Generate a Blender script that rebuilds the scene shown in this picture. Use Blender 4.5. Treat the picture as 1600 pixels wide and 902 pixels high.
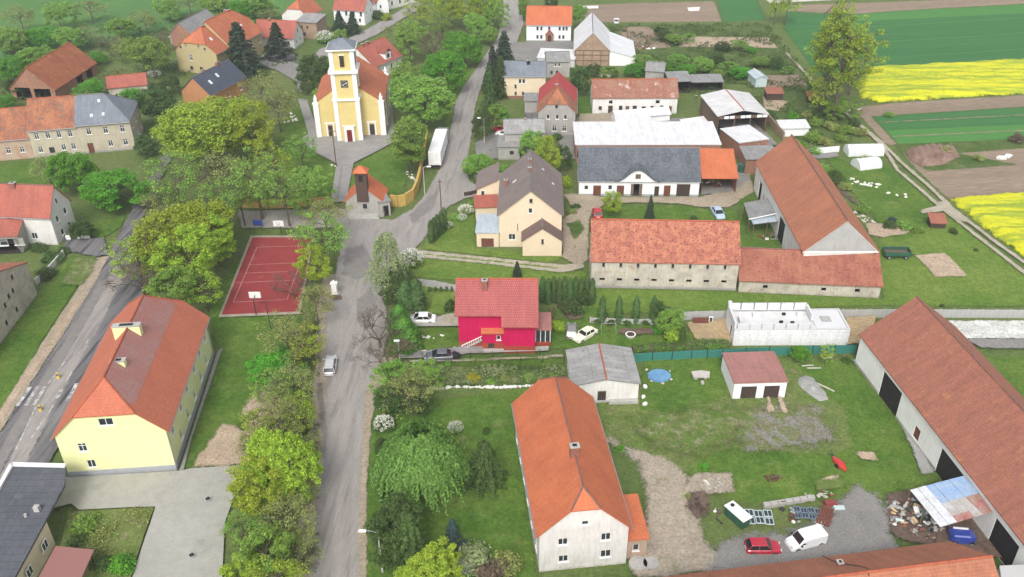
import bpy, bmesh, math, random
import numpy as np
from mathutils import Vector, Matrix
from mathutils.geometry import tessellate_polygon
PI = math.pi
R = math.radians
scene = bpy.context.scene
for o in list(bpy.data.objects):
    bpy.data.objects.remove(o)
COL = scene.collection
# ------------------------------------------------------------------ camera
CAM_H, CAM_F, CAM_P, CAM_R = 77.0, 1398.5, R(31.94), R(-0.61)   # height, focal length (px of 1600), pitch below horizon, roll
_F = Vector((0, math.cos(CAM_P), -math.sin(CAM_P)))
_R0 = Vector((1, 0, 0)); _U0 = Vector((0, math.sin(CAM_P), math.cos(CAM_P)))
_R = math.cos(CAM_R)*_R0 + math.sin(CAM_R)*_U0
_U = -math.sin(CAM_R)*_R0 + math.cos(CAM_R)*_U0
cam_data = bpy.data.cameras.new("camera")
cam = bpy.data.objects.new("camera", cam_data); COL.objects.link(cam)
cam_data.sensor_width = 36.0
cam_data.lens = 36.0*CAM_F/1600.0
cam_data.clip_start = 0.5; cam_data.clip_end = 6000
m3 = Matrix((_R, _U, -_F)).transposed()
cam.matrix_world = Matrix.Translation((0, 0, CAM_H)) @ m3.to_4x4()
scene.camera = cam
# ------------------------------------------------------------------ daylight (overcast)
SUN_EL, SUN_AZ = R(46), R(190)      # azimuth clockwise from +Y
world = bpy.data.worlds.new("World"); scene.world = world
world.use_nodes = True
wn = world.node_tree.nodes; wl = world.node_tree.links
bg = wn["Background"]
sky = wn.new("ShaderNodeTexSky"); sky.sky_type = 'NISHITA'; sky.sun_disc = False
sky.sun_elevation = SUN_EL; sky.sun_rotation = SUN_AZ
sky.air_density = 1.0; sky.dust_density = 4.0; sky.ozone_density = 1.0
hs = wn.new("ShaderNodeHueSaturation"); hs.inputs['Saturation'].default_value = 0.30   # cloud veil: nearly colourless sky light
wl.new(sky.outputs[0], hs.inputs['Color']); wl.new(hs.outputs[0], bg.inputs['Color'])
bg.inputs['Strength'].default_value = 0.15
sun_d = bpy.data.lights.new("sun", 'SUN'); sun_d.energy = 1.0; sun_d.angle = R(16); sun_d.color = (1.0, 0.965, 0.91)
sun = bpy.data.objects.new("sun", sun_d); COL.objects.link(sun)
_sd = Vector((math.sin(SUN_AZ)*math.cos(SUN_EL), math.cos(SUN_AZ)*math.cos(SUN_EL), math.sin(SUN_EL)))
sun.rotation_euler = _sd.to_track_quat('Z', 'Y').to_euler()
scene.view_settings.view_transform = 'Standard'; scene.view_settings.look = 'None'
scene.view_settings.exposure = 0.72; scene.view_settings.gamma = 1.0
scene.cycles.transparent_max_bounces = 24
# ------------------------------------------------------------------ pixel -> place
def at(px, py, z=0.0):
    """the point at height z that the photograph shows at pixel (px, py)"""
    d = _F + _R*((px-800)/CAM_F) + _U*((451-py)/CAM_F)
    t = (z-CAM_H)/d.z
    return Vector((d.x*t, d.y*t, z))
def ppm(p):
    """pixels per metre at a point"""
    return CAM_F/((Vector(p)-Vector((0, 0, CAM_H))).dot(_F))
# ------------------------------------------------------------------ tagging
def tag(o, label=None, cat=None, group=None, kind=None):
    if label: o['label'] = label
    if cat: o['category'] = cat
    if group: o['group'] = group
    if kind: o['kind'] = kind
    return o
def empty(name, loc, rz=0.0, label=None, cat=None, group=None):
    o = bpy.data.objects.new(name, None); COL.objects.link(o)
    o.location = loc; o.rotation_euler = (0, 0, rz); o.empty_display_size = .5
    return tag(o, label, cat, group)
def place(name, mesh, parent=None, loc=(0, 0, 0), rot=(0, 0, 0), scale=(1, 1, 1)):
    o = bpy.data.objects.new(name, mesh); COL.objects.link(o)
    o.parent = parent; o.location = loc; o.rotation_euler = rot; o.scale = scale
    return o
def copy_tree(o, parent=None):
    c = o.copy(); COL.objects.link(c); c.parent = parent
    for ch in list(o.children):
        copy_tree(ch, c)
    return c
# ------------------------------------------------------------------ mesh collector
class MB:
    def __init__(s): s.v = []; s.f = []; s.m = []; s.uv = {}
    def face(s, pts, mi=0, uv=None):
        n = len(s.v); s.v += [tuple(p) for p in pts]; s.f.append(tuple(range(n, n+len(pts)))); s.m.append(mi)
        if uv: s.uv[len(s.f)-1] = uv
    def box(s, x0, x1, y0, y1, z0, z1, mi=0, M=None, taper=0):
        t = taper
        P = [(x0, y0, z0), (x1, y0, z0), (x1, y1, z0), (x0, y1, z0), (x0+t, y0+t, z1), (x1-t, y0+t, z1), (x1-t, y1-t, z1), (x0+t, y1-t, z1)]
        if M: P = [tuple(M @ Vector(p)) for p in P]
        n = len(s.v); s.v += P
        for q in ((0, 3, 2, 1), (4, 5, 6, 7), (0, 1, 5, 4), (1, 2, 6, 5), (2, 3, 7, 6), (3, 0, 4, 7)):
            s.f.append(tuple(n+i for i in q)); s.m.append(mi)
    def prism(s, pts, z0, z1, mi=0):
        n = len(s.v); k = len(pts)
        s.v += [(p[0], p[1], z0) for p in pts] + [(p[0], p[1], z1) for p in pts]
        s.f.append(tuple(n+i for i in reversed(range(k)))); s.m.append(mi)
        s.f.append(tuple(n+k+i for i in range(k))); s.m.append(mi)
        for i in range(k):
            j = (i+1) % k; s.f.append((n+i, n+j, n+k+j, n+k+i)); s.m.append(mi)
    def slab(s, pts, th, mi=0, uvdir=None):
        """flat roof polygon given by its underside; th thick, measured straight up"""
        k = len(pts); n = len(s.v)
        s.v += [(p[0], p[1], p[2]+th) for p in pts] + [tuple(p) for p in pts]
        s.f.append(tuple(n+i for i in range(k))); s.m.append(mi)
        if uvdir:
            U, V = uvdir; s.uv[len(s.f)-1] = [(Vector(p).dot(U), Vector(p).dot(V)) for p in pts]
        s.f.append(tuple(n+k+i for i in reversed(range(k)))); s.m.append(mi)
        for i in range(k):
            j = (i+1) % k; s.f.append((n+i, n+j, n+k+j, n+k+i)); s.m.append(mi)
    def tube(s, a, b, r0, r1=None, n=6, mi=0, cap=True):
        a = Vector(a); b = Vector(b); r1 = r0 if r1 is None else r1
        d = (b-a)
        if d.length < 1e-6: return
        d.normalize(); x = d.orthogonal().normalized(); y = d.cross(x)
        k = len(s.v)
        for c, r in ((a, r0), (b, r1)):
            for i in range(n):
                t = 2*PI*i/n; s.v.append(tuple(c + x*(r*math.cos(t)) + y*(r*math.sin(t))))
        for i in range(n):
            j = (i+1) % n; s.f.append((k+i, k+j, k+n+j, k+n+i)); s.m.append(mi)
        if cap:
            s.f.append(tuple(k+i for i in reversed(range(n)))); s.m.append(mi)
            s.f.append(tuple(k+n+i for i in range(n))); s.m.append(mi)
    def rock(s, c, r, rng, mi=0, flat=.7):
        bm = bmesh.new(); bmesh.ops.create_icosphere(bm, subdivisions=1, radius=1)
        n = len(s.v)
        sx, sy = rng.uniform(.7, 1.25), rng.uniform(.7, 1.25); a = rng.uniform(0, PI)
        for v in bm.verts:
            q = v.co*rng.uniform(.78, 1.12)*r; x, y = q.x*sx, q.y*sy
            s.v.append((c[0]+x*math.cos(a)-y*math.sin(a), c[1]+x*math.sin(a)+y*math.cos(a), c[2]+q.z*flat))
        for f in bm.faces:
            s.f.append(tuple(n+v.index for v in f.verts)); s.m.append(mi)
        bm.free()
    def mesh(s, name, mats, smooth=False):
        me = bpy.data.meshes.new(name); me.from_pydata(s.v, [], s.f)
        if not isinstance(mats, (list, tuple)): mats = [mats]
        for m in mats: me.materials.append(m)
        if any(s.m): me.polygons.foreach_set('material_index', s.m)
        if s.uv:
            ul = me.uv_layers.new(name='UVMap')
            for fi, uv in s.uv.items():
                p = me.polygons[fi]
                for li, c in zip(p.loop_indices, uv): ul.data[li].uv = c
        if smooth: me.polygons.foreach_set('use_smooth', [True]*len(me.polygons))
        me.update(); return me
    def build(s, name, mats, parent=None, loc=(0, 0, 0), rot=(0, 0, 0), smooth=False):
        return place(name, s.mesh(name, mats, smooth), parent, loc, rot)
# ------------------------------------------------------------------ materials
def nodes_of(m):
    m.use_nodes = True; nt = m.node_tree
    return nt, nt.nodes, nt.links, nt.nodes['Principled BSDF']
def _noise(N, L, co, scale, detail=3, rough=.6, dist=0):
    n = N.new('ShaderNodeTexNoise'); n.inputs['Scale'].default_value = scale; n.inputs['Detail'].default_value = detail
    n.inputs['Roughness'].default_value = rough; n.inputs['Distortion'].default_value = dist
    L.new(co, n.inputs['Vector']); return n.outputs['Fac']
def _ramp(N, L, fac, stops):
    r = N.new('ShaderNodeValToRGB'); e = r.color_ramp.elements
    while len(e) < len(stops): e.new(.5)
    for i, (p, c) in enumerate(stops):
        e[i].position = p; e[i].color = (c[0], c[1], c[2], 1) if isinstance(c, (tuple, list)) else (c, c, c, 1)
    L.new(fac, r.inputs['Fac']); return r.outputs['Color']
def _mix(N, L, fac, a, b, mode='MIX'):
    m = N.new('ShaderNodeMix'); m.data_type = 'RGBA'; m.blend_type = mode
    for s, v in ((m.inputs[0], fac), (m.inputs[6], a), (m.inputs[7], b)):
        if isinstance(v, (int, float)): s.default_value = v
        elif isinstance(v, (tuple, list)): s.default_value = (v[0], v[1], v[2], 1)
        else: L.new(v, s)
    return m.outputs[2]
def _math(N, L, op, a, b=None, clamp=False):
    m = N.new('ShaderNodeMath'); m.operation = op; m.use_clamp = clamp
    for s, v in ((m.inputs[0], a), (m.inputs[1], b)):
        if v is None: continue
        if isinstance(v, (int, float)): s.default_value = v
        else: L.new(v, s)
    return m.outputs[0]
def _bump(N, L, B, h, strength, dist):
    b = N.new('ShaderNodeBump'); b.inputs['Strength'].default_value = strength; b.inputs['Distance'].default_value = dist
    L.new(h, b.inputs['Height']); L.new(b.outputs[0], B.inputs['Normal'])
def _scaleco(N, L, co, s, rz=0):
    mp = N.new('ShaderNodeMapping'); mp.vector_type = 'TEXTURE'; mp.inputs['Scale'].default_value = tuple(1/q for q in s); mp.inputs['Rotation'].default_value = (0, 0, rz)
    L.new(co, mp.inputs['Vector']); return mp.outputs[0]
def mat(name, c1, c2=None, scale=.6, rough=.85, bump=.25, bscale=6, lo=.35, hi=.65, c3=None, s3=2.5, t3=(.6, .7), fine=.14, stretch=None, metal=0, soft=False, spec=.3, rz=0, mid=0):
    m = bpy.data.materials.new(name); nt, N, L, B = nodes_of(m)
    tc = N.new('ShaderNodeTexCoord'); co = tc.outputs['Object']
    if stretch: co2 = _scaleco(N, L, co, stretch, rz)
    else: co2 = co
    c2 = c2 or tuple(x*.8 for x in c1)
    a = _ramp(N, L, _noise(N, L, co2, scale, 4), [(lo, c1), (hi, c2)])
    if c3: a = _mix(N, L, _ramp(N, L, _noise(N, L, co2, s3, 5, .65), [(t3[0], 0), (t3[1], 1)]), a, c3)
    fn = _noise(N, L, co2, bscale, 3, .7)
    v = _ramp(N, L, fn, [(.3, 1-fine), (.7, 1+fine)])
    a = _mix(N, L, 1.0, a, v, 'MULTIPLY')
    if mid:
        a = _mix(N, L, 1.0, a, _ramp(N, L, _noise(N, L, co2, .9, 5, .75), [(.34, 1-mid), (.66, 1+mid)]), 'MULTIPLY')
    L.new(a, B.inputs['Base Color']); B.inputs['Roughness'].default_value = rough; B.inputs['Metallic'].default_value = metal
    B.inputs['Specular IOR Level'].default_value = spec
    if bump: _bump(N, L, B, fn, bump, .05)
    if soft: _soft(N, L, co, B, nt)
    return m
def _soft(N, L, co, B, nt):
    """the ground cover thins out raggedly at the edge of its patch"""
    at_ = N.new('ShaderNodeAttribute'); at_.attribute_name = 'fade'
    n1 = _noise(N, L, co, .55, 5, .65); n2 = _noise(N, L, co, 4.0, 3, .7)
    s = _math(N, L, 'ADD', at_.outputs['Fac'], _math(N, L, 'MULTIPLY', _math(N, L, 'SUBTRACT', n1, .5), 1.1))
    s = _math(N, L, 'ADD', s, _math(N, L, 'MULTIPLY', _math(N, L, 'SUBTRACT', n2, .5), .5))
    n3 = _noise(N, L, co, 13.0, 2, .6)
    s = _math(N, L, 'ADD', s, _math(N, L, 'MULTIPLY', _math(N, L, 'SUBTRACT', n3, .5), .9))
    al = _ramp(N, L, s, [(.49, 0), (.51, 1)])
    L.new(al, B.inputs['Alpha'])
def _clay(c):
    return (c[0]*.86, c[1]*1.1, c[2]*1.2) if c and c[0] > 1.9*c[1] and c[0] > .36 else c
def roof_mat(name, c1, c2, c3=None, bw=.24, bh=.34, mortar=None, mort=.35, scale=.25, lo=.4, hi=.6, t3=(.6, .7), s3=.6, rough=.8, bump=.5, vary=.12, st3=None, streak=.17):
    c1, c2, c3 = _clay(c1), _clay(c2), _clay(c3)
    m = bpy.data.materials.new(name); nt, N, L, B = nodes_of(m)
    tc = N.new('ShaderNodeTexCoord'); uv = tc.outputs['UV']
    a = _ramp(N, L, _noise(N, L, uv, scale, 5, .65), [(lo, c1), (hi, c2)])
    if c3:
        u3 = _scaleco(N, L, uv, st3) if st3 else uv
        a = _mix(N, L, _ramp(N, L, _noise(N, L, u3, s3, 5, .7), [(t3[0], 0), (t3[1], 1)]), a, c3)
    b = N.new('ShaderNodeTexBrick'); L.new(uv, b.inputs['Vector'])
    b.inputs['Scale'].default_value = 1; b.inputs['Brick Width'].default_value = bw; b.inputs['Row Height'].default_value = bh
    b.inputs['Mortar Size'].default_value = .035; b.inputs['Mortar Smooth'].default_value = .3
    b.inputs['Color1'].default_value = (1-vary,)*3+(1,); b.inputs['Color2'].default_value = (1+vary,)*3+(1,)
    b.inputs['Mortar'].default_value = (mort,)*3+(1,)
    a = _mix(N, L, 1.0, a, b.outputs['Color'], 'MULTIPLY')
    fn = _noise(N, L, uv, 3.0, 4, .7)
    a = _mix(N, L, 1.0, a, _ramp(N, L, fn, [(.3, .86), (.7, 1.14)]), 'MULTIPLY')
    st = _noise(N, L, _scaleco(N, L, uv, (1.3, .16, 1)), 1.0, 5, .75)
    a = _mix(N, L, 1.0, a, _ramp(N, L, st, [(.3, 1-streak), (.7, 1+streak)]), 'MULTIPLY')
    L.new(a, B.inputs['Base Color']); B.inputs['Roughness'].default_value = rough; B.inputs['Specular IOR Level'].default_value = .25
    _bump(N, L, B, _mix(N, L, .5, b.outputs['Color'], fn), bump, .04)
    return m
def plaster(name, c1, c2, c3=None, t3=(.58, .68), s3=.7, streak=.12, dirt=(.12, .1, .08), base=1.2, **k):
    """rendered wall: mottled, rain streaks, splash dirt with its own ragged shape along the foot"""
    m = bpy.data.materials.new(name); nt, N, L, B = nodes_of(m)
    tc = N.new('ShaderNodeTexCoord'); co = tc.outputs['Object']
    a = _ramp(N, L, _noise(N, L, co, .45, 5, .65), [(.38, c1), (.66, c2)])
    if c3: a = _mix(N, L, _ramp(N, L, _noise(N, L, co, s3, 6, .72), [(t3[0], 0), (t3[1], 1)]), a, c3)
    st = _noise(N, L, _scaleco(N, L, co, (2.2, 2.2, .25)), 1.4, 4, .7)
    a = _mix(N, L, _math(N, L, 'MULTIPLY', _ramp(N, L, st, [(.5, 0), (.75, 1)]), streak*4), a, tuple(x*.55 for x in c2))
    sp = N.new('ShaderNodeSeparateXYZ'); L.new(co, sp.inputs[0])
    g = _math(N, L, 'ADD', _math(N, L, 'DIVIDE', sp.outputs[2], base), _math(N, L, 'MULTIPLY', _noise(N, L, co, 1.6, 5, .7), 1.4))
    a = _mix(N, L, _ramp(N, L, g, [(.62, .55), (1.0, 0)]), a, dirt)
    fn = _noise(N, L, co, 7, 4, .7)
    a = _mix(N, L, 1.0, a, _ramp(N, L, fn, [(.3, .93), (.7, 1.07)]), 'MULTIPLY')
    L.new(a, B.inputs['Base Color']); B.inputs['Roughness'].default_value = .9; B.inputs['Specular IOR Level'].default_value = .2
    _bump(N, L, B, fn, .3, .03)
    return m
def leaf_mat(name, c1, c2, c3=None, trans=.45, scale=.55):
    m = bpy.data.materials.new(name); nt, N, L, B = nodes_of(m)
    tc = N.new('ShaderNodeTexCoord'); oi = N.new('ShaderNodeObjectInfo')
    a = _ramp(N, L, _noise(N, L, tc.outputs['Object'], scale, 4, .7), [(.36, c1), (.64, c2)])
    geo = N.new('ShaderNodeNewGeometry')
    r = geo.outputs['Random Per Island']
    a = _mix(N, L, 1.0, a, _ramp(N, L, r, [(0, .62), (1, 1.38)]), 'MULTIPLY')
    h = N.new('ShaderNodeHueSaturation'); L.new(a, h.inputs['Color'])
    L.new(_math(N, L, 'ADD', .485, _math(N, L, 'MULTIPLY', oi.outputs['Random'], .03)), h.inputs['Hue'])
    L.new(_math(N, L, 'ADD', .85, _math(N, L, 'MULTIPLY', oi.outputs['Random'], .3)), h.inputs['Value'])
    a = h.outputs[0]
    L.new(a, B.inputs['Base Color']); B.inputs['Roughness'].default_value = .6; B.inputs['Specular IOR Level'].default_value = .25
    t = N.new('ShaderNodeBsdfTranslucent'); L.new(a, t.inputs['Color'])
    mx = N.new('ShaderNodeMixShader'); mx.inputs[0].default_value = trans
    L.new(B.outputs[0], mx.inputs[1]); L.new(t.outputs[0], mx.inputs[2])
    out = [n for n in N if n.type == 'OUTPUT_MATERIAL'][0]; L.new(mx.outputs[0], out.inputs['Surface'])
    return m
def plain(name, c, rough=.6, metal=0, spec=.4, coat=0):
    return mat(name, c, tuple(x*.88 for x in c), scale=1.5, rough=rough, metal=metal, bump=.05, bscale=9, fine=.05, spec=spec)
def paint(name, c):
    m = bpy.data.materials.new(name); nt, N, L, B = nodes_of(m)
    tc = N.new('ShaderNodeTexCoord')
    n = _noise(N, L, tc.outputs['Object'], 2.2, 4, .6)
    L.new(_mix(N, L, _ramp(N, L, n, [(.45, 0), (.8, .25)]), c, (.22, .2, .17)), B.inputs['Base Color'])
    B.inputs['Roughness'].default_value = .32; B.inputs['Coat Weight'].default_value = .5; B.inputs['Coat Roughness'].default_value = .12
    return m
def glass(name, c=(.02, .025, .03), rough=.08):
    m = bpy.data.materials.new(name); nt, N, L, B = nodes_of(m)
    tc = N.new('ShaderNodeTexCoord')
    L.new(_ramp(N, L, _noise(N, L, tc.outputs['Object'], 1.3, 2), [(.3, c), (.7, tuple(x*2.2 for x in c))]), B.inputs['Base Color'])
    B.inputs['Roughness'].default_value = rough; B.inputs['Specular IOR Level'].default_value = .6
    return m
MT = {}
def T(k): return MT[k]
# roofs
MT['r_orange'] = roof_mat('orange_clay_tiles', (.58, .135, .055), (.50, .115, .05), (.40, .11, .06), t3=(.62, .8), mort=.85, vary=.05, streak=.09)
MT['r_orange2'] = roof_mat('salmon_clay_tiles', (.56, .145, .065), (.48, .12, .06), (.34, .13, .08), t3=(.6, .75), mort=.65, vary=.08)
MT['r_school'] = roof_mat('violet_brown_roof_band', (.40, .17, .14), (.355, .155, .13), None, mort=.82, vary=.04, streak=.08)
MT['r_school_o'] = roof_mat('red_orange_sheet_tiles', (.53, .13, .068), (.49, .12, .065), None, mort=.82, vary=.04, streak=.08)
MT['r_oldred'] = roof_mat('old_mottled_clay_tiles', (.50, .155, .085), (.33, .115, .08), (.07, .045, .04), scale=.9, s3=2.6, t3=(.575, .60), mort=.78, vary=.12, lo=.44, hi=.56)
MT['r_link'] = roof_mat('weathered_brown_red_tiles', (.40, .13, .075), (.27, .09, .065), (.09, .05, .045), scale=.2, s3=2.4, t3=(.59, .62), mort=.75, vary=.12)
MT['r_brown'] = roof_mat('brown_weathered_tiles', (.325, .128, .085), (.275, .115, .082), (.46, .15, .07), scale=.5, s3=.5, t3=(.56, .68), mort=.8, vary=.10)
MT['r_long'] = roof_mat('faded_orange_barn_tiles', (.47, .145, .075), (.41, .13, .072), (.3, .12, .08), scale=.3, s3=.5, t3=(.6, .8), mort=.74, vary=.08)
MT['r_rust'] = roof_mat('rusty_orange_brown_tiles', (.42, .12, .05), (.30, .095, .05), (.5, .17, .06), scale=.2, s3=.35, t3=(.55, .68), mort=.6, vary=.12)
MT['r_pink'] = roof_mat('glazed_red_metal_tiles', (.43, .088, .075), (.39, .08, .07), None, bw=.3, bh=.4, mort=.55, vary=.04, rough=.5)
MT['r_red'] = roof_mat('bright_red_roofing', (.50, .06, .055), (.44, .055, .05), None, mort=.7, vary=.05)
MT['r_redtile'] = roof_mat('red_clay_tiles', (.47, .115, .075), (.40, .10, .07), (.3, .1, .07), t3=(.6, .8), mort=.62, vary=.08)
MT['r_slate'] = roof_mat('grey_slate', (.13, .145, .165), (.10, .112, .13), (.22, .23, .25), s3=1.8, t3=(.6, .7), bw=.35, bh=.3, mort=.55, vary=.25)
MT['r_blue'] = roof_mat('blue_grey_sheet_roof', (.185, .205, .235), (.155, .175, .205), (.28, .29, .31), s3=.8, t3=(.66, .75), mort=.8, bw=.6, bh=1.2, vary=.05)
MT['r_dark'] = roof_mat('anthracite_roof_tiles', (.075, .09, .12), (.065, .075, .10), None, mort=.7, vary=.06)
MT['r_taupe'] = roof_mat('taupe_roof_tiles', (.23, .185, .17), (.205, .165, .155), (.27, .23, .21), s3=.5, t3=(.6, .8), mort=.7, vary=.05)
MT['r_taupe2'] = roof_mat('brown_porch_tiles', (.19, .125, .11), (.16, .11, .10), None, mort=.65, vary=.07)
MT['r_grey'] = roof_mat('grey_fibre_cement_roof', (.26, .26, .255), (.21, .21, .205), (.13, .13, .125), s3=.9, t3=(.58, .7), bw=1.1, bh=1.2, mort=.72, vary=.06)
MT['r_grey2'] = roof_mat('stained_felt_roof', (.26, .255, .25), (.32, .315, .305), (.17, .165, .16), scale=.5, s3=1.2, t3=(.58, .66), bw=1.0, bh=3.4, mort=.6, vary=.08)
MT['r_felt'] = roof_mat('dark_bitumen_felt', (.095, .10, .115), (.08, .085, .10), (.13, .135, .145), s3=.5, t3=(.55, .7), bw=9, bh=1.0, mort=.6, vary=.05)
MT['r_white'] = roof_mat('white_sheet_roof', (.64, .64, .65), (.57, .575, .585), (.45, .45, .46), s3=.6, t3=(.6, .8), bw=1.0, bh=8, mort=.86, vary=.02, rough=.6)
MT['r_whitegrey'] = roof_mat('pale_grey_sheet_roof', (.60, .59, .585), (.52, .515, .515), (.42, .40, .39), s3=.5, t3=(.6, .8), bw=1.0, bh=2.4, mort=.85, vary=.03, rough=.6)
MT['r_metal'] = roof_mat('galvanised_roof', (.42, .48, .53), (.36, .42, .47), (.55, .58, .6), s3=.7, t3=(.6, .75), bw=.5, bh=9, mort=.8, vary=.03, rough=.45)
MT['r_brownflat'] = roof_mat('brown_bitumen_felt_roof', (.33, .155, .135), (.285, .14, .125), (.36, .2, .18), s3=.6, t3=(.6, .8), bw=9, bh=1.0, mort=.85, vary=.03)
MT['r_farm'] = roof_mat('lime_washed_old_tiles', (.37, .15, .095), (.30, .125, .085), (.55, .45, .4), scale=.25, s3=.28, t3=(.56, .66), mort=.6, vary=.18)
MT['r_oldorange'] = roof_mat('patched_orange_brown_tiles', (.46, .15, .07), (.27, .11, .07), (.2, .13, .10), scale=.25, s3=.5, t3=(.55, .62), mort=.6, vary=.2)
# walls
MT['w_yellow'] = plaster('pale_yellow_render', (.72, .73, .38), (.69, .70, .37), streak=.03, dirt=(.5, .5, .3), base=.6)
MT['w_church'] = plaster('ochre_yellow_render', (.64, .52, .22), (.58, .47, .20), streak=.05, dirt=(.4, .33, .17), base=1.0)
MT['w_white'] = plaster('old_white_limewash', (.70, .69, .66), (.60, .59, .56), (.42, .39, .34), t3=(.6, .72), streak=.12, dirt=(.25, .22, .18))
MT['w_lime'] = plaster('bright_limewash', (.80, .80, .78), (.74, .73, .70), (.5, .47, .42), t3=(.66, .74), streak=.08, dirt=(.3, .27, .22), base=1.0)
MT['w_white2'] = plaster('clean_white_render', (.78, .78, .78), (.74, .74, .74), streak=.04, dirt=(.4, .38, .35), base=.6)
MT['w_cream'] = plaster('cream_render', (.68, .57, .41), (.64, .53, .385), streak=.04, dirt=(.4, .34, .26), base=.8)
MT['w_pink'] = plaster('magenta_render', (.50, .008, .078), (.43, .008, .068), (.50, .03, .10), streak=.08, dirt=(.45, .02, .08), base=.4)
MT['w_old'] = plaster('crumbling_grey_plaster', (.52, .48, .40), (.36, .335, .285), (.37, .23, .15), t3=(.58, .63), s3=.9, streak=.14, dirt=(.22, .19, .15))
MT['w_mansion'] = plaster('weathered_beige_facade', (.48, .43, .33), (.40, .36, .28), (.33, .27, .20), t3=(.58, .68), streak=.12, dirt=(.2, .17, .13))
MT['w_peach'] = plaster('peeling_pinkish_facade', (.45, .34, .26), (.36, .29, .23), (.42, .24, .16), t3=(.5, .6), streak=.12, dirt=(.2, .17, .14))
MT['w_grey'] = plaster('bare_grey_render', (.37, .355, .33), (.31, .30, .275), (.24, .22, .2), t3=(.6, .7), streak=.12, dirt=(.18, .16, .14))
MT['w_concrete'] = plaster('pale_concrete', (.40, .40, .39), (.34, .34, .33), streak=.08, dirt=(.25, .24, .2), base=.4)
MT['w_ochregrey'] = plaster('dull_ochre_facade', (.44, .37, .20), (.40, .335, .185), streak=.06, dirt=(.25, .2, .13))
MT['w_brick'] = roof_mat('brick_masonry', (.34, .17, .11), (.27, .145, .10), (.40, .30, .22), bw=.5, bh=.16, s3=.5, t3=(.58, .66), mort=.8, vary=.15)
MT['w_stone'] = plaster('brown_rubble_stone', (.34, .24, .17), (.27, .19, .135), (.44, .36, .28), t3=(.56, .64), s3=1.6, streak=.08, dirt=(.15, .12, .09))
MT['w_block'] = roof_mat('white_aerated_blocks', (.74, .74, .75), (.68, .68, .70), None, bw=.6, bh=.25, mort=.82, vary=.05)
MT['w_concrete2'] = plaster('fresh_white_screed', (.62, .62, .61), (.52, .52, .51), streak=.02, dirt=(.5, .5, .5), base=.1)
MT['trim_grey2'] = plain('pale_grey_beam', (.55, .55, .55), .9)
MT['w_redbase'] = plain('brick_red_plinth_paint', (.32, .055, .03), .8)
MT['w_orangey'] = plaster('orange_brown_gable', (.46, .22, .10), (.4, .19, .09))
MT['w_yellow2'] = plaster('yellow_ochre_wall', (.55, .38, .10), (.44, .30, .10), (.36, .3, .2), t3=(.55, .7), streak=.1)
MT['trim_white'] = plain('white_trim', (.78, .78, .76), .6)
MT['trim_grey'] = plain('grey_plinth', (.36, .37, .39), .9)
MT['cap_o'] = mat('orange_ridge_tiles', (.45, .11, .05), (.3, .085, .05), scale=1.5, rough=.85)
MT['cap_d'] = mat('dark_mossy_ridge_tiles', (.13, .095, .085), (.25, .10, .07), scale=1.2, rough=.9)
MT['cap_g'] = mat('grey_ridge', (.18, .18, .18), (.13, .13, .135), scale=1.5, rough=.7)
MT['wood'] = mat('weathered_wood', (.16, .11, .075), (.11, .08, .055), scale=1.2, stretch=(6, 6, .6), rough=.9)
MT['wood_dark'] = mat('dark_wood', (.05, .035, .028), (.07, .05, .04), scale=1.2, stretch=(6, 6, .6), rough=.85)
MT['wood_brown'] = mat('brown_stained_wood', (.17, .065, .04), (.13, .05, .035), scale=1, stretch=(6, 6, .6), rough=.7)
MT['wood_pale'] = mat('pale_new_timber', (.55, .42, .25), (.45, .34, .2), scale=1, rough=.8)
MT['iron'] = plain('dark_iron', (.04, .04, .045), .5, .3)
MT['rust'] = mat('rusty_iron', (.20, .08, .04), (.12, .055, .035), scale=2, rough=.9)
MT['steel'] = plain('galvanised_steel', (.42, .43, .44), .45, .5)
MT['zinc'] = plain('zinc_gutter', (.30, .31, .33), .5, .3)
MT['copper'] = plain('dark_red_gutter', (.16, .05, .035), .6)
MT['glass'] = glass('window_glass')
MT['carglass'] = glass('car_glass', (.012, .014, .017), .05)
MT['brickc'] = mat('chimney_brick', (.28, .12, .08), (.20, .09, .065), scale=2, rough=.9)
MT['darkfloor'] = mat('trodden_dark_earth_floor', (.035, .03, .026), (.05, .042, .036), scale=1)
MT['turret'] = roof_mat('dark_sooty_brick', (.085, .06, .05), (.12, .075, .06), None, bw=.5, bh=.16, mort=.8, vary=.15)
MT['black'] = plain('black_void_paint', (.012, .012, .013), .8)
MT['gate_shade'] = mat('gate_interior_shade', (.016, .014, .015), (.024, .021, .02), scale=1.2, stretch=(6, 6, .6), rough=.9)  # near-black leaf colour stands in for the unlit barn interior
MT['l_weed'] = leaf_mat('weed_leaves', (.125, .19, .05), (.085, .135, .035))
MT['rubber'] = plain('black_rubber', (.018, .018, .02), .85)
MT['rim'] = plain('wheel_rim', (.38, .39, .40), .35, .6)
MT['concrete'] = mat('concrete', (.42, .41, .385), (.33, .32, .30), scale=1.1, rough=.95, c3=(.22, .21, .19), t3=(.62, .72))
MT['stone'] = mat('pale_field_stone', (.52, .49, .44), (.40, .37, .33), scale=2.2, rough=.95)
MT['stone_w'] = mat('white_stone', (.72, .70, .66), (.58, .56, .52), scale=2.2, rough=.95)
MT['bark'] = mat('bark', (.13, .105, .08), (.085, .068, .052), scale=3, stretch=(4, 4, .7), rough=.95)
MT['bark_pale'] = mat('pale_bark', (.34, .33, .29), (.20, .18, .155), scale=3, rough=.95)
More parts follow.
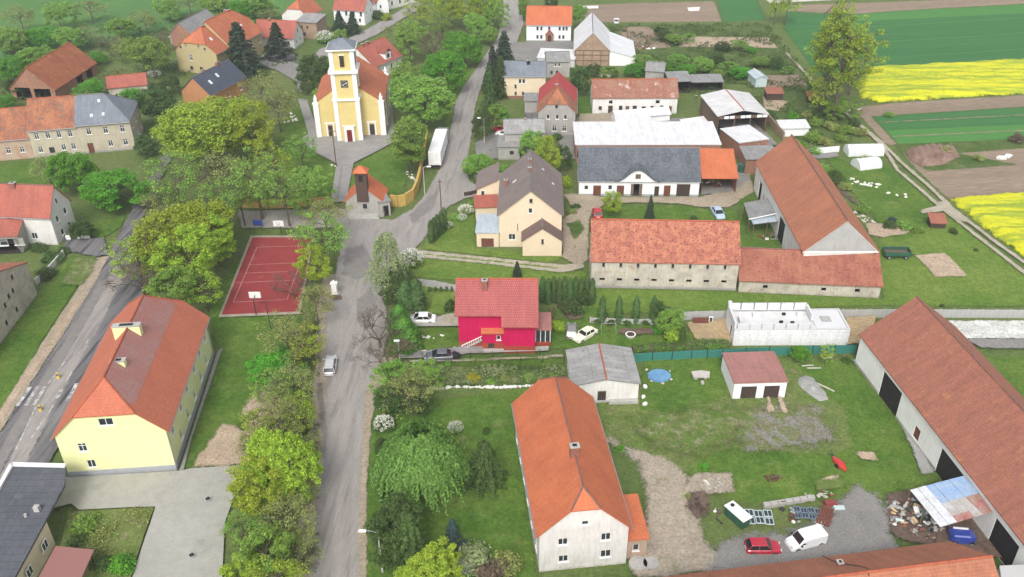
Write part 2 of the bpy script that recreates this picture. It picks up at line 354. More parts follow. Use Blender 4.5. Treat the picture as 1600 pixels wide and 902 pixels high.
# leaves
MT['l_yg'] = leaf_mat('young_yellow_green_leaves', (0.42, 0.54, 0.055), (0.3, 0.43, 0.045))
MT['l_oak'] = leaf_mat('olive_yellow_spring_leaves', (0.42, 0.51, 0.06), (0.31, 0.4, 0.05))
MT['l_mid'] = leaf_mat('mid_green_leaves', (0.29, 0.46, 0.085), (0.205, 0.355, 0.065))
MT['l_viv'] = leaf_mat('vivid_green_leaves', (0.17, 0.42, 0.04), (0.11, 0.32, 0.03))
MT['l_dark'] = leaf_mat('dark_green_leaves', (0.125, 0.205, 0.055), (0.08, 0.145, 0.04))
MT['l_olive'] = leaf_mat('thin_olive_spring_leaves', (0.38, 0.425, 0.13), (0.28, 0.34, 0.105))
MT['l_pale'] = leaf_mat('pale_silvery_green_leaves', (0.4, 0.46, 0.23), (0.29, 0.36, 0.16))
MT['l_willow'] = leaf_mat('fresh_mint_green_leaves', (0.22, 0.45, 0.1), (0.15, 0.34, 0.07))
MT['l_spruce'] = leaf_mat('dark_spruce_needles', (0.05, 0.08, 0.045), (0.028, 0.048, 0.028), trans=.1)
MT['l_bluespruce'] = leaf_mat('blue_spruce_needles', (0.055, 0.1, 0.09), (0.035, 0.07, 0.065), trans=.1)
MT['l_thuja'] = leaf_mat('thuja_scales', (0.085, 0.15, 0.04), (0.05, 0.1, 0.03), trans=.15)
MT['l_hedge'] = leaf_mat('clipped_hedge_leaves', (0.12, 0.27, 0.035), (0.07, 0.19, 0.025), trans=.2)
MT['l_brown'] = leaf_mat('brown_buds', (0.26, 0.2, 0.14), (0.18, 0.14, 0.1))
MT['blossom'] = leaf_mat('white_blossom', (.75, .74, .68), (.6, .6, .52), trans=.2)
MT['l_yellow'] = leaf_mat('yellow_shrub_flowers', (.45, .40, .03), (.3, .3, .03))
# ------------------------------------------------------------------ ground patches
def _sd(X, Y, poly):
    """signed distance (inside positive) of grid points to a polygon"""
    px = np.array([p[0] for p in poly]); py = np.array([p[1] for p in poly])
    d2 = np.full(X.shape, 1e18); ins = np.zeros(X.shape, bool); n = len(px)
    for i in range(n):
        j = (i+1) % n; ex, ey = px[j]-px[i], py[j]-py[i]
        t = np.clip(((X-px[i])*ex+(Y-py[i])*ey)/(ex*ex+ey*ey+1e-12), 0, 1)
        d2 = np.minimum(d2, (X-px[i]-t*ex)**2+(Y-py[i]-t*ey)**2)
        if abs(ey) > 1e-12:
            c = ((py[i] > Y) != (py[j] > Y)) & (X < ex*(Y-py[i])/ey+px[i]); ins ^= c
    d = np.sqrt(d2); return np.where(ins, d, -d)
def grid_mesh(name, poly, material, z, soft, step=None, height=None):
    xs = [p[0] for p in poly]; ys = [p[1] for p in poly]; pad = soft*1.3
    x0, x1, y0, y1 = min(xs)-pad, max(xs)+pad, min(ys)-pad, max(ys)+pad
    if step is None: step = max(.45, math.sqrt((x1-x0)*(y1-y0)/9000.0))
    nx, ny = max(2, int((x1-x0)/step)+1), max(2, int((y1-y0)/step)+1)
    gx = np.linspace(x0, x1, nx); gy = np.linspace(y0, y1, ny); X, Y = np.meshgrid(gx, gy)
    S = _sd(X, Y, poly)
    Z = np.full(X.shape, z)
    if height: Z = Z + height(X, Y, S)
    keep = S > -soft*1.25
    q = keep[:-1, :-1] | keep[1:, :-1] | keep[:-1, 1:] | keep[1:, 1:]
    idx = -np.ones(X.shape, int); need = np.zeros(X.shape, bool)
    need[:-1, :-1] |= q; need[1:, :-1] |= q; need[:-1, 1:] |= q; need[1:, 1:] |= q
    idx[need] = np.arange(need.sum())
    V = np.stack([X[need], Y[need], Z[need]], 1)
    I, J = np.nonzero(q)
    Fq = np.stack([idx[I, J], idx[I, J+1], idx[I+1, J+1], idx[I+1, J]], 1)
    me = bpy.data.meshes.new(name); me.from_pydata(V.tolist(), [], Fq.tolist()); me.materials.append(material)
    a = me.attributes.new('fade', 'FLOAT', 'POINT'); a.data.foreach_set('value', np.clip(.5+S[need]/(2*soft), 0, 1).astype(np.float32))
    if height: me.polygons.foreach_set('use_smooth', [True]*len(me.polygons))
    me.update(); return me
ZL = [0.0]
def layer():
    ZL[0] += .004; return ZL[0]
def patch(name, px, material, soft=.5, kind='structure', step=None):
    poly = [at(*p) for p in px]
    if soft < .21:      # laid with a clean edge
        z = layer(); me = bpy.data.meshes.new(name)
        tr = tessellate_polygon([[Vector((p.x, p.y, 0)) for p in poly]]); me.from_pydata([(p.x, p.y, z) for p in poly], [], [tuple(t) for t in tr]); me.materials.append(material)
        a = me.attributes.new('fade', 'FLOAT', 'POINT'); a.data.foreach_set('value', [3.0]*len(poly)); me.update()
        return tag(place(name, me), kind=kind)
    o = place(name, grid_mesh(name, poly, material, layer(), soft, step)); return tag(o, kind=kind)
def sheet(name, px, material, z=None, kind='structure'):
    mb = MB(); pts = [at(*p) for p in px]
    z = layer() if z is None else z
    mb.face([(p.x, p.y, z) for p in pts]); return tag(mb.build(name, material), kind=kind)
def strip_px(line, w):
    """ground polygon of width w (m) along a pixel polyline"""
    P = [at(*p) for p in line]; Lf, Rt = [], []
    for i, p in enumerate(P):
        a = P[max(0, i-1)]; b = P[min(len(P)-1, i+1)]; d = (b-a).normalized(); n = Vector((-d.y, d.x, 0))
        ww = w[i] if isinstance(w, (list, tuple)) else w
        Lf.append(p+n*ww/2); Rt.append(p-n*ww/2)
    return Lf + Rt[::-1]
def track(name, line, w, material, soft=.3, kind='structure', step=None):
    o = place(name, grid_mesh(name, strip_px(line, w), material, layer(), soft, step)); return tag(o, kind=kind)
# ------------------------------------------------------------------ buildings
_frames = {}
def _window_meshes(w, h, style):
    k = (round(w, 2), round(h, 2), style)
    if k in _frames: return _frames[k]
    f = MB(); t = .07; m = T('trim_white') if style != 'dark' else T('wood_dark')
    f.box(-w/2, w/2, .05, .13, 0, t); f.box(-w/2, w/2, .05, .13, h-t, h)
    f.box(-w/2, -w/2+t, .052, .128, t, h-t); f.box(w/2-t, w/2, .052, .128, t, h-t)
    if w > .8: f.box(-t/2, t/2, .055, .125, t, h-t)
    if h > 1.2: f.box(-w/2+t, w/2-t, .058, .122, h*.66, h*.66+t*.8)
    s = MB(); s.box(-w/2-.1, w/2+.1, -.12, .04, -.09, -.01)
    p = MB(); p.face([(-w/2+t, .1, t), (w/2-t, .1, t), (w/2-t, .1, h-t), (-w/2+t, .1, h-t)])
    r = (f.mesh('window', m), s.mesh('sill', T('trim_white') if style != 'dark' else T('concrete')), p.mesh('pane', T('glass')))
    _frames[k] = r; return r
_doors = {}
def _door_mesh(w, h, m):
    k = (round(w, 2), round(h, 2), m.name)
    if k in _doors: return _doors[k]
    d = MB(); n = max(2, int(w/.28)); bw = w/n
    for i in range(n):
        d.box(-w/2+i*bw+.012, -w/2+(i+1)*bw-.012, .10, .15 if i % 2 else .155, .02, h-.02)
    d.box(-w/2+.02, w/2-.02, .085, .10, .25, .42); d.box(-w/2+.02, w/2-.02, .085, .10, h-.5, h-.33)
    me = d.mesh('door', m); _doors[k] = me; return me
def building(name, label, cat, fit, ridge='x', hip=(0, 0), wall='w_white', roof='r_orange', F=(), Rt=(), Bk=(), Lf=(), ov=.35, og=.22, th=.16,
             plinth=None, group=None, cap='cap_o', chim=(), gutter=True, mono=None, gable=None, flat=False, open_walls='', skylights=(), noroof=False, par='trim_white', vents=()):
    x, y, thd, L, D, e, r, i0, i1, t0, t1 = fit
    if cap == 'cap_o' and roof in ('r_white', 'r_metal', 'r_grey', 'r_whitegrey') and name != 'open_hall': cap = 'trim_white' if roof != 'r_grey' else 'cap_g'
    root = empty(name, (x, y, 0), R(thd), label, cat, group)
    a, b = (L, D) if ridge == 'x' else (D, L)
    def mp(u, v, z):
        return (u, v, z) if ridge == 'x' else (v, u, z)
    sl = (r-e)/(b/2) if not (mono or flat) else 0
    # ---- roof
    rb_ = MB(); inset = [i0 if hip[0] else 0, i1 if hip[1] else 0]; tt = [t0 if hip[0] else 0, t1 if hip[1] else 0]
    if flat:
        rb_.slab([(-og, -ov, e), (L+og, -ov, e), (L+og, D+ov, e), (-og, D+ov, e)], th, uvdir=(Vector((1, 0, 0)), Vector((0, 1, 0))))
    elif mono:                                  # front eave e, back height r
        s = (r-e)/D
        c = 1/math.sqrt(1+s*s)
        rb_.slab([(-og, -ov, e-ov*s), (L+og, -ov, e-ov*s), (L+og, D+ov, r+ov*s), (-og, D+ov, r+ov*s)], th, uvdir=(Vector((1, 0, 0)), Vector((0, 1, s))*c))
    else:
        c = math.sqrt(1+sl*sl)
        us = [-og, a+og]; vh = [-ov if tt[0] > .98 else (b/2)*(1-tt[0]), -ov if tt[1] > .98 else (b/2)*(1-tt[1])]
        for side in (0, 1):
            def P(u, v): return mp(u, b-v if side else v, e+sl*v)
            pts = [P(us[0], -ov), P(us[1], -ov)]
            if hip[1]:
                if tt[1] <= .98: pts.append(P(us[1], vh[1]))
                pts.append(P(a-inset[1], b/2))
            else: pts.append(P(us[1], b/2))
            if hip[0]:
                pts.append(P(inset[0], b/2))
                if tt[0] <= .98: pts.append(P(us[0], vh[0]))
            else: pts.append(P(us[0], b/2))
            U = Vector(mp(1, 0, 0)); V = Vector(mp(0, -1 if side else 1, sl))/c
            V = Vector(mp(0, -1 if side else 1, 0))/c + Vector((0, 0, sl/c))
            rb_.slab(pts, th, uvdir=(U, V))
        for k in (0, 1):
            if hip[k]:
                q = [mp(us[k], vh[k], e+sl*vh[k]), mp(us[k], b-vh[k], e+sl*vh[k]), mp(inset[0] if k == 0 else a-inset[1], b/2, r)]
                hr = (r-(e+sl*vh[k])); hw = inset[k]+og; cc = math.hypot(hr, hw); sg = 1 if k == 0 else -1
                V = Vector(mp(sg*hw/cc, 0, 0)) + Vector((0, 0, hr/cc))
                rb_.slab(q, th, uvdir=(Vector(mp(0, 1, 0)), V))
    rf = None
    if not noroof:
        rf = rb_.build('roof', T(roof), root)
    # ---- ridge and hip tiles
    if not (flat or mono or noroof):
        cb = MB(); A0 = Vector(mp(inset[0] if hip[0] else -og, b/2, r+th+.0)); A1 = Vector(mp(a-inset[1] if hip[1] else a+og, b/2, r+th))
        cb.tube(A0, A1, .13, n=6)
        for k in (0, 1):
            if hip[k]:
                E = A0 if k == 0 else A1
                for vv in (vh[k], b-vh[k]):
                    cb.tube(E, Vector(mp(us[k], vv, e+sl*vh[k]+th)), .11, n=5)
        cb.build('ridge_tiles', T(cap), root)
    # ---- gutters
    if gutter and not noroof:
        gb = MB()
        if mono or flat: gb.tube((-og, -ov-.05, e-.02-(ov*(r-e)/D if mono else 0)), (L+og, -ov-.05, e-.02-(ov*(r-e)/D if mono else 0)), .07, n=5)
        else:
            for v in (-ov-.05, b+ov+.05):
                gb.tube(mp(-og, v, e-ov*sl), mp(a+og, v, e-ov*sl), .07, n=5)
        gb.build('gutter', T('zinc'), root)
    # ---- walls
    WH = {}
    if mono: zc = {'A': e, 'B': e, 'C': r, 'D': r}
    wb = MB(); gbm = MB(); pb = MB()
    defs = {'F': ((0, 0), (L, 0), F, 'A', 'B'), 'R': ((L, 0), (L, D), Rt, 'B', 'C'), 'K': ((L, D), (0, D), Bk, 'C', 'D'), 'L': ((0, D), (0, 0), Lf, 'D', 'A')}
    for key, (p0, p1, ops, c0, c1) in defs.items():
        p0 = Vector((p0[0], p0[1], 0)); p1 = Vector((p1[0], p1[1], 0)); Lw = (p1-p0).length; d = (p1-p0)/Lw; nin = Vector((-d.y, d.x, 0))
        if flat: outer = [(0, 0), (Lw, 0), (Lw, e), (0, e)]
        elif mono: outer = [(0, 0), (Lw, 0), (Lw, zc[c1]), (0, zc[c0])]
        else:
            isg = (key in 'RL') if ridge == 'x' else (key in 'FK')
            if isg:
                k = (1 if key == 'R' else 0) if ridge == 'x' else (1 if key == 'K' else 0)
                if hip[k]:
                    tv = tt[k]
                    if tv > .98: outer = [(0, 0), (Lw, 0), (Lw, e), (0, e)]
                    else:
                        vv = (b/2)*(1-tv); outer = [(0, 0), (Lw, 0), (Lw, e), (Lw-vv, e+sl*vv), (vv, e+sl*vv), (0, e)]
                else: outer = [(0, 0), (Lw, 0), (Lw, e), (Lw/2, r), (0, e)]
            else: outer = [(0, 0), (Lw, 0), (Lw, e), (0, e)]
        if key in open_walls: continue
        loops = [[Vector((q[0], q[1], 0)) for q in outer]]; rects = []
        for op in ops:
            kind, u, z, w, h = op[:5]
            z = max(z, .02) if kind in ('door', 'gate', 'open') else z
            rects.append((kind, u, z, w, h, op[5] if len(op) > 5 else None))
            loops.append([Vector((u-w/2, z, 0)), Vector((u-w/2, z+h, 0)), Vector((u+w/2, z+h, 0)), Vector((u+w/2, z, 0))])
        flatv = [v for lp in loops for v in lp]
        tris = tessellate_polygon(loops)
        def W3(u, z, dep=0): q = p0+d*u+nin*dep; return (q.x, q.y, z)
        n = len(wb.v); wb.v += [W3(v.x, v.y) for v in flatv]
        for t in tris:
            wb.f.append(tuple(n+i for i in t)); wb.m.append(0)
            wb.uv[len(wb.f)-1] = [(flatv[i].x, flatv[i].y) for i in t]
        for kind, u, z, w, h, ex in rects:
            dp = .22
            q = [(u-w/2, z), (u+w/2, z), (u+w/2, z+h), (u-w/2, z+h)]
            for i in range(4):
                j = (i+1) % 4; wb.face([W3(*q[i]), W3(*q[j]), W3(q[j][0], q[j][1], dp), W3(q[i][0], q[i][1], dp)])
            ang = math.atan2(d.y, d.x); o3 = W3(u, z)
            if kind in ('win', 'dark'):
                mf, ms, mpn = _window_meshes(w, h, kind)
                fo = place('window', mf, root, o3, (0, 0, ang))
                place('sill', ms, fo); place('pane', mpn, fo)
            elif kind == 'door' or kind == 'gate':
                place('door', _door_mesh(w, h, T(ex or 'wood_brown')), root, o3, (0, 0, ang))
            elif kind == 'open':
                if ex:      # opened leaves standing out from the wall
                    dm = _door_mesh(w/2, h, T(ex))
                    for sg in (-1, 1):
                        place('door', dm, root, W3(u+sg*(w/2+w/4), z, -.16), (0, 0, ang))
        if plinth:
            hp, hm = plinth; cuts = sorted([(u-w/2, u+w/2) for kind, u, z, w, h, ex in rects if z < hp]); cur = 0
            for c0_, c1_ in cuts + [(Lw, Lw)]:
                if c0_ > cur+.05:
                    M = Matrix.Translation(p0) @ Matrix.Rotation(math.atan2(d.y, d.x), 4, 'Z')
                    pb.box(cur-(.05 if cur == 0 else 0), c0_+(.05 if c0_ >= Lw else 0)-.002, -.05, -.002, 0, hp, M=M)
                cur = max(cur, c1_)
    if wb.f: wb.build('wall', T(wall), root)
    if plinth and pb.f: pb.build('plinth', T(plinth[1]), root)
    fb = MB(); fb.box(.03, L-.03, .03, D-.03, 0, .08); fb.build('floor', T('darkfloor'), root)
    # ---- chimneys: (u along ridge, v across, width, depth, height above ridge)
    def zroof(u, v):
        if mono: return e+(r-e)/D*v
        if flat: return e
        return e+sl*min(v, b-v)
    for c in chim:
        u, v, w, d_, hh = c[:5]; m = c[5] if len(c) > 5 else 'brickc'
        cm = MB(); zr = zroof(u, v); lx, ly, _ = mp(u, v, 0)
        cm.box(lx-w/2, lx+w/2, ly-d_/2, ly+d_/2, zr-.35-(sl*max(w, d_)/2), zr+hh)
        co = cm.build('chimney', T(m), root)
        k = MB(); k.box(lx-w/2-.06, lx+w/2+.06, ly-d_/2-.06, ly+d_/2+.06, zr+hh+.002, zr+hh+.1)
        k.box(lx-w/4, lx+w/4, ly-d_/4, ly+d_/4, zr+hh+.1, zr+hh+.16, 1); k.build('chimney_cap', [T('concrete'), T('black')], co)
    # ---- roof windows: (side, u, v, w, h)
    for s_, u, v, w, h in skylights:
        c = 1/math.sqrt(1+sl*sl); du = Vector(mp(1, 0, 0)); dv = Vector(mp(0, -1 if s_ else 1, 0))*c+Vector((0, 0, sl*c)); nn = du.cross(dv)
        if nn.z < 0: nn = -nn
        o3 = Vector(mp(u, b-v if s_ else v, e+sl*v+th))
        sb = MB(); Q = [o3+du*(-w/2)+nn*.06, o3+du*(w/2)+nn*.06, o3+du*(w/2)+dv*h+nn*.06, o3+du*(-w/2)+dv*h+nn*.06]
        lo = [q-nn*.08 for q in Q]
        sb.face(Q)
        for i in range(4): sb.face([lo[i], lo[(i+1) % 4], Q[(i+1) % 4], Q[i]])
        so = sb.build('skylight', T('trim_white'), root)
        g = MB(); cen = (Q[0]+Q[2])/2; g.face([cen+(q-cen)*.72+nn*.01 for q in Q]); g.build('pane', T('skyglass'), so)
    return root
MT['skyglass'] = glass('roof_window_glass', (.32, .36, .40), .15)
def row(kind, n, u0, u1, z, w, h, *ex):
    return [(kind, u0+(u1-u0)*(i/(n-1) if n > 1 else 0), z, w, h)+ex for i in range(n)]
# ------------------------------------------------------------------ trees
def _quads_mesh(name, C, Nrm, S, material, rng, asp=.62):
    """many small leaf-shaped faces: centres C, normals Nrm, sizes S"""
    n = len(C)
    Nrm = Nrm/np.linalg.norm(Nrm, axis=1, keepdims=True)
    a = rng.normal(size=(n, 3)); t1 = np.cross(Nrm, a); t1 /= np.linalg.norm(t1, axis=1, keepdims=True); t2 = np.cross(Nrm, t1)
    s = S[:, None]
    V = np.stack([C+t1*s, C+t2*s*asp+Nrm*s*.15, C-t1*s, C-t2*s*asp+Nrm*s*.15], 1).reshape(-1, 3)
    F = np.arange(n*4).reshape(n, 4)
    me = bpy.data.meshes.new(name); me.vertices.add(n*4); me.vertices.foreach_set('co', V.astype(np.float32).ravel())
    me.loops.add(n*4); me.loops.foreach_set('vertex_index', F.ravel().astype(np.int32))
    me.polygons.add(n); me.polygons.foreach_set('loop_start', (np.arange(n)*4).astype(np.int32)); me.polygons.foreach_set('loop_total', np.full(n, 4, np.int32))
    me.materials.append(material); me.update(calc_edges=True); return me
def deciduous(seed, H=11., Rr=4.5, leaf='l_mid', bark='bark', clusters=120, per=75, ls=.25, low=.22, rc=.95, shape=1.0, lump=.22, droop=0, twigs=False, asp=.62):
    ls *= .70; per = int(per*1.35); rc *= .9; lump = lump*1.25
    rng = np.random.default_rng(seed); rr = random.Random(seed)
    zc = H*(low+1)/2; az = H*(1-low)/2
    lob = [(rng.normal(size=3), rng.uniform(.4, 1)) for _ in range(7)]
    def rad(d):
        s = 0
        for v, w in lob:
            v = v/np.linalg.norm(v); s += w*max(0, float(d @ v))**3
        return 1-lump+lump*1.6*min(1.2, s)
    cs = []
    while len(cs) < clusters:
        d = rng.normal(size=3); d /= np.linalg.norm(d)
        if d[2] < -.75: continue
        k = rng.uniform(.35, 1)**.45*rad(d)
        p = np.array([d[0]*Rr*k, d[1]*Rr*k, zc+d[2]*az*k*shape])
        if p[2] < H*low*.6: continue
        cs.append(p)
    cs = np.array(cs)
    mb = MB(); rt = max(.12, H*.019)
    top = Vector((rr.uniform(-.3, .3), rr.uniform(-.3, .3), H*.62))
    pts = [Vector((0, 0, -.1)), Vector((rr.uniform(-.1, .1), rr.uniform(-.1, .1), H*low)), Vector((top.x*.6, top.y*.6, H*.45)), top]
    for i in range(3): mb.tube(pts[i], pts[i+1], rt*(1.15-.3*i), rt*(.85-.3*i), n=7, cap=False)
    limbs = []
    nl = 8
    for i in range(nl):
        a = 2*PI*(i+rr.uniform(-.3, .3))/nl; z0 = H*(low+.05+.33*rr.random()); f = z0/(H*.62)
        s = Vector((top.x*f*.6, top.y*f*.6, z0)); k = rr.uniform(.55, .8)
        e_ = Vector((math.cos(a)*Rr*k, math.sin(a)*Rr*k, min(H*.88, z0+H*rr.uniform(.12, .38))))
        m = s.lerp(e_, .5)+Vector((0, 0, H*.03)); mb.tube(s, m, rt*.5, rt*.33, n=5, cap=False); mb.tube(m, e_, rt*.33, rt*.14, n=5, cap=False)
        limbs += [s.lerp(m, .6), m, m.lerp(e_, .5), e_]
    limbs += [pts[2], pts[3], Vector((top.x, top.y, H*.8))]; mb.tube(pts[3], limbs[-1], rt*.25, rt*.1, n=5, cap=False)
    LA = np.array([tuple(l) for l in limbs])
    for i, c in enumerate(cs):
        if (not twigs) and i % 3: continue
        dd = np.linalg.norm(LA-c, axis=1); s = limbs[int(dd.argmin())]; cc = Vector(c)
        mb.tube(s, cc, rt*.15, rt*.05, n=3, cap=False)
        if twigs:
            for _ in range(4):
                q = cc+Vector((rr.gauss(0, 1), rr.gauss(0, 1), rr.gauss(.3, .8)))*rc*.8; mb.tube(s.lerp(cc, rr.uniform(.4, 1)), q, rt*.07, rt*.03, n=3, cap=False)
    tm = mb.mesh('trunk', T(bark))
    n = clusters*per
    sc = rng.uniform(.7, 1.3, clusters)*rc
    ci = np.repeat(np.arange(clusters), per)
    off = rng.normal(size=(n, 3)); off /= np.linalg.norm(off, axis=1, keepdims=True); off *= rng.uniform(.25, 1, (n, 1))**.5
    Cc = cs[ci]+off*sc[ci][:, None]*np.array([1, 1, .62])
    if droop: Cc[:, 2] -= droop*((Cc[:, 0]**2+Cc[:, 1]**2)/(Rr*Rr))
    Nn = off*.45+np.array([0, -.12, .95])+rng.normal(size=(n, 3))*.42
    S = rng.uniform(.6, 1.35, n)*ls
    cm = _quads_mesh('crown', Cc, Nn, S, T(leaf), rng, asp)
    return tm, cm, Rr, H, (zc/H)
def conifer(seed, H=12., Rr=3., leaf='l_spruce', n=7000, ls=.26, low=.05, bark='bark', power=.9, tiers=15):
    rng = np.random.default_rng(seed)
    mb = MB(); mb.tube((0, 0, -.1), (0, 0, H*.97), H*.016+.06, .03, n=6)
    C, N_ = [], []
    per = n//(tiers*9)
    for t in range(tiers):
        z = H*(low+(1-low)*(t/tiers)); rt = Rr*(1-(t/tiers))**power*rng.uniform(.85, 1.1)+.12
        nb = 9
        for b in range(nb):
            a = 2*PI*(b+rng.uniform(-.35, .35))/nb+t*.7; rl = rt*rng.uniform(.75, 1.12)
            if rl > .5: mb.tube((0, 0, z+.15*rl), (math.cos(a)*rl*.8, math.sin(a)*rl*.8, z-.12*rl), .03, .012, n=3, cap=False)
            u = rng.uniform(.12, 1, per)**.6; w = rng.normal(size=per)*.17*rl*(1.15-u)
            x = math.cos(a)*rl*u-math.sin(a)*w; y = math.sin(a)*rl*u+math.cos(a)*w
            zz = z+.25*rl*(1-u)-.22*rl*u**2+rng.normal(size=per)*.10-np.abs(w)*.35
            C.append(np.stack([x, y, zz], 1)); N_.append(np.stack([np.cos(a)*np.ones(per)*.6, np.sin(a)*np.ones(per)*.6, np.ones(per)], 1)+rng.normal(size=(per, 3))*.35)
    C = np.concatenate(C); N_ = np.concatenate(N_)
    cm = _quads_mesh('crown', C, N_, rng.uniform(.6, 1.3, len(C))*ls, T(leaf), rng, .4)
    return mb.mesh('trunk', T(bark)), cm, Rr, H, .42
def columnar(seed, H=5., Rr=.8, leaf='l_thuja', n=2600, ls=.13):
    rng = np.random.default_rng(seed); mb = MB(); mb.tube((0, 0, -.1), (0, 0, H*.8), .09, .03, n=5)
    t = rng.uniform(0, 1, n)**.85; a = rng.uniform(0, 2*PI, n)
    prof = Rr*np.minimum(1, (t*7+.35))*np.sqrt(np.clip(1-t**2.2, 0, 1))*(1+.13*np.sin(a*5+t*9)+.1*np.sin(a*2-t*13))
    k = rng.uniform(.72, 1.04, n); x = np.cos(a)*prof*k; y = np.sin(a)*prof*k; z = t*H
    C = np.stack([x, y, z], 1); N_ = np.stack([np.cos(a), np.sin(a), .55+0*a], 1)+rng.normal(size=(n, 3))*.35
    return mb.mesh('trunk', T('bark')), _quads_mesh('crown', C, N_, rng.uniform(.6, 1.3, n)*ls, T(leaf), rng, .5), Rr, H, .5
def bush(seed, H=2., Rr=1.5, leaf='l_mid', clusters=26, per=60, ls=.13, rc=.55):
    rng = np.random.default_rng(seed); mb = MB()
    cs = []
    for _ in range(clusters):
        d = rng.normal(size=3); d /= np.linalg.norm(d); d[2] = abs(d[2]); k = rng.uniform(.4, 1)**.5*rng.uniform(.75, 1.1)
        cs.append((d[0]*Rr*k*.8, d[1]*Rr*k*.8, .25*H+d[2]*H*.62*k))
    for c in cs[::2]: mb.tube((rng.normal()*.1, rng.normal()*.1, -.05), c, .035, .012, n=4, cap=False)
    cs = np.array(cs); n = clusters*per; ci = np.repeat(np.arange(clusters), per)
    off = rng.normal(size=(n, 3)); off /= np.linalg.norm(off, axis=1, keepdims=True); off *= rng.uniform(.2, 1, (n, 1))**.5
    C = cs[ci]+off*rc*np.array([1, 1, .7])*rng.uniform(.7, 1.2, clusters)[ci][:, None]
    return mb.mesh('stems', T('bark')), _quads_mesh('crown', C, off*.7+np.array([0, 0, .7])+rng.normal(size=(n, 3))*.4, rng.uniform(.6, 1.3, n)*ls, T(leaf), rng), Rr, H, .5
def weeping(seed, H=9.5, Rr=5.6, leaf='l_willow', strands=420, per=44, ls=.20):
    rng = np.random.default_rng(seed); mb = MB(); C, N_ = [], []
    mb.tube((0, 0, -.1), (.1, 0, H*.45), .26, .2, n=7); mb.tube((.1, 0, H*.45), (0, .1, H*.8), .2, .08, n=6)
    for i in range(11):
        a = 2*PI*i/11+rng.uniform(-.2, .2); mb.tube((.1, 0, H*rng.uniform(.35, .6)), (math.cos(a)*Rr*.6, math.sin(a)*Rr*.6, H*rng.uniform(.62, .85)), .11, .04, n=5, cap=False)
    for i in range(strands):
        a = rng.uniform(0, 2*PI); k = rng.uniform(.05, 1)**.55; zt = H*(1.0-.38*k**1.7)*rng.uniform(.93, 1.04)
        x0, y0 = math.cos(a)*Rr*k*.72, math.sin(a)*Rr*k*.72; ln = rng.uniform(1.6, 3.4)*(.5+.7*k); out = rng.uniform(.35, 1.0)*Rr*.35
        t = np.linspace(0, 1, per)+rng.uniform(-.01, .01, per)
        x = x0+math.cos(a)*out*t; y = y0+math.sin(a)*out*t; z = zt+.25*np.sin(t*PI)*.6-ln*t**1.8
        w = .2*(1-t*.6)
        C.append(np.stack([x+rng.normal(size=per)*w*.8, y+rng.normal(size=per)*w*.8, z+rng.normal(size=per)*.09], 1))
        N_.append(np.stack([np.full(per, math.cos(a)*.6), np.full(per, math.sin(a)*.6), np.full(per, .8)], 1)+rng.normal(size=(per, 3))*.4)
    C = np.concatenate(C); N_ = np.concatenate(N_)
    return mb.mesh('trunk', T('bark')), _quads_mesh('crown', C, N_, rng.uniform(.6, 1.3, len(C))*ls, T(leaf), rng, .38), Rr, H, .6
def birch(seed, H=12., Rr=3.0, leaf='l_pale', strands=230, per=34, ls=.12):
    rng = np.random.default_rng(seed); mb = MB(); C, N_ = [], []
    mb.tube((0, 0, -.1), (0, 0, H*.95), .15, .03, n=7)
    for i in range(strands):
        a = rng.uniform(0, 2*PI); zt = H*rng.uniform(.3, .98); k = (1-(zt/H))**.6*rng.uniform(.35, 1.15)+.08
        x0, y0 = math.cos(a)*Rr*k*.8, math.sin(a)*Rr*k*.8; ln = rng.uniform(.8, 2.4)
        if i % 3 == 0: mb.tube((0, 0, zt-.8), (x0, y0, zt), .04, .012, n=3, cap=False)
        t = np.linspace(0, 1, per); x = x0+math.cos(a)*.5*t; y = y0+math.sin(a)*.5*t; z = zt+.1-ln*t**1.4
        C.append(np.stack([x+rng.normal(size=per)*.1, y+rng.normal(size=per)*.1, z+rng.normal(size=per)*.08], 1)); N_.append(rng.normal(size=(per, 3))+np.array([0, 0, .8]))
    C = np.concatenate(C); N_ = np.concatenate(N_)
    return mb.mesh('trunk', T('bark_pale')), _quads_mesh('crown', C, N_, rng.uniform(.6, 1.3, len(C))*ls, T(leaf), rng, .5), Rr, H, .6
def bare(seed, H=8., Rr=4.2, leaf='l_brown', nleaf=1500):
    rng = random.Random(seed); nr = np.random.default_rng(seed); mb = MB(); tips = []
    def grow(p, d, ln, r, lv):
        q = p+d*ln; mb.tube(p, q, r, r*.7, n=5 if lv < 2 else 3, cap=False)
        if lv > 2: tips.append(q)
        if lv == 5: return
        for _ in range(3 if lv < 4 else 2):
            nd = (d+Vector((rng.gauss(0, .62), rng.gauss(0, .62), rng.gauss(.02, .34)))).normalized(); grow(q, nd, ln*rng.uniform(.62, .82), r*.6, lv+1)
    for i in range(4):
        a = PI/2*i+rng.uniform(-.4, .4); grow(Vector((0, 0, H*.18)), Vector((math.cos(a)*.75, math.sin(a)*.75, .75)).normalized(), H*.24, .13, 1)
    mb.tube((0, 0, -.1), (0, 0, H*.2), .24, .19, n=7)
    tp = np.array([tuple(t) for t in tips]); C = tp[nr.integers(0, len(tp), nleaf)]+nr.normal(size=(nleaf, 3))*.22
    return mb.mesh('trunk', T('bark')), _quads_mesh('crown', C, nr.normal(size=(nleaf, 3))+np.array([0, 0, .6]), nr.uniform(.5, 1.2, nleaf)*.09, T(leaf), nr), Rr, H, .55
SPEC = {}
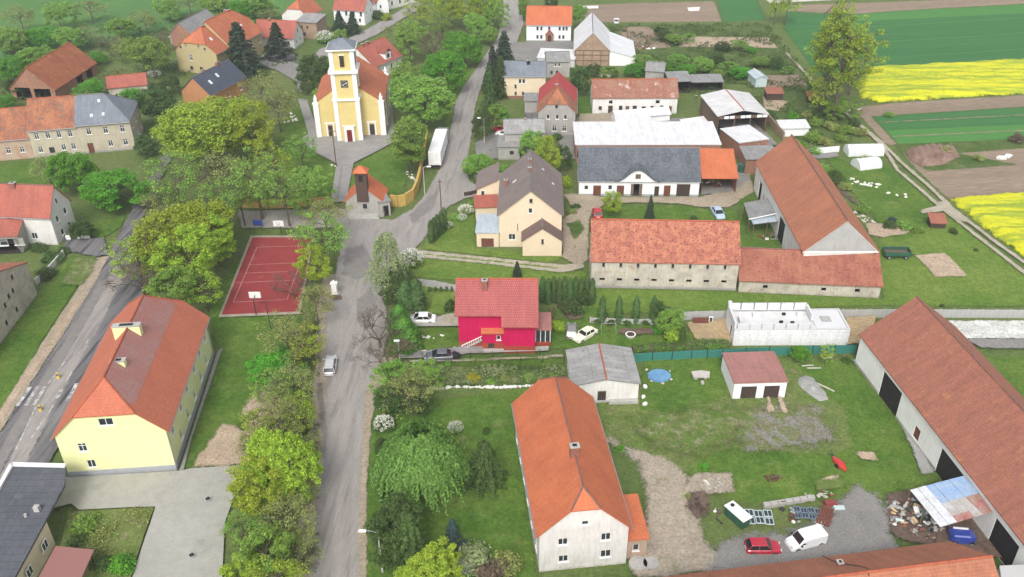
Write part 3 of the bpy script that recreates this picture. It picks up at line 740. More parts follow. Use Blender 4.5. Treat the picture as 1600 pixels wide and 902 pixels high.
def spec(k):
    """kinds of tree, each grown once when first needed"""
    if k in SPEC: return SPEC[k]
    d = deciduous
    mk = {
     'yg0': lambda: d(1, 12, 5, 'l_yg', clusters=150, per=80, ls=.24), 'yg1': lambda: d(2, 12, 5, 'l_yg', clusters=130, per=80, ls=.24, lump=.32),
     'oak0': lambda: d(3, 14, 6.2, 'l_oak', clusters=210, per=85, ls=.27, lump=.25), 'oak1': lambda: d(4, 12, 5, 'l_oak', clusters=120, per=75, ls=.25, lump=.35),
     'mid0': lambda: d(5, 11, 4.6, 'l_mid', clusters=140, per=80, ls=.24), 'mid1': lambda: d(6, 11, 4.6, 'l_mid', clusters=110, per=75, ls=.25, lump=.34),
     'viv0': lambda: d(7, 9, 4.2, 'l_viv', clusters=140, per=80, ls=.22, low=.15), 'viv1': lambda: d(8, 9, 4.2, 'l_viv', clusters=120, per=80, ls=.22, low=.15, lump=.3),
     'dark0': lambda: d(9, 9, 4, 'l_dark', clusters=130, per=80, ls=.22, low=.12), 'dark1': lambda: d(10, 9, 4, 'l_dark', clusters=110, per=80, ls=.22, low=.12, lump=.33),
     'ol0': lambda: d(11, 11, 4.6, 'l_olive', clusters=100, per=25, ls=.20, rc=1.05, twigs=True), 'ol1': lambda: d(12, 11, 4.6, 'l_olive', clusters=84, per=28, ls=.20, rc=1.1, twigs=True, lump=.35),
     'th0': lambda: d(13, 11, 4.2, 'l_mid', clusters=74, per=36, ls=.22, rc=1.0, twigs=True, lump=.35, low=.28),
     'ty0': lambda: d(14, 11, 4.4, 'l_yg', clusters=76, per=34, ls=.23, rc=1.0, twigs=True, lump=.38, low=.28),
     'oakL': lambda: d(40, 15, 10.5, 'l_oak', clusters=430, per=62, ls=.33, rc=1.3, lump=.22, low=.2), 'ygL': lambda: d(41, 12.5, 7.5, 'l_yg', clusters=300, per=62, ls=.29, rc=1.1, lump=.26, low=.2),
     'pop': lambda: d(15, 22, 5.2, 'l_yg', clusters=190, per=46, ls=.28, rc=1.2, low=.14, lump=.5, twigs=True),
     'tall': lambda: d(16, 11, 2.6, 'l_mid', clusters=100, per=70, ls=.22, rc=.85, low=.1, lump=.25),
     'sp0': lambda: conifer(17), 'sp1': lambda: conifer(18, 12, 2.6), 'bs': lambda: conifer(19, 4, 1.3, 'l_bluespruce', n=3200, ls=.13, tiers=10),
     'dk': lambda: conifer(20, 9, 3.3, 'l_dark', n=6500, ls=.2, power=.6),
     'tj': lambda: columnar(21), 'tj1': lambda: columnar(22, 5, 1.3, n=3600, ls=.15, leaf='l_hedge'), 'cyp': lambda: conifer(23, 11, 1.7, 'l_dark', n=5200, ls=.2, power=.55, tiers=16),
     'wil': lambda: weeping(24), 'bir': lambda: birch(25), 'bar': lambda: bare(26), 'bar1': lambda: bare(27, nleaf=3200),
     'b_mid': lambda: bush(28), 'b_viv': lambda: bush(29, leaf='l_viv'), 'b_dark': lambda: bush(30, leaf='l_dark'), 'b_ol': lambda: bush(31, leaf='l_olive', per=40),
     'b_yg': lambda: bush(32, leaf='l_yg'), 'b_pale': lambda: bush(33, leaf='l_pale', per=45), 'b_yel': lambda: bush(34, leaf='l_yellow'), 'b_br': lambda: bush(35, leaf='l_brown', per=35), 'b_blue': lambda: bush(36, leaf='l_bluespruce'),
     'baby': lambda: columnar(37, 1.0, .35, n=160, ls=.11, leaf='l_dark'),
    }
    SPEC[k] = mk[k](); return SPEC[k]
_bl = {}
def blossoms(n, Rr, H, seed=0):
    k = (n, seed)
    if k in _bl: return _bl[k]
    rng = np.random.default_rng(90+seed); d = rng.normal(size=(n//12, 3)); d /= np.linalg.norm(d, axis=1, keepdims=True); d[:, 2] = np.abs(d[:, 2])*.9
    c = d*np.array([Rr*.98, Rr*.98, H*.5]); c[:, 2] += H*.48; C = np.repeat(c, 12, 0)+rng.normal(size=(len(c)*12, 3))*.13
    _bl[k] = _quads_mesh('blossom', C, rng.normal(size=C.shape)+np.array([0, 0, 1.2]), rng.uniform(.5, 1, len(C))*.11, T('blossom'), rng); return _bl[k]
_tr = random.Random(5)
ALLTREES = []
def tree(kind, cx, cy, rpx, label, cat='tree', H=None, name='tree', group=None, flower=False, zfac=1.0):
    """cx, cy, rpx: where and how large the crown shows in the photograph (px)"""
    tm, cmn, Rr, H0, kc = spec(kind)
    hh = H or 8.0
    for _ in range(4):
        p = at(cx, cy, hh*kc); Rw = rpx/ppm(p); hh = H or H0*Rw/Rr*zfac
    s = Rw/Rr; sz = hh/H0
    o = empty(name, (p.x, p.y, 0), _tr.uniform(0, 2*PI), label, cat, group); o.scale = (s, s, sz)
    place('trunk' if not kind.startswith('b_') else 'stems', tm, o); place('crown', cmn, o)
    if flower: place('blossom', blossoms(900, Rr, H0, int(cx) % 2), o)
    ALLTREES.append(o); return o
def hedge(line, w, h, leaf, label, name='hedge', cat='hedge', dens=75, ls=.12, seed=1, world=False):
    rng = np.random.default_rng(seed); P = [Vector(p) for p in line] if world else [at(*p) for p in line]; C, N_ = [], []
    core = MB()
    for a, b in zip(P[:-1], P[1:]):
        d = b-a; L = d.length; d.normalize(); nn = Vector((-d.y, d.x, 0)); n = int(dens*L*(w+2*h)*.8)
        s = rng.uniform(0, L, n); per = w+2*h; t = rng.uniform(0, per, n)
        off = np.where(t < h, -w/2, np.where(t < h+w, t-h-w/2, w/2)); z = np.where(t < h, t, np.where(t < h+w, h, per-t))
        wob = .1*np.sin(s*1.7)+.08*np.sin(s*4.1+1)+rng.normal(size=n)*.06
        nx = np.where(t < h, -1, np.where(t < h+w, 0, 1)); nz = np.where((t >= h) & (t < h+w), 1, .35)
        X = a.x+d.x*s+nn.x*(off+nx*wob); Y = a.y+d.y*s+nn.y*(off+nx*wob); Z = z+np.where(nx == 0, wob, 0)
        C.append(np.stack([X, Y, Z], 1)); N_.append(np.stack([nn.x*nx, nn.y*nx, nz], 1)+rng.normal(size=(n, 3))*.35)
        M = Matrix.Translation(a) @ Matrix.Rotation(math.atan2(d.y, d.x), 4, 'Z'); core.box(0, L, -w/2+.12, w/2-.12, 0, h-.12, M=M)
    C = np.concatenate(C); N_ = np.concatenate(N_)
    o = empty(name, P[0], 0, label, cat)
    T0 = Matrix.Translation(-P[0]); C = C-np.array(P[0])
    k = place('crown', _quads_mesh('crown', C, N_, rng.uniform(.6, 1.3, len(C))*ls, T(leaf), rng), o)
    c = core.build('stems', T('bark'), o, loc=-P[0]); return o
# ------------------------------------------------------------------ vehicles
def _loft(mb, st, mi=0):
    """st: stations (x, half width, z bottom, z top, corner)"""
    n0 = len(mb.v); k = 8
    for x, hw, zb, zt, c in st:
        for y, z in ((-hw+c*.4, zb), (-hw, zb+c*.6), (-hw*1.0, zt-c), (-hw+c, zt), (hw-c, zt), (hw, zt-c), (hw, zb+c*.6), (hw-c*.4, zb)):
            mb.v.append((x, y, z))
    for i in range(len(st)-1):
        for j in range(k):
            a = n0+i*k+j; b = n0+i*k+(j+1) % k; mb.f.append((a, b, b+k, a+k)); mb.m.append(mi)
    mb.f.append(tuple(n0+j for j in range(k))[::-1]); mb.m.append(mi)
    e = n0+(len(st)-1)*k; mb.f.append(tuple(e+j for j in range(k))); mb.m.append(mi)
_wm = {}
def _wheel(r, w):
    k = (r, w)
    if k not in _wm:
        t = MB(); t.tube((0, -w/2, 0), (0, w/2, 0), r, r, n=18); m = MB(); m.tube((0, -w/2-.012, 0), (0, w/2+.012, 0), r*.62, r*.62, n=12)
        for i in range(5):
            a = 2*PI*i/5; m.box(-.03, .03, -w/2-.02, w/2+.02, r*.1, r*.6, M=Matrix.Rotation(a, 4, 'Y'))
        _wm[k] = (t.mesh('tyre', T('rubber')), m.mesh('rim', T('rim')))
    return _wm[k]
CARS = {
 # L, W, H, belt, cab: (rear base, rear top, front top, front base) as fractions from the rear, hood z
 'hatch': (3.85, 1.66, 1.46, .92, (.02, .14, .56, .74), .86),
 'sedan': (4.45, 1.76, 1.42, .90, (.14, .28, .58, .76), .84),
 'estate': (4.5, 1.76, 1.50, .94, (.015, .09, .58, .75), .88),
 'classic': (4.25, 1.62, 1.42, .88, (.17, .24, .56, .66), .86),
}
def car(kind, c, ahead, colour, label, name='parked_car', cat='car', group=None, seen=None):
    p = at(*c); q = at(*ahead); rz = math.atan2(q.y-p.y, q.x-p.x)
    root = empty(name, (p.x, p.y, .03), rz, label, cat, group)
    if colour not in MT: pass
    pm = T(colour)
    if kind == 'van':
        L, W, H = 4.4, 1.8, 1.84; hw = W/2; X = lambda f: -L/2+L*f
        b = MB(); _loft(b, [(X(0), hw*.9, .32, 1.62, .1), (X(.015), hw*.96, .26, 1.74, .14), (X(.08), hw, .22, 1.82, .16), (X(.55), hw, .22, 1.84, .17), (X(.66), hw*.98, .22, 1.78, .17), (X(.74), hw*.96, .22, 1.38, .16), (X(.80), hw*.96, .22, 1.08, .12), (X(.9), hw*.94, .24, .98, .14), (X(.975), hw*.88, .27, .84, .14), (X(1), hw*.75, .34, .66, .12)])
        b.build('body', pm, root, smooth=False)
        g = MB(); t = .012
        g.face([(X(.795), -hw*.83, 1.11), (X(.795), hw*.83, 1.11), (X(.672)+.03, hw*.74, 1.77), (X(.672)+.03, -hw*.74, 1.77)])
        g.build('windscreen', T('carglass'), root)
        for s in (-1, 1):
            g = MB(); y = s*(hw*.985+.01); g.face([(X(.55), y, 1.10), (X(.745), y*.985, 1.08), (X(.70), y*.97, 1.42), (X(.655), y*.965, 1.60), (X(.55), y*.98, 1.62)][::s]); g.build('side_window', T('carglass'), root)
            mr = MB(); mr.box(X(.745), X(.775), s*(hw+.02) if s > 0 else -hw-.2, hw+.2 if s > 0 else -hw-.02, 1.02, 1.2); mr.build('mirror', T('black'), root)
        g = MB(); g.box(X(0)-.012, X(0)+.0, -hw*.6, hw*.6, 1.15, 1.5); g.build('rear_window', T('carglass'), root)
        r, ax = .33, (.17, .82)
        lights = ((X(.965), .78, .22), (X(0), 1.0, .4))
    else:
        L, W, H, belt, cab, hz = CARS[kind]; hw = W/2; X = lambda f: -L/2+L*f; c0 = .07 if kind == 'classic' else .12
        b = MB()
        tail = belt*.98 if kind in ('hatch', 'estate') else belt*.96
        _loft(b, [(X(0), hw*.84, .36, tail-.12, c0), (X(.025), hw*.93, .26, tail, c0), (X(.1), hw*.98, .22, belt, c0), (X(.4), hw, .2, belt, c0), (X(cab[3]), hw*.99, .2, belt, c0), (X(.88), hw*.96, .22, hz, c0+.02), (X(.965), hw*.9, .25, hz-.12, c0), (X(1), hw*.78, .33, hz-.26, c0*.8)])
        rt = [(X(cab[1])-.05, hw*.70, H-.10, H-.035, .03), (X(cab[1])+.12, hw*.745, H-.085, H, .035), (X(cab[2])-.15, hw*.745, H-.085, H, .035), (X(cab[2])+.05, hw*.70, H-.10, H-.04, .03)]
        _loft(b, rt)
        for s in (-1, 1):      # pillars
            for f0, f1 in ((cab[0], cab[1]), (cab[3], cab[2]), ((cab[1]+cab[2])/2-.01, (cab[1]+cab[2])/2)):
                b.tube((X(f0), s*hw*.90, belt-.02), (X(f1), s*hw*.725, H-.06), .045, .04, n=4)
        b.build('body', pm, root)
        g = MB(); zb, zt = belt-.03, H-.08; wb_, wt = hw*.885, hw*.70
        P = [(X(cab[0]), -wb_, zb), (X(cab[3]), -wb_, zb), (X(cab[3]), wb_, zb), (X(cab[0]), wb_, zb), (X(cab[1]), -wt, zt), (X(cab[2]), -wt, zt), (X(cab[2]), wt, zt), (X(cab[1]), wt, zt)]
        for nm, idx in (('side_window', (0, 1, 5, 4)), ('windscreen', (1, 2, 6, 5)), ('side_window', (2, 3, 7, 6)), ('rear_window', (3, 0, 4, 7))):
            g = MB(); g.face([P[i] for i in idx]); g.build(nm, T('carglass'), root)
        for s in (-1, 1):
            mr = MB(); mr.box(X(cab[3])-.28, X(cab[3])-.12, hw+.0 if s > 0 else -hw-.16, hw+.16 if s > 0 else -hw, belt, belt+.13); mr.build('mirror', pm, root)
        if kind == 'estate':
            for s in (-1, 1):
                rr_ = MB(); rr_.tube((X(cab[1])+.1, s*hw*.66, H+.05), (X(cab[2])-.1, s*hw*.66, H+.05), .025, n=5); rr_.build('roof_rail', T('steel'), root)
        r, ax = .31, (.19, .815)
        lights = ((X(.975), hz-.24, .15), (X(.0), tail-.22, .15))
    t, m = _wheel(r, .2)
    for f in ax:
        for s in (-1, 1):
            w = place('wheel', t, root, (X(f), s*(hw-.09), r-.03)); place('rim', m, w)
    for s in (-1, 1):
        h = MB(); h.box(lights[0][0]-.05, lights[0][0]+.10, s*hw*.62-.16, s*hw*.62+.16, lights[0][1]-.06, lights[0][1]+.1); h.build('headlight', T('lamp_glass'), root)
        h = MB(); h.box(lights[1][0]-.02, lights[1][0]+.1, s*hw*.74-.1, s*hw*.74+.1, lights[1][1]-.07, lights[1][1]+lights[1][2]); h.build('taillight', T('lamp_red'), root)
    pl = MB(); pl.box(X(0)-.03, X(0)+.02, -.26, .26, .5, .61); pl.build('number_plate', T('trim_white'), root)
    return root
MT['lamp_glass'] = plain('headlamp_glass', (.62, .63, .64), .15); MT['lamp_red'] = plain('tail_lamp_red', (.35, .015, .01), .25)
for k, c in dict(p_silver=(.50, .51, .53), p_white=(.78, .79, .80), p_dark=(.10, .11, .13), p_cream=(.78, .76, .60), p_grey=(.22, .22, .21), p_red=(.50, .012, .03), p_crimson=(.42, .008, .03), p_blue=(.42, .52, .66), p_black=(.02, .02, .022)).items():
    MT[k] = paint('car_paint_'+k[2:], c)
def semitrailer():
    a, b = at(680, 266), at(697, 208)
    d = (b-a).normalized(); rz = math.atan2(d.y, d.x); L = 12.6; Wd = 2.5
    root = empty('semitrailer_truck', (a.x, a.y, .03), rz, 'white box semitrailer truck parked along the wall by the church road', 'truck')
    b = MB(); b.box(0, L, -Wd/2, Wd/2, 1.1, 3.85); b.build('cargo_box', T('w_white2'), root)
    r = MB(); r.box(-.04, L+.04, -Wd/2-.03, Wd/2+.03, 3.852, 3.93)
    for s in (-1, 1): r.box(-.04, L+.04, s*(Wd/2+.02)-.03, s*(Wd/2+.02)+.03, 1.05, 1.2)
    for s in (-1, 1): r.box(-.06, -.002, s*(Wd/2-.06)-.08, s*(Wd/2-.06)+.08, 1.1, 3.85)
    r.build('frame_trim', T('trim_white'), root)
    for s in (-1, 1):
        dd = MB(); dd.box(-.05, -.004, .03 if s > 0 else -Wd/2+.16, Wd/2-.16 if s > 0 else -.03, 1.18, 3.78); do = dd.build('rear_door', T('trim_white'), root)
        hb = MB(); hb.tube((-.08, s*.3, 1.2), (-.08, s*.3, 3.7), .025, n=5); hb.tube((-.08, s*.7, 1.2), (-.08, s*.7, 3.7), .025, n=5); hb.build('locking_bar', T('steel'), do)
    c = MB(); c.box(.3, L-.2, -.5, .5, .85, 1.09); c.box(-.1, .1, -1.1, 1.1, .5, .72); c.build('chassis', T('iron'), root)
    t, m = _wheel(.5, .32)
    for x in (1.9, 3.2, 4.5, 12.4, 15.7):
        for s in (-1, 1):
            w = place('wheel', t, root, (x, s*1.02, .49)); place('rim', m, w)
    k = MB(); _loft(k, [(13.9, 1.22, .6, 3.3, .15), (14.2, 1.24, .5, 3.5, .15), (15.6, 1.24, .45, 3.2, .18), (16.2, 1.2, .45, 2.9, .2), (16.35, 1.15, .5, 1.6, .2)])
    k.box(11.6, 13.9, -.5, .5, .7, .95); k.build('cab', T('p_grey'), root)
    g = MB(); g.box(16.22, 16.3, -1.0, 1.0, 1.75, 2.65); g.build('windscreen', T('carglass'), root)
    for s in (-1, 1):
        h = MB(); h.box(-.12, -.08, s*.95-.14, s*.95+.14, .55, .68); h.build('taillight', T('lamp_red'), root)
# ------------------------------------------------------------------ small builders
def street_lamp(base, h, label, arm=(-1, 0), armlen=1.6, material='concrete', group=None):
    p = at(*base); root = empty('street_lamp', p, 0, label, 'street lamp', group)
    m = MB(); m.tube((0, 0, 0), (0, 0, h), .13, .07, n=8); m.build('pole', T(material), root)
    ax = Vector((arm[0], arm[1], 0)).normalized()
    if armlen:
        a = MB(); a.tube((0, 0, h-.1), tuple(ax*armlen*.5+Vector((0, 0, h+.15))), .035, n=5); a.tube(tuple(ax*armlen*.5+Vector((0, 0, h+.15))), tuple(ax*armlen+Vector((0, 0, h+.2))), .035, n=5); a.build('arm', T('steel'), root)
    l = MB(); c = ax*(armlen+.2)+Vector((0, 0, h+.16)); M = Matrix.Translation(c) @ Matrix.Rotation(math.atan2(ax.y, ax.x), 4, 'Z')
    l.box(-.42, .42, -.16, .16, -.08, .1, M=M, taper=.05); lh = l.build('lamp_head', T('trim_white'), root)
    g = MB(); g.box(-.3, .3, -.12, .12, -.13, -.082, M=M); g.build('lens', T('lamp_glass'), lh)
    return root
def pole(base, h, label, r=.12, wires=False, material='wood', cat='utility pole', name='utility_pole'):
    p = at(*base); root = empty(name, p, 0, label, cat)
    m = MB(); m.tube((0, 0, 0), (0, 0, h), r, r*.65, n=8); m.build('pole', T(material), root)
    c = MB(); c.box(-.7, .7, -.05, .05, h-.5, h-.38); c.build('crossarm', T(material), root)
    for x in (-.6, 0, .6):
        i = MB(); i.tube((x, 0, h-.378), (x, 0, h-.2), .05, .035, n=6); i.build('insulator', T('trim_white'), root)
    return root
def stones(name, line, n, r, label, cat, material='stone_w', spread=.3, seed=3, world=None, kindname='stone', z=0):
    rng = random.Random(seed); P = [at(*p) for p in line]; root = empty(name, P[0], 0, label, cat)
    meshes = []
    for i in range(5):
        m = MB(); m.rock((0, 0, 0), 1, rng, flat=.65); meshes.append(m.mesh(kindname, T(material)))
    seg = [(b-a).length for a, b in zip(P[:-1], P[1:])]; tot = sum(seg)
    for i in range(n):
        t = tot*(i+.5)/n; k = 0
        while t > seg[k] and k < len(seg)-1: t -= seg[k]; k += 1
        q = P[k].lerp(P[k+1], t/seg[k])-P[0]; rr = r*rng.uniform(.6, 1.35)
        place(kindname, rng.choice(meshes), root, (q.x+rng.uniform(-spread, spread), q.y+rng.uniform(-spread, spread), z+rr*.3), (0, 0, rng.uniform(0, 6)), (rr, rr, rr*rng.uniform(.7, 1.1)))
    return root
def panel_fence(name, line, step, h, th, label, cat, material, post=None, postm=None, cap=None, gapz=0, boards=0, world=False):
    P = [Vector(p) for p in line] if world else [at(*p) for p in line]; root = empty(name, P[0], 0, label, cat); cache = {}
    for a, b in zip(P[:-1], P[1:]):
        d = b-a; L = d.length; n = max(1, round(L/step)); s = L/n; rz = math.atan2(d.y, d.x)
        k = round(s, 1)
        if k not in cache:
            m = MB()
            if boards:
                bh = (h-gapz)/boards
                for i in range(boards): m.box(.06, s-.06, -th/2, th/2, gapz+i*bh+.015, gapz+(i+1)*bh-.015)
            else: m.box(.05, s-.05, -th/2, th/2, gapz, h)
            if cap: m.box(.0, s, -th/2-.05, th/2+.05, h+.002, h+.07)
            cache[k] = m.mesh('panel', T(material))
            if post: q = MB(); q.box(-post/2, post/2, -post/2, post/2, 0, h+.1); cache['p'] = q.mesh('post', T(postm or material))
        for i in range(n):
            q = a-P[0]+d.normalized()*s*i; place('panel', cache[k], root, q, (0, 0, rz))
            if post: place('post', cache['p'], root, q, (0, 0, rz))
    if post: place('post', cache['p'], root, P[-1]-P[0])
    return root
def wire_fence(line, step, h, label, material='iron'):
    P = [at(*p) for p in line]; root = empty('wire_fence', P[0], 0, label, 'fence')
    pm = MB(); pm.tube((0, 0, 0), (0, 0, h), .035, n=5); pm = pm.mesh('post', T(material)); w = MB()
    for a, b in zip(P[:-1], P[1:]):
        d = b-a; n = max(1, round(d.length/step))
        for i in range(n+1): place('post', pm, root, a-P[0]+d*(i/n))
        for z in (.15, h*.5, h*.95): w.tube(a-P[0]+Vector((0, 0, z)), b-P[0]+Vector((0, 0, z)), .012, n=3, cap=False)
        m = int(d.length/.25)
        for i in range(m): q = a-P[0]+d*(i/m); w.tube(q+Vector((0, 0, .15)), q+Vector((0, 0, h*.95)), .008, n=3, cap=False)
    w.build('wire_mesh', T(material), root); return root
def junk(center, rx, ry, n, label, seed, mats, name='scrap_heap', cat='scrap heap', h=.8, size=.35, rz=0):
    """a heap of odd pieces, each its own object"""
    rng = random.Random(seed); p = at(*center); root = empty(name, p, rz, label, cat); base = []
    for k in range(3):
        m = MB(); m.box(-.5, .5, -.35, .35, -.2, .2, taper=.04); base.append(m)
        m = MB(); m.tube((-.6, 0, 0), (.6, 0, 0), .22, .22, n=8); base.append(m)
        m = MB(); m.rock((0, 0, 0), .6, rng, flat=.6); base.append(m)
        m = MB(); m.box(-.9, .9, -.1, .1, -.05, .05); base.append(m)
    ms = [b.mesh('scrap_piece', T(rng.choice(mats))) for b in base for _ in (0, 1)]
    for i in range(n):
        a = rng.uniform(0, 2*PI); k = rng.random()**.5; x, y = rx*k*math.cos(a), ry*k*math.sin(a); s = size*rng.uniform(.6, 1.5)
        place('scrap_piece', rng.choice(ms), root, (x, y, h*(1-k*k)*rng.uniform(.3, 1)+.12), (rng.uniform(-.5, .5), rng.uniform(-.5, .5), rng.uniform(0, 6)), (s, s, s))
    return root
def mound(name, px, material, h, label=None, cat=None, kind=None, soft=.3, rough=.25):
    poly = [at(*p) for p in px]
    def hf(X, Y, S): 
        t = np.clip(S/1.3, 0, 1); return h*np.sqrt(t)*(1-rough+rough*(np.sin(X*3.1+Y*1.7)*np.sin(Y*2.7-X*1.1)))-.03
    o = place(name, grid_mesh(name, poly, material, .0, soft, .3, hf)); return tag(o, label, cat, None, kind)
def boxobj(name, corners_px, z0, z1, material, label=None, cat=None, parent=None):
    m = MB(); P = [at(c[0], c[1], z1) for c in corners_px]; m.prism([(p.x, p.y) for p in P], z0, z1)
    o = m.build(name, T(material)); return tag(o, label, cat)
# ================================================================== GROUND
def gm(name, c1, c2, c3=None, **k):
    k.setdefault('scale', .12); k.setdefault('bscale', 3.0); k.setdefault('fine', .30); k.setdefault('rough', .95); k.setdefault('spec', .15); k.setdefault('bump', .5); k.setdefault('mid', .2 if 'grass' in name or 'lawn' in name or 'weeds' in name or 'meadow' in name else .08)
    return mat(name, c1, c2, c3=c3, soft=k.pop('soft', True), **k)
G = dict(
 grass=gm('rough_grass', (.085, .135, .034), (.125, .155, .05), (.16, .15, .075), s3=.35, t3=(.62, .72), soft=False, scale=.05),
 meadow=gm('spring_meadow', (.070, .165, .042), (.095, .20, .055), (.06, .115, .035), s3=.1, t3=(.55, .7), scale=.03),
 lawn=gm('mown_lawn', (.058, .125, .017), (.105, .168, .03), (.15, .175, .058), s3=.35, t3=(.56, .76), scale=.16),
 lawn2=gm('bright_lawn', (.09, .163, .024), (.138, .198, .038), (.17, .185, .065), s3=.25, t3=(.6, .75), scale=.1),
 scrub=gm('yellowish_rough_grass', (.095, .15, .032), (.14, .17, .055), (.20, .175, .10), s3=.5, t3=(.56, .7), scale=.15),
 weeds=gm('garden_weeds', (.055, .10, .022), (.10, .135, .04), (.17, .15, .09), s3=.6, t3=(.6, .68), scale=.3),
 asphalt=gm('worn_asphalt', (.31, .288, .27), (.27, .25, .235), (.215, .198, .185), s3=.55, t3=(.56, .72), scale=.4, bscale=5, fine=.13, stretch=(1.6, .22, 1), rz=0),
 asphalt2=gm('wet_dark_asphalt', (.13, .126, .132), (.195, .186, .184), (.07, .068, .078), s3=.5, t3=(.52, .60), scale=.45, bscale=5, fine=.14, stretch=(1.8, .12, 1), rz=R(-4)),
 lane=gm('pale_road_lane', (.315, .29, .272), (.28, .258, .24), (.22, .205, .195), s3=.6, t3=(.5, .62), scale=.5, bscale=6, fine=.12, stretch=(2, .15, 1), rz=R(-3)),
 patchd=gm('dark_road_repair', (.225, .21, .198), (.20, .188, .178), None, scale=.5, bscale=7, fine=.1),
 yard=gm('grey_gravel_yard', (.235, .225, .21), (.195, .19, .18), (.15, .15, .12), s3=.35, t3=(.6, .75), scale=.15, bscale=5),
 dirt=gm('beige_dirt', (.36, .30, .225), (.29, .245, .18), (.16, .17, .08), s3=.5, t3=(.6, .72), scale=.2),
 clay=gm('pinkish_sandy_soil', (.42, .33, .24), (.35, .27, .2), (.2, .19, .09), s3=.4, t3=(.6, .7), scale=.3),
 soil=gm('ploughed_soil', (.27, .205, .15), (.22, .17, .125), (.3, .25, .19), s3=.3, t3=(.6, .7), scale=.05, bscale=1.2, stretch=(.25, 3, 1), rz=.12),
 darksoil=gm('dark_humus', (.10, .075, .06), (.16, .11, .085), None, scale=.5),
 track=gm('pale_wheel_track', (.40, .36, .285), (.33, .295, .225), (.2, .2, .1), s3=.5, t3=(.6, .7), scale=.3),
 worn=gm('worn_out_grass', (.15, .16, .06), (.25, .22, .15), (.095, .15, .032), s3=1.1, t3=(.40, .54), scale=.55, lo=.42, hi=.58, bscale=4, fine=.3),
 wornk=gm('gravelly_worn_grass', (.165, .16, .09), (.215, .205, .185), (.105, .14, .04), s3=.9, t3=(.5, .62), scale=.5, lo=.42, hi=.58, bscale=4, fine=.3),
 drivedirt=gm('greyish_trodden_dirt', (.345, .295, .232), (.29, .25, .195), (.2, .2, .11), s3=.5, t3=(.58, .72), scale=.2),
 wheat=gm('young_wheat', (.040, .135, .042), (.050, .152, .048), (.06, .165, .05), s3=.08, t3=(.5, .7), scale=.03, bscale=1.5, stretch=(.2, 2.5, 1), rz=.1, fine=.12),
 wheat2=gm('lighter_wheat', (.062, .19, .045), (.075, .205, .05), None, scale=.03, bscale=1.5, stretch=(.2, 2.5, 1), rz=.1, fine=.12),
 pale=gm('pale_stubble_field', (.55, .53, .47), (.45, .42, .35), None, scale=.05),
 paving=gm('concrete_paving_setts', (.35, .345, .31), (.315, .31, .275), (.27, .27, .24), s3=.25, t3=(.6, .75), scale=.08, bscale=5, fine=.08),
 churchpave=gm('grey_church_paving', (.285, .272, .262), (.245, .235, .225), (.2, .19, .175), s3=.5, t3=(.6, .7), scale=.2, bscale=6),
 sand=gm('building_sand', (.40, .30, .17), (.33, .25, .15), None, scale=.3),
 chalk=gm('white_chalky_rubble', (.60, .60, .57), (.45, .45, .42), (.3, .32, .26), s3=.7, t3=(.55, .68), scale=.4),
 grav=gm('light_grey_gravel', (.34, .34, .32), (.27, .27, .26), None, scale=1, bscale=9, fine=.3),
)
base = MB(); base.face([(-900, -60, 0), (900, -60, 0), (900, 2600, 0), (-900, 2600, 0)]); tag(base.build('ground', G['grass']), kind='structure')
# --- fields and meadow beyond the village
patch('meadow', [(-500, -90), (620, -90), (520, -20), (430, 45), (300, 18), (240, 62), (160, 66), (60, 105), (-60, 135), (-500, 190)], G['meadow'], 2)
patch('meadow', [(-60, 262), (60, 252), (120, 262), (130, 290), (60, 292), (-60, 300)], G['lawn'], .6)
patch('field_soil', [(902, 8), (1116, 2), (1128, 34), (918, 35)], G['soil'], 1.0)
patch('field_wheat', [(1117, -30), (1170, -30), (1196, 31), (1129, 34)], G['wheat'], .8)
patch('field_stubble', [(1190, -4), (1400, -16), (1750, -32), (1750, -19), (1400, -4), (1205, 5)], G['pale'], 1.2)
patch('field_soil', [(1215, 9), (1400, 3), (1750, -10), (1750, 0), (1600, 6), (1400, 17), (1335, 22), (1290, 20), (1228, 17)], G['soil'], .8)
patch('field_wheat', [(1230, 19), (1290, 22), (1335, 23), (1400, 18), (1750, -1), (1750, 86), (1600, 94), (1350, 109), (1300, 122), (1278, 118), (1224, 42)], G['wheat'], .8)
patch('field_wheat', [(1335, 23), (1400, 18), (1750, -1), (1750, 15), (1600, 21), (1340, 34)], G['wheat2'], .5)
patch('field_soil', [(1334, 169), (1400, 161), (1600, 149), (1750, 140), (1750, 159), (1600, 167), (1360, 182), (1403, 228), (1384, 226)], G['soil'], .6)
patch('field_wheat', [(1362, 183), (1600, 168), (1750, 160), (1750, 187), (1600, 195), (1384, 204)], G['wheat'], .5)
patch('field_wheat', [(1384, 204), (1600, 195), (1750, 187), (1750, 210), (1600, 217), (1404, 226)], G['wheat2'], .5)
patch('field_soil', [(1400, 228), (1600, 219), (1750, 212), (1750, 290), (1600, 301), (1482, 311), (1430, 264)], G['soil'], .7)
patch('field_verge', [(1395, 226), (1600, 219), (1600, 232), (1500, 240), (1590, 258), (1450, 268), (1425, 252)], G['weeds'], .6)
for a_, b_ in (((1240, 50), (1750, 18)), ((1252, 74), (1750, 42)), ((1268, 98), (1750, 67))):
    track('tractor_line', [a_, ((a_[0]+b_[0])/2, (a_[1]+b_[1])/2+.6), b_], .7, G['wheat2'], .3)
for a_, b_ in (((1372, 192), (1750, 172)), ((1395, 214), (1750, 197))): track('tractor_line', [a_, b_], .5, G['soil'], .25)
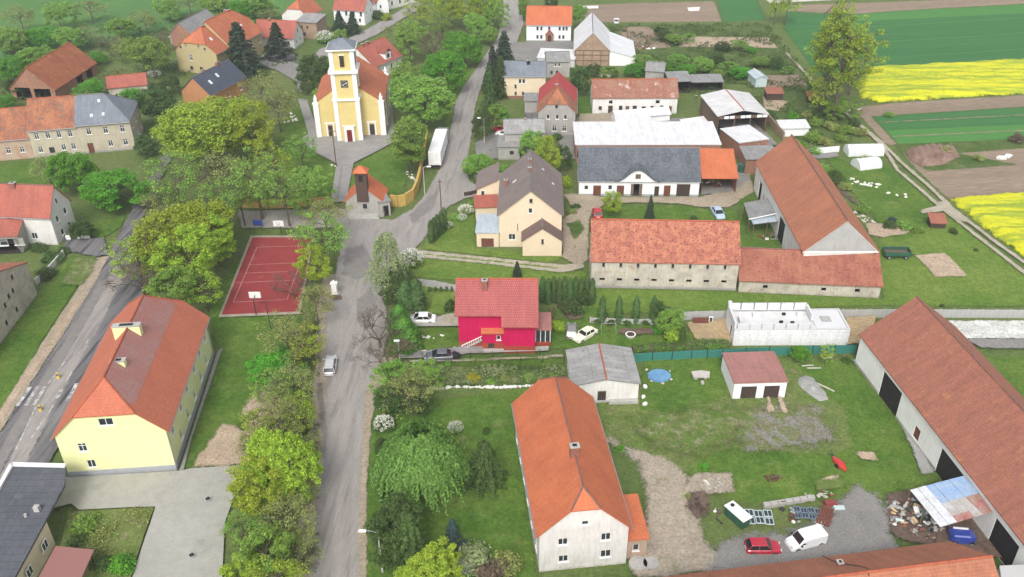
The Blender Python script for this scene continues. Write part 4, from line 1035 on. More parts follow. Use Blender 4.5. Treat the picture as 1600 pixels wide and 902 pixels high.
# --- lawns
patch('lawn', [(1372, 390), (1390, 340), (1480, 335), (1700, 500), (1700, 480), (1380, 478), (920, 492), (918, 452), (1150, 458), (1380, 468)], G['lawn2'], .5)
patch('lawn', [(1258, 208), (1330, 262), (1400, 262), (1480, 340), (1400, 380), (1330, 300)], G['lawn'], 1.0)
patch('lawn', [(1010, 600), (1130, 560), (1345, 560), (1440, 690), (1480, 745), (1400, 780), (1150, 790), (1080, 745), (940, 680), (930, 610)], G['scrub'], 1.0)
patch('lawn', [(1245, 570), (1335, 562), (1440, 700), (1480, 745), (1380, 775), (1300, 775), (1290, 715), (1330, 700), (1320, 640)], G['lawn'], .8)
patch('lawn', [(1090, 715), (1150, 700), (1300, 712), (1380, 760), (1340, 780), (1150, 785), (1080, 742)], G['lawn'], .7)
patch('lawn', [(1005, 560), (1125, 555), (1135, 618), (1060, 650), (1000, 640)], G['lawn'], .7)
patch('lawn', [(585, 640), (880, 600), (890, 610), (800, 640), (838, 902), (840, 960), (560, 960), (568, 750)], G['lawn'], .4)
patch('lawn', [(640, 446), (715, 452), (716, 492), (640, 490)], G['lawn2'], .3)
patch('lawn', [(640, 513), (718, 513), (719, 542), (690, 547), (630, 550)], G['lawn'], .3)
patch('lawn', [(660, 560), (880, 556), (882, 572), (665, 574)], G['lawn'], .3)
patch('lawn', [(660, 402), (740, 410), (880, 426), (915, 425), (915, 450), (840, 445), (715, 440), (640, 432), (640, 410)], G['lawn2'], .4)
patch('lawn', [(690, 340), (740, 322), (743, 388), (880, 402), (860, 412), (720, 396), (660, 390), (665, 372)], G['lawn2'], .3)
patch('lawn', [(835, 500), (900, 470), (1000, 505), (1090, 520), (1120, 540), (1000, 548), (880, 545), (836, 552)], G['lawn'], .4)
patch('lawn', [(930, 325), (1050, 322), (1110, 328), (1150, 330), (1155, 350), (930, 345)], G['lawn'], .4)
patch('lawn', [(1155, 320), (1180, 310), (1260, 388), (1155, 390)], G['lawn'], .4)
patch('lawn', [(1140, 300), (1170, 285), (1185, 300), (1178, 318), (1150, 318)], G['lawn'], .4)
patch('lawn', [(440, 190), (472, 160), (490, 240), (528, 262), (518, 320), (460, 330), (430, 260)], G['lawn'], .4)
patch('lawn', [(552, 258), (620, 222), (640, 262), (625, 322), (600, 310), (575, 272), (545, 310), (541, 318)], G['lawn'], .3)
patch('lawn', [(325, 480), (395, 372), (345, 495), (470, 495), (470, 520), (400, 640), (300, 735), (285, 735), (342, 550)], G['lawn'], .5)
patch('lawn', [(0, 690), (0, 540), (60, 462), (110, 400), (148, 408), (120, 450), (62, 540)], G['lawn'], .5)
patch('lawn', [(130, 372), (150, 345), (195, 340), (190, 356), (162, 372)], G['lawn'], .4)
patch('lawn', [(1520, 560), (1700, 560), (1700, 700), (1600, 640)], G['lawn'], .5)
patch('lawn', [(925, 150), (900, 148), (902, 180), (922, 182)], G['lawn'], .3)
patch('lawn', [(700, 120), (750, 105), (712, 160), (700, 215), (690, 160)], G['lawn2'], .5)
patch('lawn', [(880, 312), (915, 316), (900, 345), (884, 350)], G['weeds'], .5)
patch('garden_ground', [(668, 574), (880, 574), (884, 602), (672, 606)], G['weeds'], .3)
patch('garden_ground', [(1220, 90), (1270, 130), (1330, 200), (1330, 225), (1260, 222), (1180, 190), (1175, 140)], G['weeds'], 1)
patch('garden_ground', [(950, 40), (1200, 38), (1240, 100), (1180, 135), (985, 110), (960, 60)], G['weeds'], 1)
patch('garden_soil', [(965, 44), (1010, 42), (1040, 58), (1048, 75), (985, 80)], G['soil'], .6)
patch('garden_soil', [(1195, 119), (1248, 118), (1262, 135), (1200, 138)], G['soil'], .4)
patch('garden_soil', [(1290, 250), (1310, 300), (1350, 330), (1320, 300)], G['darksoil'], .5)
patch('garden_path', [(1060, 58), (1200, 60), (1215, 76), (1060, 74)], G['clay'], .7)
patch('garden_soil', [(1429, 401), (1475, 396), (1493, 413), (1512, 433), (1460, 434), (1448, 418)], G['clay'], .35)
patch('bare_ground', [(1352, 350), (1415, 352), (1420, 366), (1380, 372), (1358, 368)], G['clay'], .5)
patch('bare_ground', [(1240, 240), (1300, 225), (1310, 246), (1280, 250)], G['yard'], .4)
patch('bare_ground', [(1190, 150), (1230, 160), (1220, 175), (1195, 172)], G['clay'], .5)
# --- roads
track('verge', [(478, 960), (492, 760), (503, 640), (506, 560), (508, 480), (516, 430)], [3.2, 3, 2.6, 2.4, 2.4, 2], G['dirt'], .5)
track('verge', [(561, 960), (563, 760), (568, 660), (582, 600), (598, 560)], [1.6, 1.6, 2, 3, 4], G['dirt'], .4)
patch('road', [(480, 980), (487, 902), (504, 725), (511, 620), (510, 500), (522, 440), (532, 390), (536, 345), (560, 342), (614, 345), (645, 328), (664, 307), (678, 282), (686, 268), (700, 225), (712, 160), (724, 138), (750, 100), (776, 62), (788, 25), (786, -10), (812, -10), (818, 40), (806, 72), (782, 64), (760, 106), (742, 170), (735, 225), (727, 262), (733, 284), (754, 297), (757, 306), (727, 311), (700, 325), (676, 352), (664, 374), (640, 398), (618, 404), (605, 430), (600, 470), (608, 520), (592, 580), (572, 610), (566, 680), (560, 826), (558, 980)], G['asphalt'], .45, step=.6)
track('road_lane', [(522, 960), (526, 800), (535, 680), (548, 560), (560, 470), (572, 400)], [3.3, 3.3, 3.2, 3, 3, 3], G['lane'], .5)
track('road_lane', [(600, 380), (640, 350), (680, 310), (705, 260), (722, 200), (740, 130), (775, 75)], 3.0, G['lane'], .5)
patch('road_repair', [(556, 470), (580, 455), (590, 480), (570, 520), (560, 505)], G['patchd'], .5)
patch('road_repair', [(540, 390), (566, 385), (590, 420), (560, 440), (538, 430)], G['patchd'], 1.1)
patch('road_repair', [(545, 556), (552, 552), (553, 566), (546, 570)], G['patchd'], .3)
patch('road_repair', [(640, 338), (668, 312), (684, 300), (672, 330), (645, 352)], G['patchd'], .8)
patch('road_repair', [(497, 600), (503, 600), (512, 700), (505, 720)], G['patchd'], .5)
patch('side_road', [(650, 2), (665, 10), (625, 33), (590, 55), (545, 75), (505, 96), (480, 100), (500, 78), (540, 64), (575, 46), (615, 24)], G['asphalt'], .5)
patch('farmyard', [(405, 88), (455, 82), (470, 98), (482, 110), (470, 150), (462, 128), (430, 110), (405, 104)], G['yard'], .6)
patch('back_lane', [(372, 332), (545, 328), (545, 352), (536, 358), (378, 358)], G['asphalt'], .5)
patch('farm_track', [(650, 392), (740, 402), (880, 416), (910, 412), (915, 420), (880, 428), (740, 412), (655, 404)], G['track'], .35)
track('track_grass', [(660, 399), (760, 409), (880, 422)], .5, G['lawn2'], .3)
patch('driveway', [(880, 306), (905, 304), (940, 310), (1094, 310), (1120, 302), (1150, 285), (1170, 272), (1178, 300), (1160, 312), (1140, 326), (1100, 326), (1060, 320), (990, 318), (945, 322), (926, 330), (920, 345), (918, 408), (905, 418), (879, 404), (879, 345), (900, 330)], G['dirt'], .5)
patch('track_grass', [(884, 352), (905, 345), (914, 360), (898, 378)], G['weeds'], .8)
patch('farmyard', [(1092, 262), (1160, 258), (1172, 282), (1140, 302), (1096, 306)], G['yard'], .5)
patch('farmyard', [(900, 186), (1125, 186), (1180, 190), (1215, 228), (1160, 232), (1130, 200), (900, 200)], G['yard'], .5)
patch('farmyard', [(905, 180), (960, 178), (965, 196), (902, 198)], G['dirt'], .5)
patch('farmyard', [(800, 68), (900, 66), (905, 96), (800, 96), (790, 90)], G['yard'], .5)
patch('farmyard', [(780, 205), (800, 205), (800, 250), (745, 250), (742, 226)], G['yard'], .4)
patch('farmyard', [(820, 178), (850, 166), (860, 186), (856, 205), (820, 205)], G['asphalt2'], .3)
patch('farmyard', [(872, 215), (900, 212), (905, 250), (880, 252)], G['yard'], .4)
track('wheel_track', [(1228, 84), (1262, 120), (1300, 160), (1352, 205), (1380, 232), (1402, 268), (1440, 300), (1470, 327), (1530, 374), (1620, 444)], .8, G['track'], .3)
track('wheel_track', [(1338, 192), (1376, 224), (1408, 256), (1450, 292), (1477, 318), (1500, 338), (1560, 384), (1640, 440)], .8, G['track'], .3)
patch('wheel_track', [(1462, 318), (1478, 316), (1500, 335), (1512, 350), (1490, 345)], G['track'], .4)
patch('wheel_track', [(1436, 331), (1470, 322), (1478, 332), (1440, 336)], G['track'], .4)
# left-hand road with pavement, zebra and islands
patch('pavement', [(147, 450), (172, 402), (150, 406), (125, 450), (66, 540), (0, 645), (-80, 780), (-70, 800), (0, 681), (24, 640), (46, 605), (90, 540)], G['dirt'], .25)
patch('road', [(146, 450), (171, 402), (162, 374), (104, 376), (100, 392), (150, 404), (171, 400), (196, 350), (222, 300), (240, 272), (262, 236), (275, 236), (256, 275), (240, 305), (220, 352), (215, 402), (225, 460), (200, 520), (135, 640), (76, 725), (20, 820), (-60, 960), (-150, 960), (-66, 795), (2, 682), (26, 640), (48, 605), (92, 540)], G['asphalt2'], .25, step=.6)
track('road_lane', [(10, 760), (60, 660), (110, 570), (150, 500), (190, 420)], 2.4, G['lane'], .6)
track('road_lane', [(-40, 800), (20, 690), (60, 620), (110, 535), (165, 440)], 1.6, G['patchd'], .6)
track('pavement', [(-30, 706), (0, 658), (35, 600), (78, 545), (124, 472)], 1.0, G['clay'], .3)
MT['roadpaint'] = mat('worn_road_paint', (.60, .60, .58), (.24, .235, .23), c3=(.2, .19, .19), s3=2.0, t3=(.52, .6), scale=1.6, rough=.8, bscale=8, fine=.15)
MT['setts'] = mat('island_setts', (.34, .30, .26), (.27, .24, .21), scale=1, bscale=5, fine=.2)
def bar(a, b, w, name='road_marking'):
    P = [at(*a), at(*b)]; d = (P[1]-P[0]).normalized(); n = Vector((-d.y, d.x, 0))*w/2; z = ZL[0]+.004
    m = MB(); m.face([(q.x, q.y, z) for q in (P[0]-n, P[1]-n, P[1]+n, P[0]+n)]); return tag(m.build(name, T('roadpaint')), kind='structure')
def island(px, name='traffic_island'):
    m = MB(); P = [at(*p) for p in px]; m.prism([(p.x, p.y) for p in P], 0, .13); tag(m.build(name, T('setts')), kind='structure')
island([(79, 603), (105, 565), (116, 577), (103, 602)])
island([(58, 639), (85, 635), (46, 690), (28, 705)])
ZL[0] += .004
for a, b in (((48, 608), (28, 638)), ((60, 607), (41, 637)), ((72, 607), (54, 636)), ((121, 602), (106, 630)), ((97, 612), (90, 626))): bar(a, b, .5, 'zebra_stripe')
for a, b in (((76, 603), (106, 563)), ((57, 639), (25, 708)), ((114, 583), (104, 601)), ((87, 633), (47, 692)), ((24, 718), (15, 735)), ((123, 556), (127, 549)), ((133, 545), (139, 533))): bar(a, b, .16)
def kerb(line, h=.12, w=.16, material='kerbstone', skip=False):
    P = [at(*p) for p in line]; m = MB()
    for a, b in zip(P[:-1], P[1:]):
        d = b-a; L = d.length; n = max(1, int(L/1.0)); M0 = Matrix.Translation(a) @ Matrix.Rotation(math.atan2(d.y, d.x), 4, 'Z')
        for i in range(n): m.box(i*L/n+.015, (i+1)*L/n-.015, -w/2, w/2, 0, h, M=M0)
    tag(m.build('kerb', T(material)), kind='structure')
MT['kerbstone'] = mat('kerb_concrete', (.50, .49, .47), (.40, .39, .37), scale=1.2, bscale=6)
kerb([(-40, 745), (0, 681), (24, 640), (46, 605), (90, 540), (147, 450), (173, 401)])
kerb([(505, 640), (509, 560), (508, 480)], .1)
kerb([(490, 860), (502, 740), (508, 660)], .08)
# paved schoolyard
patch('paved_yard', [(96, 744), (108, 749), (282, 739), (300, 735), (392, 729), (372, 765), (352, 820), (345, 980), (200, 980), (210, 902), (244, 795), (200, 796), (125, 800), (112, 790), (75, 800), (60, 800)], G['paving'], .12, step=.4)
kerb([(125, 801), (200, 796), (245, 794), (228, 840), (207, 905)], .1, .12)
patch('flower_bed', [(108, 803), (200, 798), (242, 796), (226, 840), (204, 910), (130, 960), (90, 880)], G['scrub'], .15)
patch('bare_ground', [(300, 733), (330, 690), (350, 665), (392, 680), (396, 727)], G['clay'], .8)
patch('bare_ground', [(380, 640), (420, 600), (455, 620), (430, 660), (390, 690)], G['clay'], 1.2)
patch('pavement', [(281, 739), (341, 551), (349, 546), (300, 690), (288, 737)], G['churchpave'], .12, step=.35)
patch('bare_ground', [(112, 405), (150, 404), (146, 425), (128, 448), (95, 446), (108, 425)], G['worn'], 1.0)
# red court
court = [(395, 374), (489, 374), (466, 490), (347, 495)]
sheet('court_edge', [(392, 371), (491, 371), (470, 494), (342, 499)], mat('court_kerb_gravel', (.36, .31, .25), (.28, .25, .19), scale=1, bscale=7))
sheet('sports_court', court, mat('red_court_surface', (.27, .04, .04), (.235, .036, .036), scale=.25, c3=(.30, .085, .075), s3=.8, t3=(.58, .75), bscale=8, fine=.1, bump=.1))
MT['courtline'] = mat('worn_white_court_line', (.52, .36, .34), (.40, .18, .17), scale=1.5, bscale=6)
def cline(a, b, w=.09):
    P = [at(*a), at(*b)]; d = (P[1]-P[0]).normalized(); n = Vector((-d.y, d.x, 0))*w/2; z = ZL[0]+.004
    m = MB(); m.face([(q.x, q.y, z) for q in (P[0]-n, P[1]-n, P[1]+n, P[0]+n)]); tag(m.build('court_line', T('courtline')), kind='structure')
for a, b in (((402, 389.5), (365, 475.5)), ((402, 389.5), (479, 387)), ((365, 475.5), (449, 471.5)), ((479, 387), (449, 471.5)), ((388, 417), (462, 414)), ((384, 430), (451, 427.5)), ((369, 445), (458, 441))):
    cline(a, b)
# church paving
patch('church_paving', [(466, 157), (480, 158), (494, 200), (500, 214), (600, 212), (604, 168), (613, 168), (617, 214), (628, 217), (600, 233), (585, 241), (553, 257), (541, 318), (517, 318), (526, 258), (488, 238), (471, 219), (482, 212)], G['churchpave'], .2, step=.4)
patch('path_joint', [(533, 262), (536, 262), (530, 314), (526, 314)], G['patchd'], .15)
# yards on the right
patch('driveway', [(943, 688), (955, 686), (990, 705), (1030, 716), (1068, 742), (1080, 765), (1085, 795), (1100, 845), (1120, 885), (1060, 902), (1000, 902), (990, 868), (1012, 830), (1008, 770), (1000, 730), (970, 706)], G['drivedirt'], 1.5)
patch('driveway', [(1000, 862), (1060, 838), (1130, 868), (1110, 895), (1040, 905), (990, 902)], G['drivedirt'], .8)
patch('asphalt_yard', [(1110, 862), (1160, 838), (1225, 835), (1290, 815), (1322, 775), (1345, 765), (1385, 790), (1400, 850), (1420, 900), (1120, 920)], G['yard'], 2.0)
patch('bare_ground', [(1150, 642), (1220, 640), (1280, 640), (1300, 690), (1240, 702), (1180, 708), (1140, 690)], G['wornk'], 3.0)
patch('bare_ground', [(985, 655), (1100, 640), (1180, 640), (1160, 690), (1080, 715), (1020, 700)], G['worn'], 4.0)
patch('bare_ground', [(1285, 750), (1310, 745), (1305, 763), (1278, 765)], G['clay'], .4)
patch('bare_ground', [(1335, 710), (1365, 710), (1372, 724), (1345, 722)], G['clay'], .3)
patch('bare_ground', [(1085, 745), (1140, 742), (1148, 770), (1090, 778), (1070, 800), (1065, 770)], G['drivedirt'], .7)
patch('bare_ground', [(1270, 755), (1320, 750), (1320, 765), (1275, 770)], G['scrub'], .5)
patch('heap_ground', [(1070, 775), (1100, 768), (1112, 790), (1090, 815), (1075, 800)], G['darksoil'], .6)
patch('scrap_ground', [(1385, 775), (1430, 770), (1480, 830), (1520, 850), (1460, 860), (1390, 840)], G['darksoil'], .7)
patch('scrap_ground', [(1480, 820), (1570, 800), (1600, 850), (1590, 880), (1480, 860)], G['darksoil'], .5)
patch('bare_ground', [(1398, 640), (1330, 566), (1345, 562), (1460, 742), (1440, 745)], G['grav'], .5)
# building plot and pink house ground
patch('sand_ground', [(1072, 508), (1140, 500), (1142, 540), (1112, 542), (1085, 532)], G['sand'], .4)
patch('sand_ground', [(1322, 500), (1370, 496), (1350, 540), (1322, 542)], G['sand'], .4)
patch('rubble_strip', [(1475, 505), (1700, 505), (1700, 532), (1505, 533)], G['chalk'], .5)
patch('rubble_strip', [(1510, 533), (1700, 533), (1700, 548), (1530, 548)], G['yard'], .5)
patch('concrete_drive', [(643, 502), (718, 496), (719, 513), (643, 514)], G['paving'], .12)
patch('concrete_drive', [(690, 496), (717, 492), (719, 512), (690, 511)], G['track'], .15)
patch('garden_path', [(626, 556), (690, 550), (722, 545), (857, 545), (857, 552), (730, 556), (700, 562), (626, 564)], G['churchpave'], .2)
sheet('terrace_slab', [(755, 549), (794, 549), (857, 545), (857, 552), (756, 556)], T('concrete'), z=ZL[0]+.05)
track('garden_path', [(640, 568), (760, 566), (880, 560)], .5, G['track'], .3)
patch('bare_ground', [(870, 478), (905, 472), (912, 500), (890, 505)], G['darksoil'], .6)
patch('bare_ground', [(968, 517), (1020, 517), (1022, 526), (970, 526)], G['darksoil'], .3)
# --- crops that stand up from the ground
def rape(px, label_seed):
    poly = [at(*p) for p in px]
    def hf(X, Y, S):
        t = np.clip(S/1.2, 0, 1); w = np.sin(X*.9+Y*.35)*.10+np.sin(Y*2.3+np.sin(X*.11)*2)*.16+np.sin(X*2.9)*np.sin(Y*3.7)*.1
        return t*(1.05+w)
    m = MT['rape']; o = place('rapeseed_field', grid_mesh('rapeseed_field', poly, m, 0, 1.2, .8, hf)); tag(o, kind='structure')
m = bpy.data.materials.new('flowering_rapeseed'); nt, N, L, B = nodes_of(m); tc = N.new('ShaderNodeTexCoord'); co = tc.outputs['Object']
n1 = _noise(N, L, _scaleco(N, L, co, (.12, 1.0, 1), -.06), .55, 5, .7); n2 = _noise(N, L, co, 2.5, 4, .7)
a = _mix(N, L, _ramp(N, L, n1, [(.42, 0), (.54, 1)]), (.27, .35, .02), (.58, .57, .010))
a = _mix(N, L, _ramp(N, L, n2, [(.54, 0), (.68, .75)]), a, (.20, .30, .03)); L.new(a, B.inputs['Base Color']); B.inputs['Roughness'].default_value = .9
_bump(N, L, B, n2, .8, .3); _soft(N, L, co, B, nt); MT['rape'] = m
rape([(1352, 108), (1600, 95), (1750, 87), (1750, 138), (1600, 147), (1372, 160), (1345, 154), (1338, 135)], 1)
rape([(1484, 312), (1600, 303), (1750, 294), (1750, 500), (1600, 402), (1540, 358)], 2)
tag(mound('ploughing_earth_heap', [(1416, 236), (1450, 230), (1490, 232), (1500, 246), (1475, 258), (1440, 262), (1420, 250)], mat('heaped_earth', (.16, .10, .075), (.24, .165, .13), scale=.4, soft=True, bscale=3), 1.6), 'brown heap of earth at the edge of the ploughed field', 'earth heap')
# ================================================================== BUILDINGS
def fpx(A, B, D, e, r, i0=3, i1=3, t0=.5, t1=.5, L=None):
    a = at(*A); b = at(*B); d = b-a
    return (a.x, a.y, math.degrees(math.atan2(d.y, d.x)), L or d.length, D, e, r, i0, i1, t0, t1)
HB = 'building'; HS = 'house'; BN = 'barn'; SH = 'shed'
# --- school
FS = (-54.3, 80.9, 4.9, 12.8, 24.2, 6.7, 12.8, 2.6, 3.6, .56, .60)
school = building('school', 'long pale yellow building with red hipped roof beside the paved yard', HB, FS, 'y', (1, 1), 'w_yellow', 'r_school_o',
    F=[('win', 6.3, 7.75, 1.7, 1.1), ('win', 2.7, 4.0, 1.0, 1.3), ('win', 3.1, 1.4, 1.0, 1.2)],
    Rt=[('win', u, 4.0, .95, 1.7) for u in (2.2, 6.6, 10.2, 14.6, 18.2, 21.8)] + [('win', u, 1.3, .95, 1.5) for u in (4.4, 8.4, 12.4, 16.4, 20.2)],
    plinth=(.95, 'trim_grey'), chim=[(13.3, 6.2, 3.4, .9, .45, 'w_yellow'), (6.4, 6.9, 1.7, .8, .2, 'w_yellow')], ov=.45, og=.3, th=.14)
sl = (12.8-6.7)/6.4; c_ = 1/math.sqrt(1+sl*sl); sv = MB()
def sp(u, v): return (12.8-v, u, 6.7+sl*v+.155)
sv.slab([sp(1.2, 3.1), sp(22.9, 3.1), sp(22.9, 3.6), sp(20.6, 6.25), sp(2.9, 6.25), sp(.5, 3.9)], .02, uvdir=(Vector((0, 1, 0)), Vector((-c_, 0, sl*c_)))); sv.build('roof_sheet', T('r_school'), school)['label'] = 'violet brown band over the upper roof slope'  # thin violet brown overlay on the upper part of the right slope
for y_ in (.12, 23.6):
    dp = MB(); dp.tube((12.9, y_, .2), (12.9, y_, 6.5), .06, n=6); dp.build('downpipe', T('zinc'), school)
# --- flat building bottom-left
fr = empty('flat_roofed_building', at(87, 851), 0, 'low cream building with dark flat felt roof and white parapet at the bottom left', HB)
z_ = 4.1; P = [at(19, 727, z_), at(103, 729, z_), at(101, 758, z_), at(23, 902, z_), at(-10, 960, z_), at(-110, 960, z_)]
o_ = fr.location
m_ = MB(); m_.prism([(p.x-o_.x, p.y-o_.y) for p in P][::-1], z_-.3, z_)
uvm = m_.build('roof', T('r_felt'), fr)
ul = uvm.data.uv_layers.new(name='UVMap')
for li, lp in enumerate(uvm.data.loops): v = uvm.data.vertices[lp.vertex_index].co; ul.data[li].uv = (v.x, v.y)
m_ = MB()
for a_, b_, n_ in ((P[0], P[1], 3), (P[0], P[5], 12)):
    d_ = b_-a_; n = 6
    for i in range(n):
        q0 = a_+d_*(i/n)-o_; q1 = a_+d_*((i+.985)/n)-o_; M = Matrix.Translation((q0.x, q0.y, z_)) @ Matrix.Rotation(math.atan2(d_.y, d_.x), 4, 'Z'); m_.box(0, (q1-q0).length, -.22, .22, .002, .28, M=M)
m_.build('parapet', T('trim_white'), fr)
W_ = [at(77, 812, z_-.5), at(23, 903, z_-.3), at(-10, 958, z_-.3)]
g0 = at(87, 851); g1 = at(58, 902); dd_ = (g1-g0).normalized(); g2 = g0+dd_*12; nb = Vector((dd_.y, -dd_.x, 0))
if nb.x > 0: nb = -nb
m_ = MB(); Q = [g0, g0+nb*9, g2+nb*9, g2]; m_.prism([(q.x-o_.x, q.y-o_.y) for q in Q], 0, z_-.32); m_.build('wall', T('w_cream'), fr)
for k in (2.0, 5.6, 9):
    c0 = g0+dd_*k-o_; ang = math.atan2(-dd_.y, -dd_.x)
    mf, ms, mp_ = _window_meshes(1.1, 1.2, 'win'); fo = place('window', mf, fr, (c0.x-nb.x*.2, c0.y-nb.y*.2, 1.5), (0, 0, math.atan2(dd_.y, dd_.x))); place('sill', ms, fo); place('pane', mp_, fo)
m_ = MB(); PP = [at(87, 853, 2.9), at(147, 859, 2.9), at(125, 908, 2.9), at(58, 906, 2.9)]; m_.prism([(p.x-o_.x, p.y-o_.y) for p in PP][::-1], 2.75, 2.9); m_.build('porch_roof', T('r_brownflat'), fr)['label'] = 'flat red porch roof'
m_ = MB(); q = at(140, 862, 2.9)-o_; m_.tube((q.x, q.y, 0), (q.x, q.y, 2.75), .08, n=6); m_.build('porch_post', T('iron'), fr); m_ = MB(); q = at(121, 902, 2.9)-o_; m_.tube((q.x, q.y, 0), (q.x, q.y, 2.75), .08, n=6); m_.build('porch_post', T('iron'), fr)
m_ = MB(); q = at(59, 798, z_)-o_; m_.box(q.x-.3, q.x+.3, q.y-.25, q.y+.25, z_+.002, z_+.7); m_.build('roof_vent', T('concrete'), fr); m_ = MB(); m_.tube((q.x-.9, q.y-.9, z_), (q.x-.9, q.y-.9, z_+.4), .16, n=8); m_.build('roof_vent', T('concrete'), fr)
# --- left side houses
a_ = at(-45, 600); b_ = at(59, 461); d_ = b_-a_
building('gable_house', 'grey beige plastered gable house cut off by the left edge beside the road', HS, (a_.x, a_.y, math.degrees(math.atan2(d_.y, d_.x)), d_.length, 14, 6.0, 10.5, 3, 3, .5, .5), 'y', (0, 0), 'w_old', 'r_oldred',
    F=[('dark', u, z, .7, .9) for u, z in ((14.0, 3.6), (11.5, 3.4), (17.2, 4.2), (15.7, 4.1), (12.8, 1.2), (16.5, 1.2), (18.2, 6.0), (13.6, 6.6))], ov=.15, og=.1, gutter=False)
building('white_house', 'white gabled house with plain red roof by the left edge and hedge', HS, (-100.5, 141.9, -6.2, 20, 6.5, 5.8, 10, 3, 3, .5, .5), 'x', (0, 0), 'w_white', 'r_redtile',
    Rt=[('win', 1.9, 3.7, .8, 1.2), ('win', 4.6, 3.9, .8, 1.2), ('win', 2.2, 1.0, .8, 1.1), ('win', 4.7, 1.1, .8, 1.1), ('dark', 3.0, 6.9, .5, .8)], F=[('win', 16, 1.1, 1.1, 1.2)], chim=[(12.8, 3.0, .9, .7, .8)], cap='cap_d')
hx = building('porch_wing', 'projecting wing with dark red glazed loggia in front of the white house', HS, fpx((-35, 400), (36, 396), 3.6, 3.6, 4.8), 'x', mono=True, wall='w_grey', roof='r_redtile', F=[('win', 4.4, 1.7, 2.6, 1.3), ('win', 7.6, 1.7, 1.6, 1.3)], gutter=False, ov=.3)
pA, pB, pC, pD = at(-62, 257), at(55, 247), at(131, 240.5), at(213, 233.5)
rd = (pD-pA).normalized(); rz_ = math.degrees(math.atan2(rd.y, rd.x)); kA = pA; kB = pA+rd*((pB-pA).dot(rd)); kC = pA+rd*((pC-pA).dot(rd)); LD = (pD-kC).dot(rd)
building('mansion', 'beige corner house with hipped blue grey roof at the end of the long row', HS, (kC.x, kC.y, rz_, LD, 12.0, 6.7, 10.9, .1, 5.2, 1, 1), 'x', (0, 1), 'w_mansion', 'r_blue',
    F=row('win', 3, 2.2, LD-1.8, 4.2, .95, 1.5)+row('win', 2, LD*.55, LD-1.8, 1.2, .95, 1.4)+[('door', 1.8, 0, 1.2, 2.3, 'wood_brown')], Rt=row('win', 3, 2, 10, 4.2, .9, 1.4)+row('win', 3, 2, 10, 1.2, .9, 1.3), plinth=(.5, 'w_grey'), cap='cap_g', ov=.4,
    skylights=[(0, 3.2, 1.2, .5, .7), (0, 5.6, 1.3, .5, .7), (0, 4.7, 4.2, .5, .7)])
L2 = (kC-kB).length-.02
building('tenement', 'long beige two storey house with patched red roof joined to the grey corner house', HS, (kB.x, kB.y, rz_, L2, 12.0, 6.3, 10.9, 3, 3, .5, .5), 'x', (0, 0), 'w_mansion', 'r_oldorange',
    F=row('win', 4, 1.6, L2-1.6, 4.1, .9, 1.5)+[('win', 1.6, 1.1, .9, 1.4), ('dark', 3.8, .8, 1.1, 1.3), ('win', L2-3.6, 1.2, .9, 1.4), ('win', L2-1.6, 1.2, .9, 1.4)], plinth=(.4, 'w_grey'), ov=.3, og=.02)
L3 = (kB-kA).length-.02
building('tenement', 'peeling pinkish house with orange roof at the left edge of the long row', HS, (kA.x, kA.y, rz_, L3, 11.6, 4.7, 9.3, 3, 3, .5, .5), 'x', (0, 0), 'w_peach', 'r_oldorange',
    F=row('win', 5, 2, L3-2, 1.5, .9, 1.3), ov=.3, og=.02)
building('tumbledown_barn', 'big brown roofed barn with dark open gable among bushes at the upper left', BN, fpx((90, 158), (158, 112), 11.5, 3.0, 8.2, L=21), 'x', (0, 0), 'w_brick', 'r_rust', Lf=[('open', 3.2, 0, 4, 3.2), ('open', 8.2, 0, 4.2, 3.0)], F=[('open', 12, 0, 3, 2.4), ('open', 17, 0, 3, 2.4)], gutter=False)
building('outbuilding', 'low red tiled outbuilding behind the blue roofed corner house', SH, fpx((172, 152), (232, 146), 6, 2.4, 4.2), 'x', (0, 0), 'w_old', 'r_redtile', gutter=False)
building('ochre_villa', 'ochre two storey house with half hipped orange roof, the front block', HS, (-88.7, 235.7, -17.7, 12.4, 5.5, 5.9, 11.2, 4.2, 3, .6, .5), 'y', (1, 0), 'w_ochregrey', 'r_orange2',
    F=[('dark', 3.6, 7.1, .55, 1.3), ('dark', 7.4, 7.1, .55, 1.3), ('dark', 1.8, 6.5, .6, .6), ('dark', 9.2, 6.5, .6, .6), ('win', 4.4, 3.3, .9, 1.7), ('dark', 4, .8, .9, 1.0), ('dark', 7, .8, .9, 1.0)], skylights=[(1, 3.2, 2.6, .7, 1.0)], chim=[(4.8, 6.1, 1.0, .7, .4)])
building('ochre_villa', 'broad orange roofed rear block of the ochre house behind the spruce', HS, (-86.9, 241.2, -17.7, 13.2, 15.5, 6.0, 12.2, 3, 3.5, .5, .5), 'y', (0, 1), 'w_ochregrey', 'r_orange2', Rt=row('win', 4, 2, 14, 3.2, .9, 1.5), skylights=[(1, 7, 2.3, .8, 1.1), (1, 10.5, 2.6, .6, .6)], chim=[(11, 6.2, 1.4, .8, .7)])
building('outbuilding', 'grey roofed outbuilding with brick gable behind the orange villa', SH, (-97.2, 257.1, -12.8, 6.6, 15.5, 4.3, 7.2, 3, 3, .5, .5), 'y', (0, 0), 'w_brick', 'r_grey', gutter=False)
building('outbuilding', 'small grey shed tucked left of the brick gabled outbuilding', SH, fpx((268, 72), (290, 74), 5, 2.6, 3.6), 'x', (0, 0), 'w_grey', 'r_grey', gutter=False)
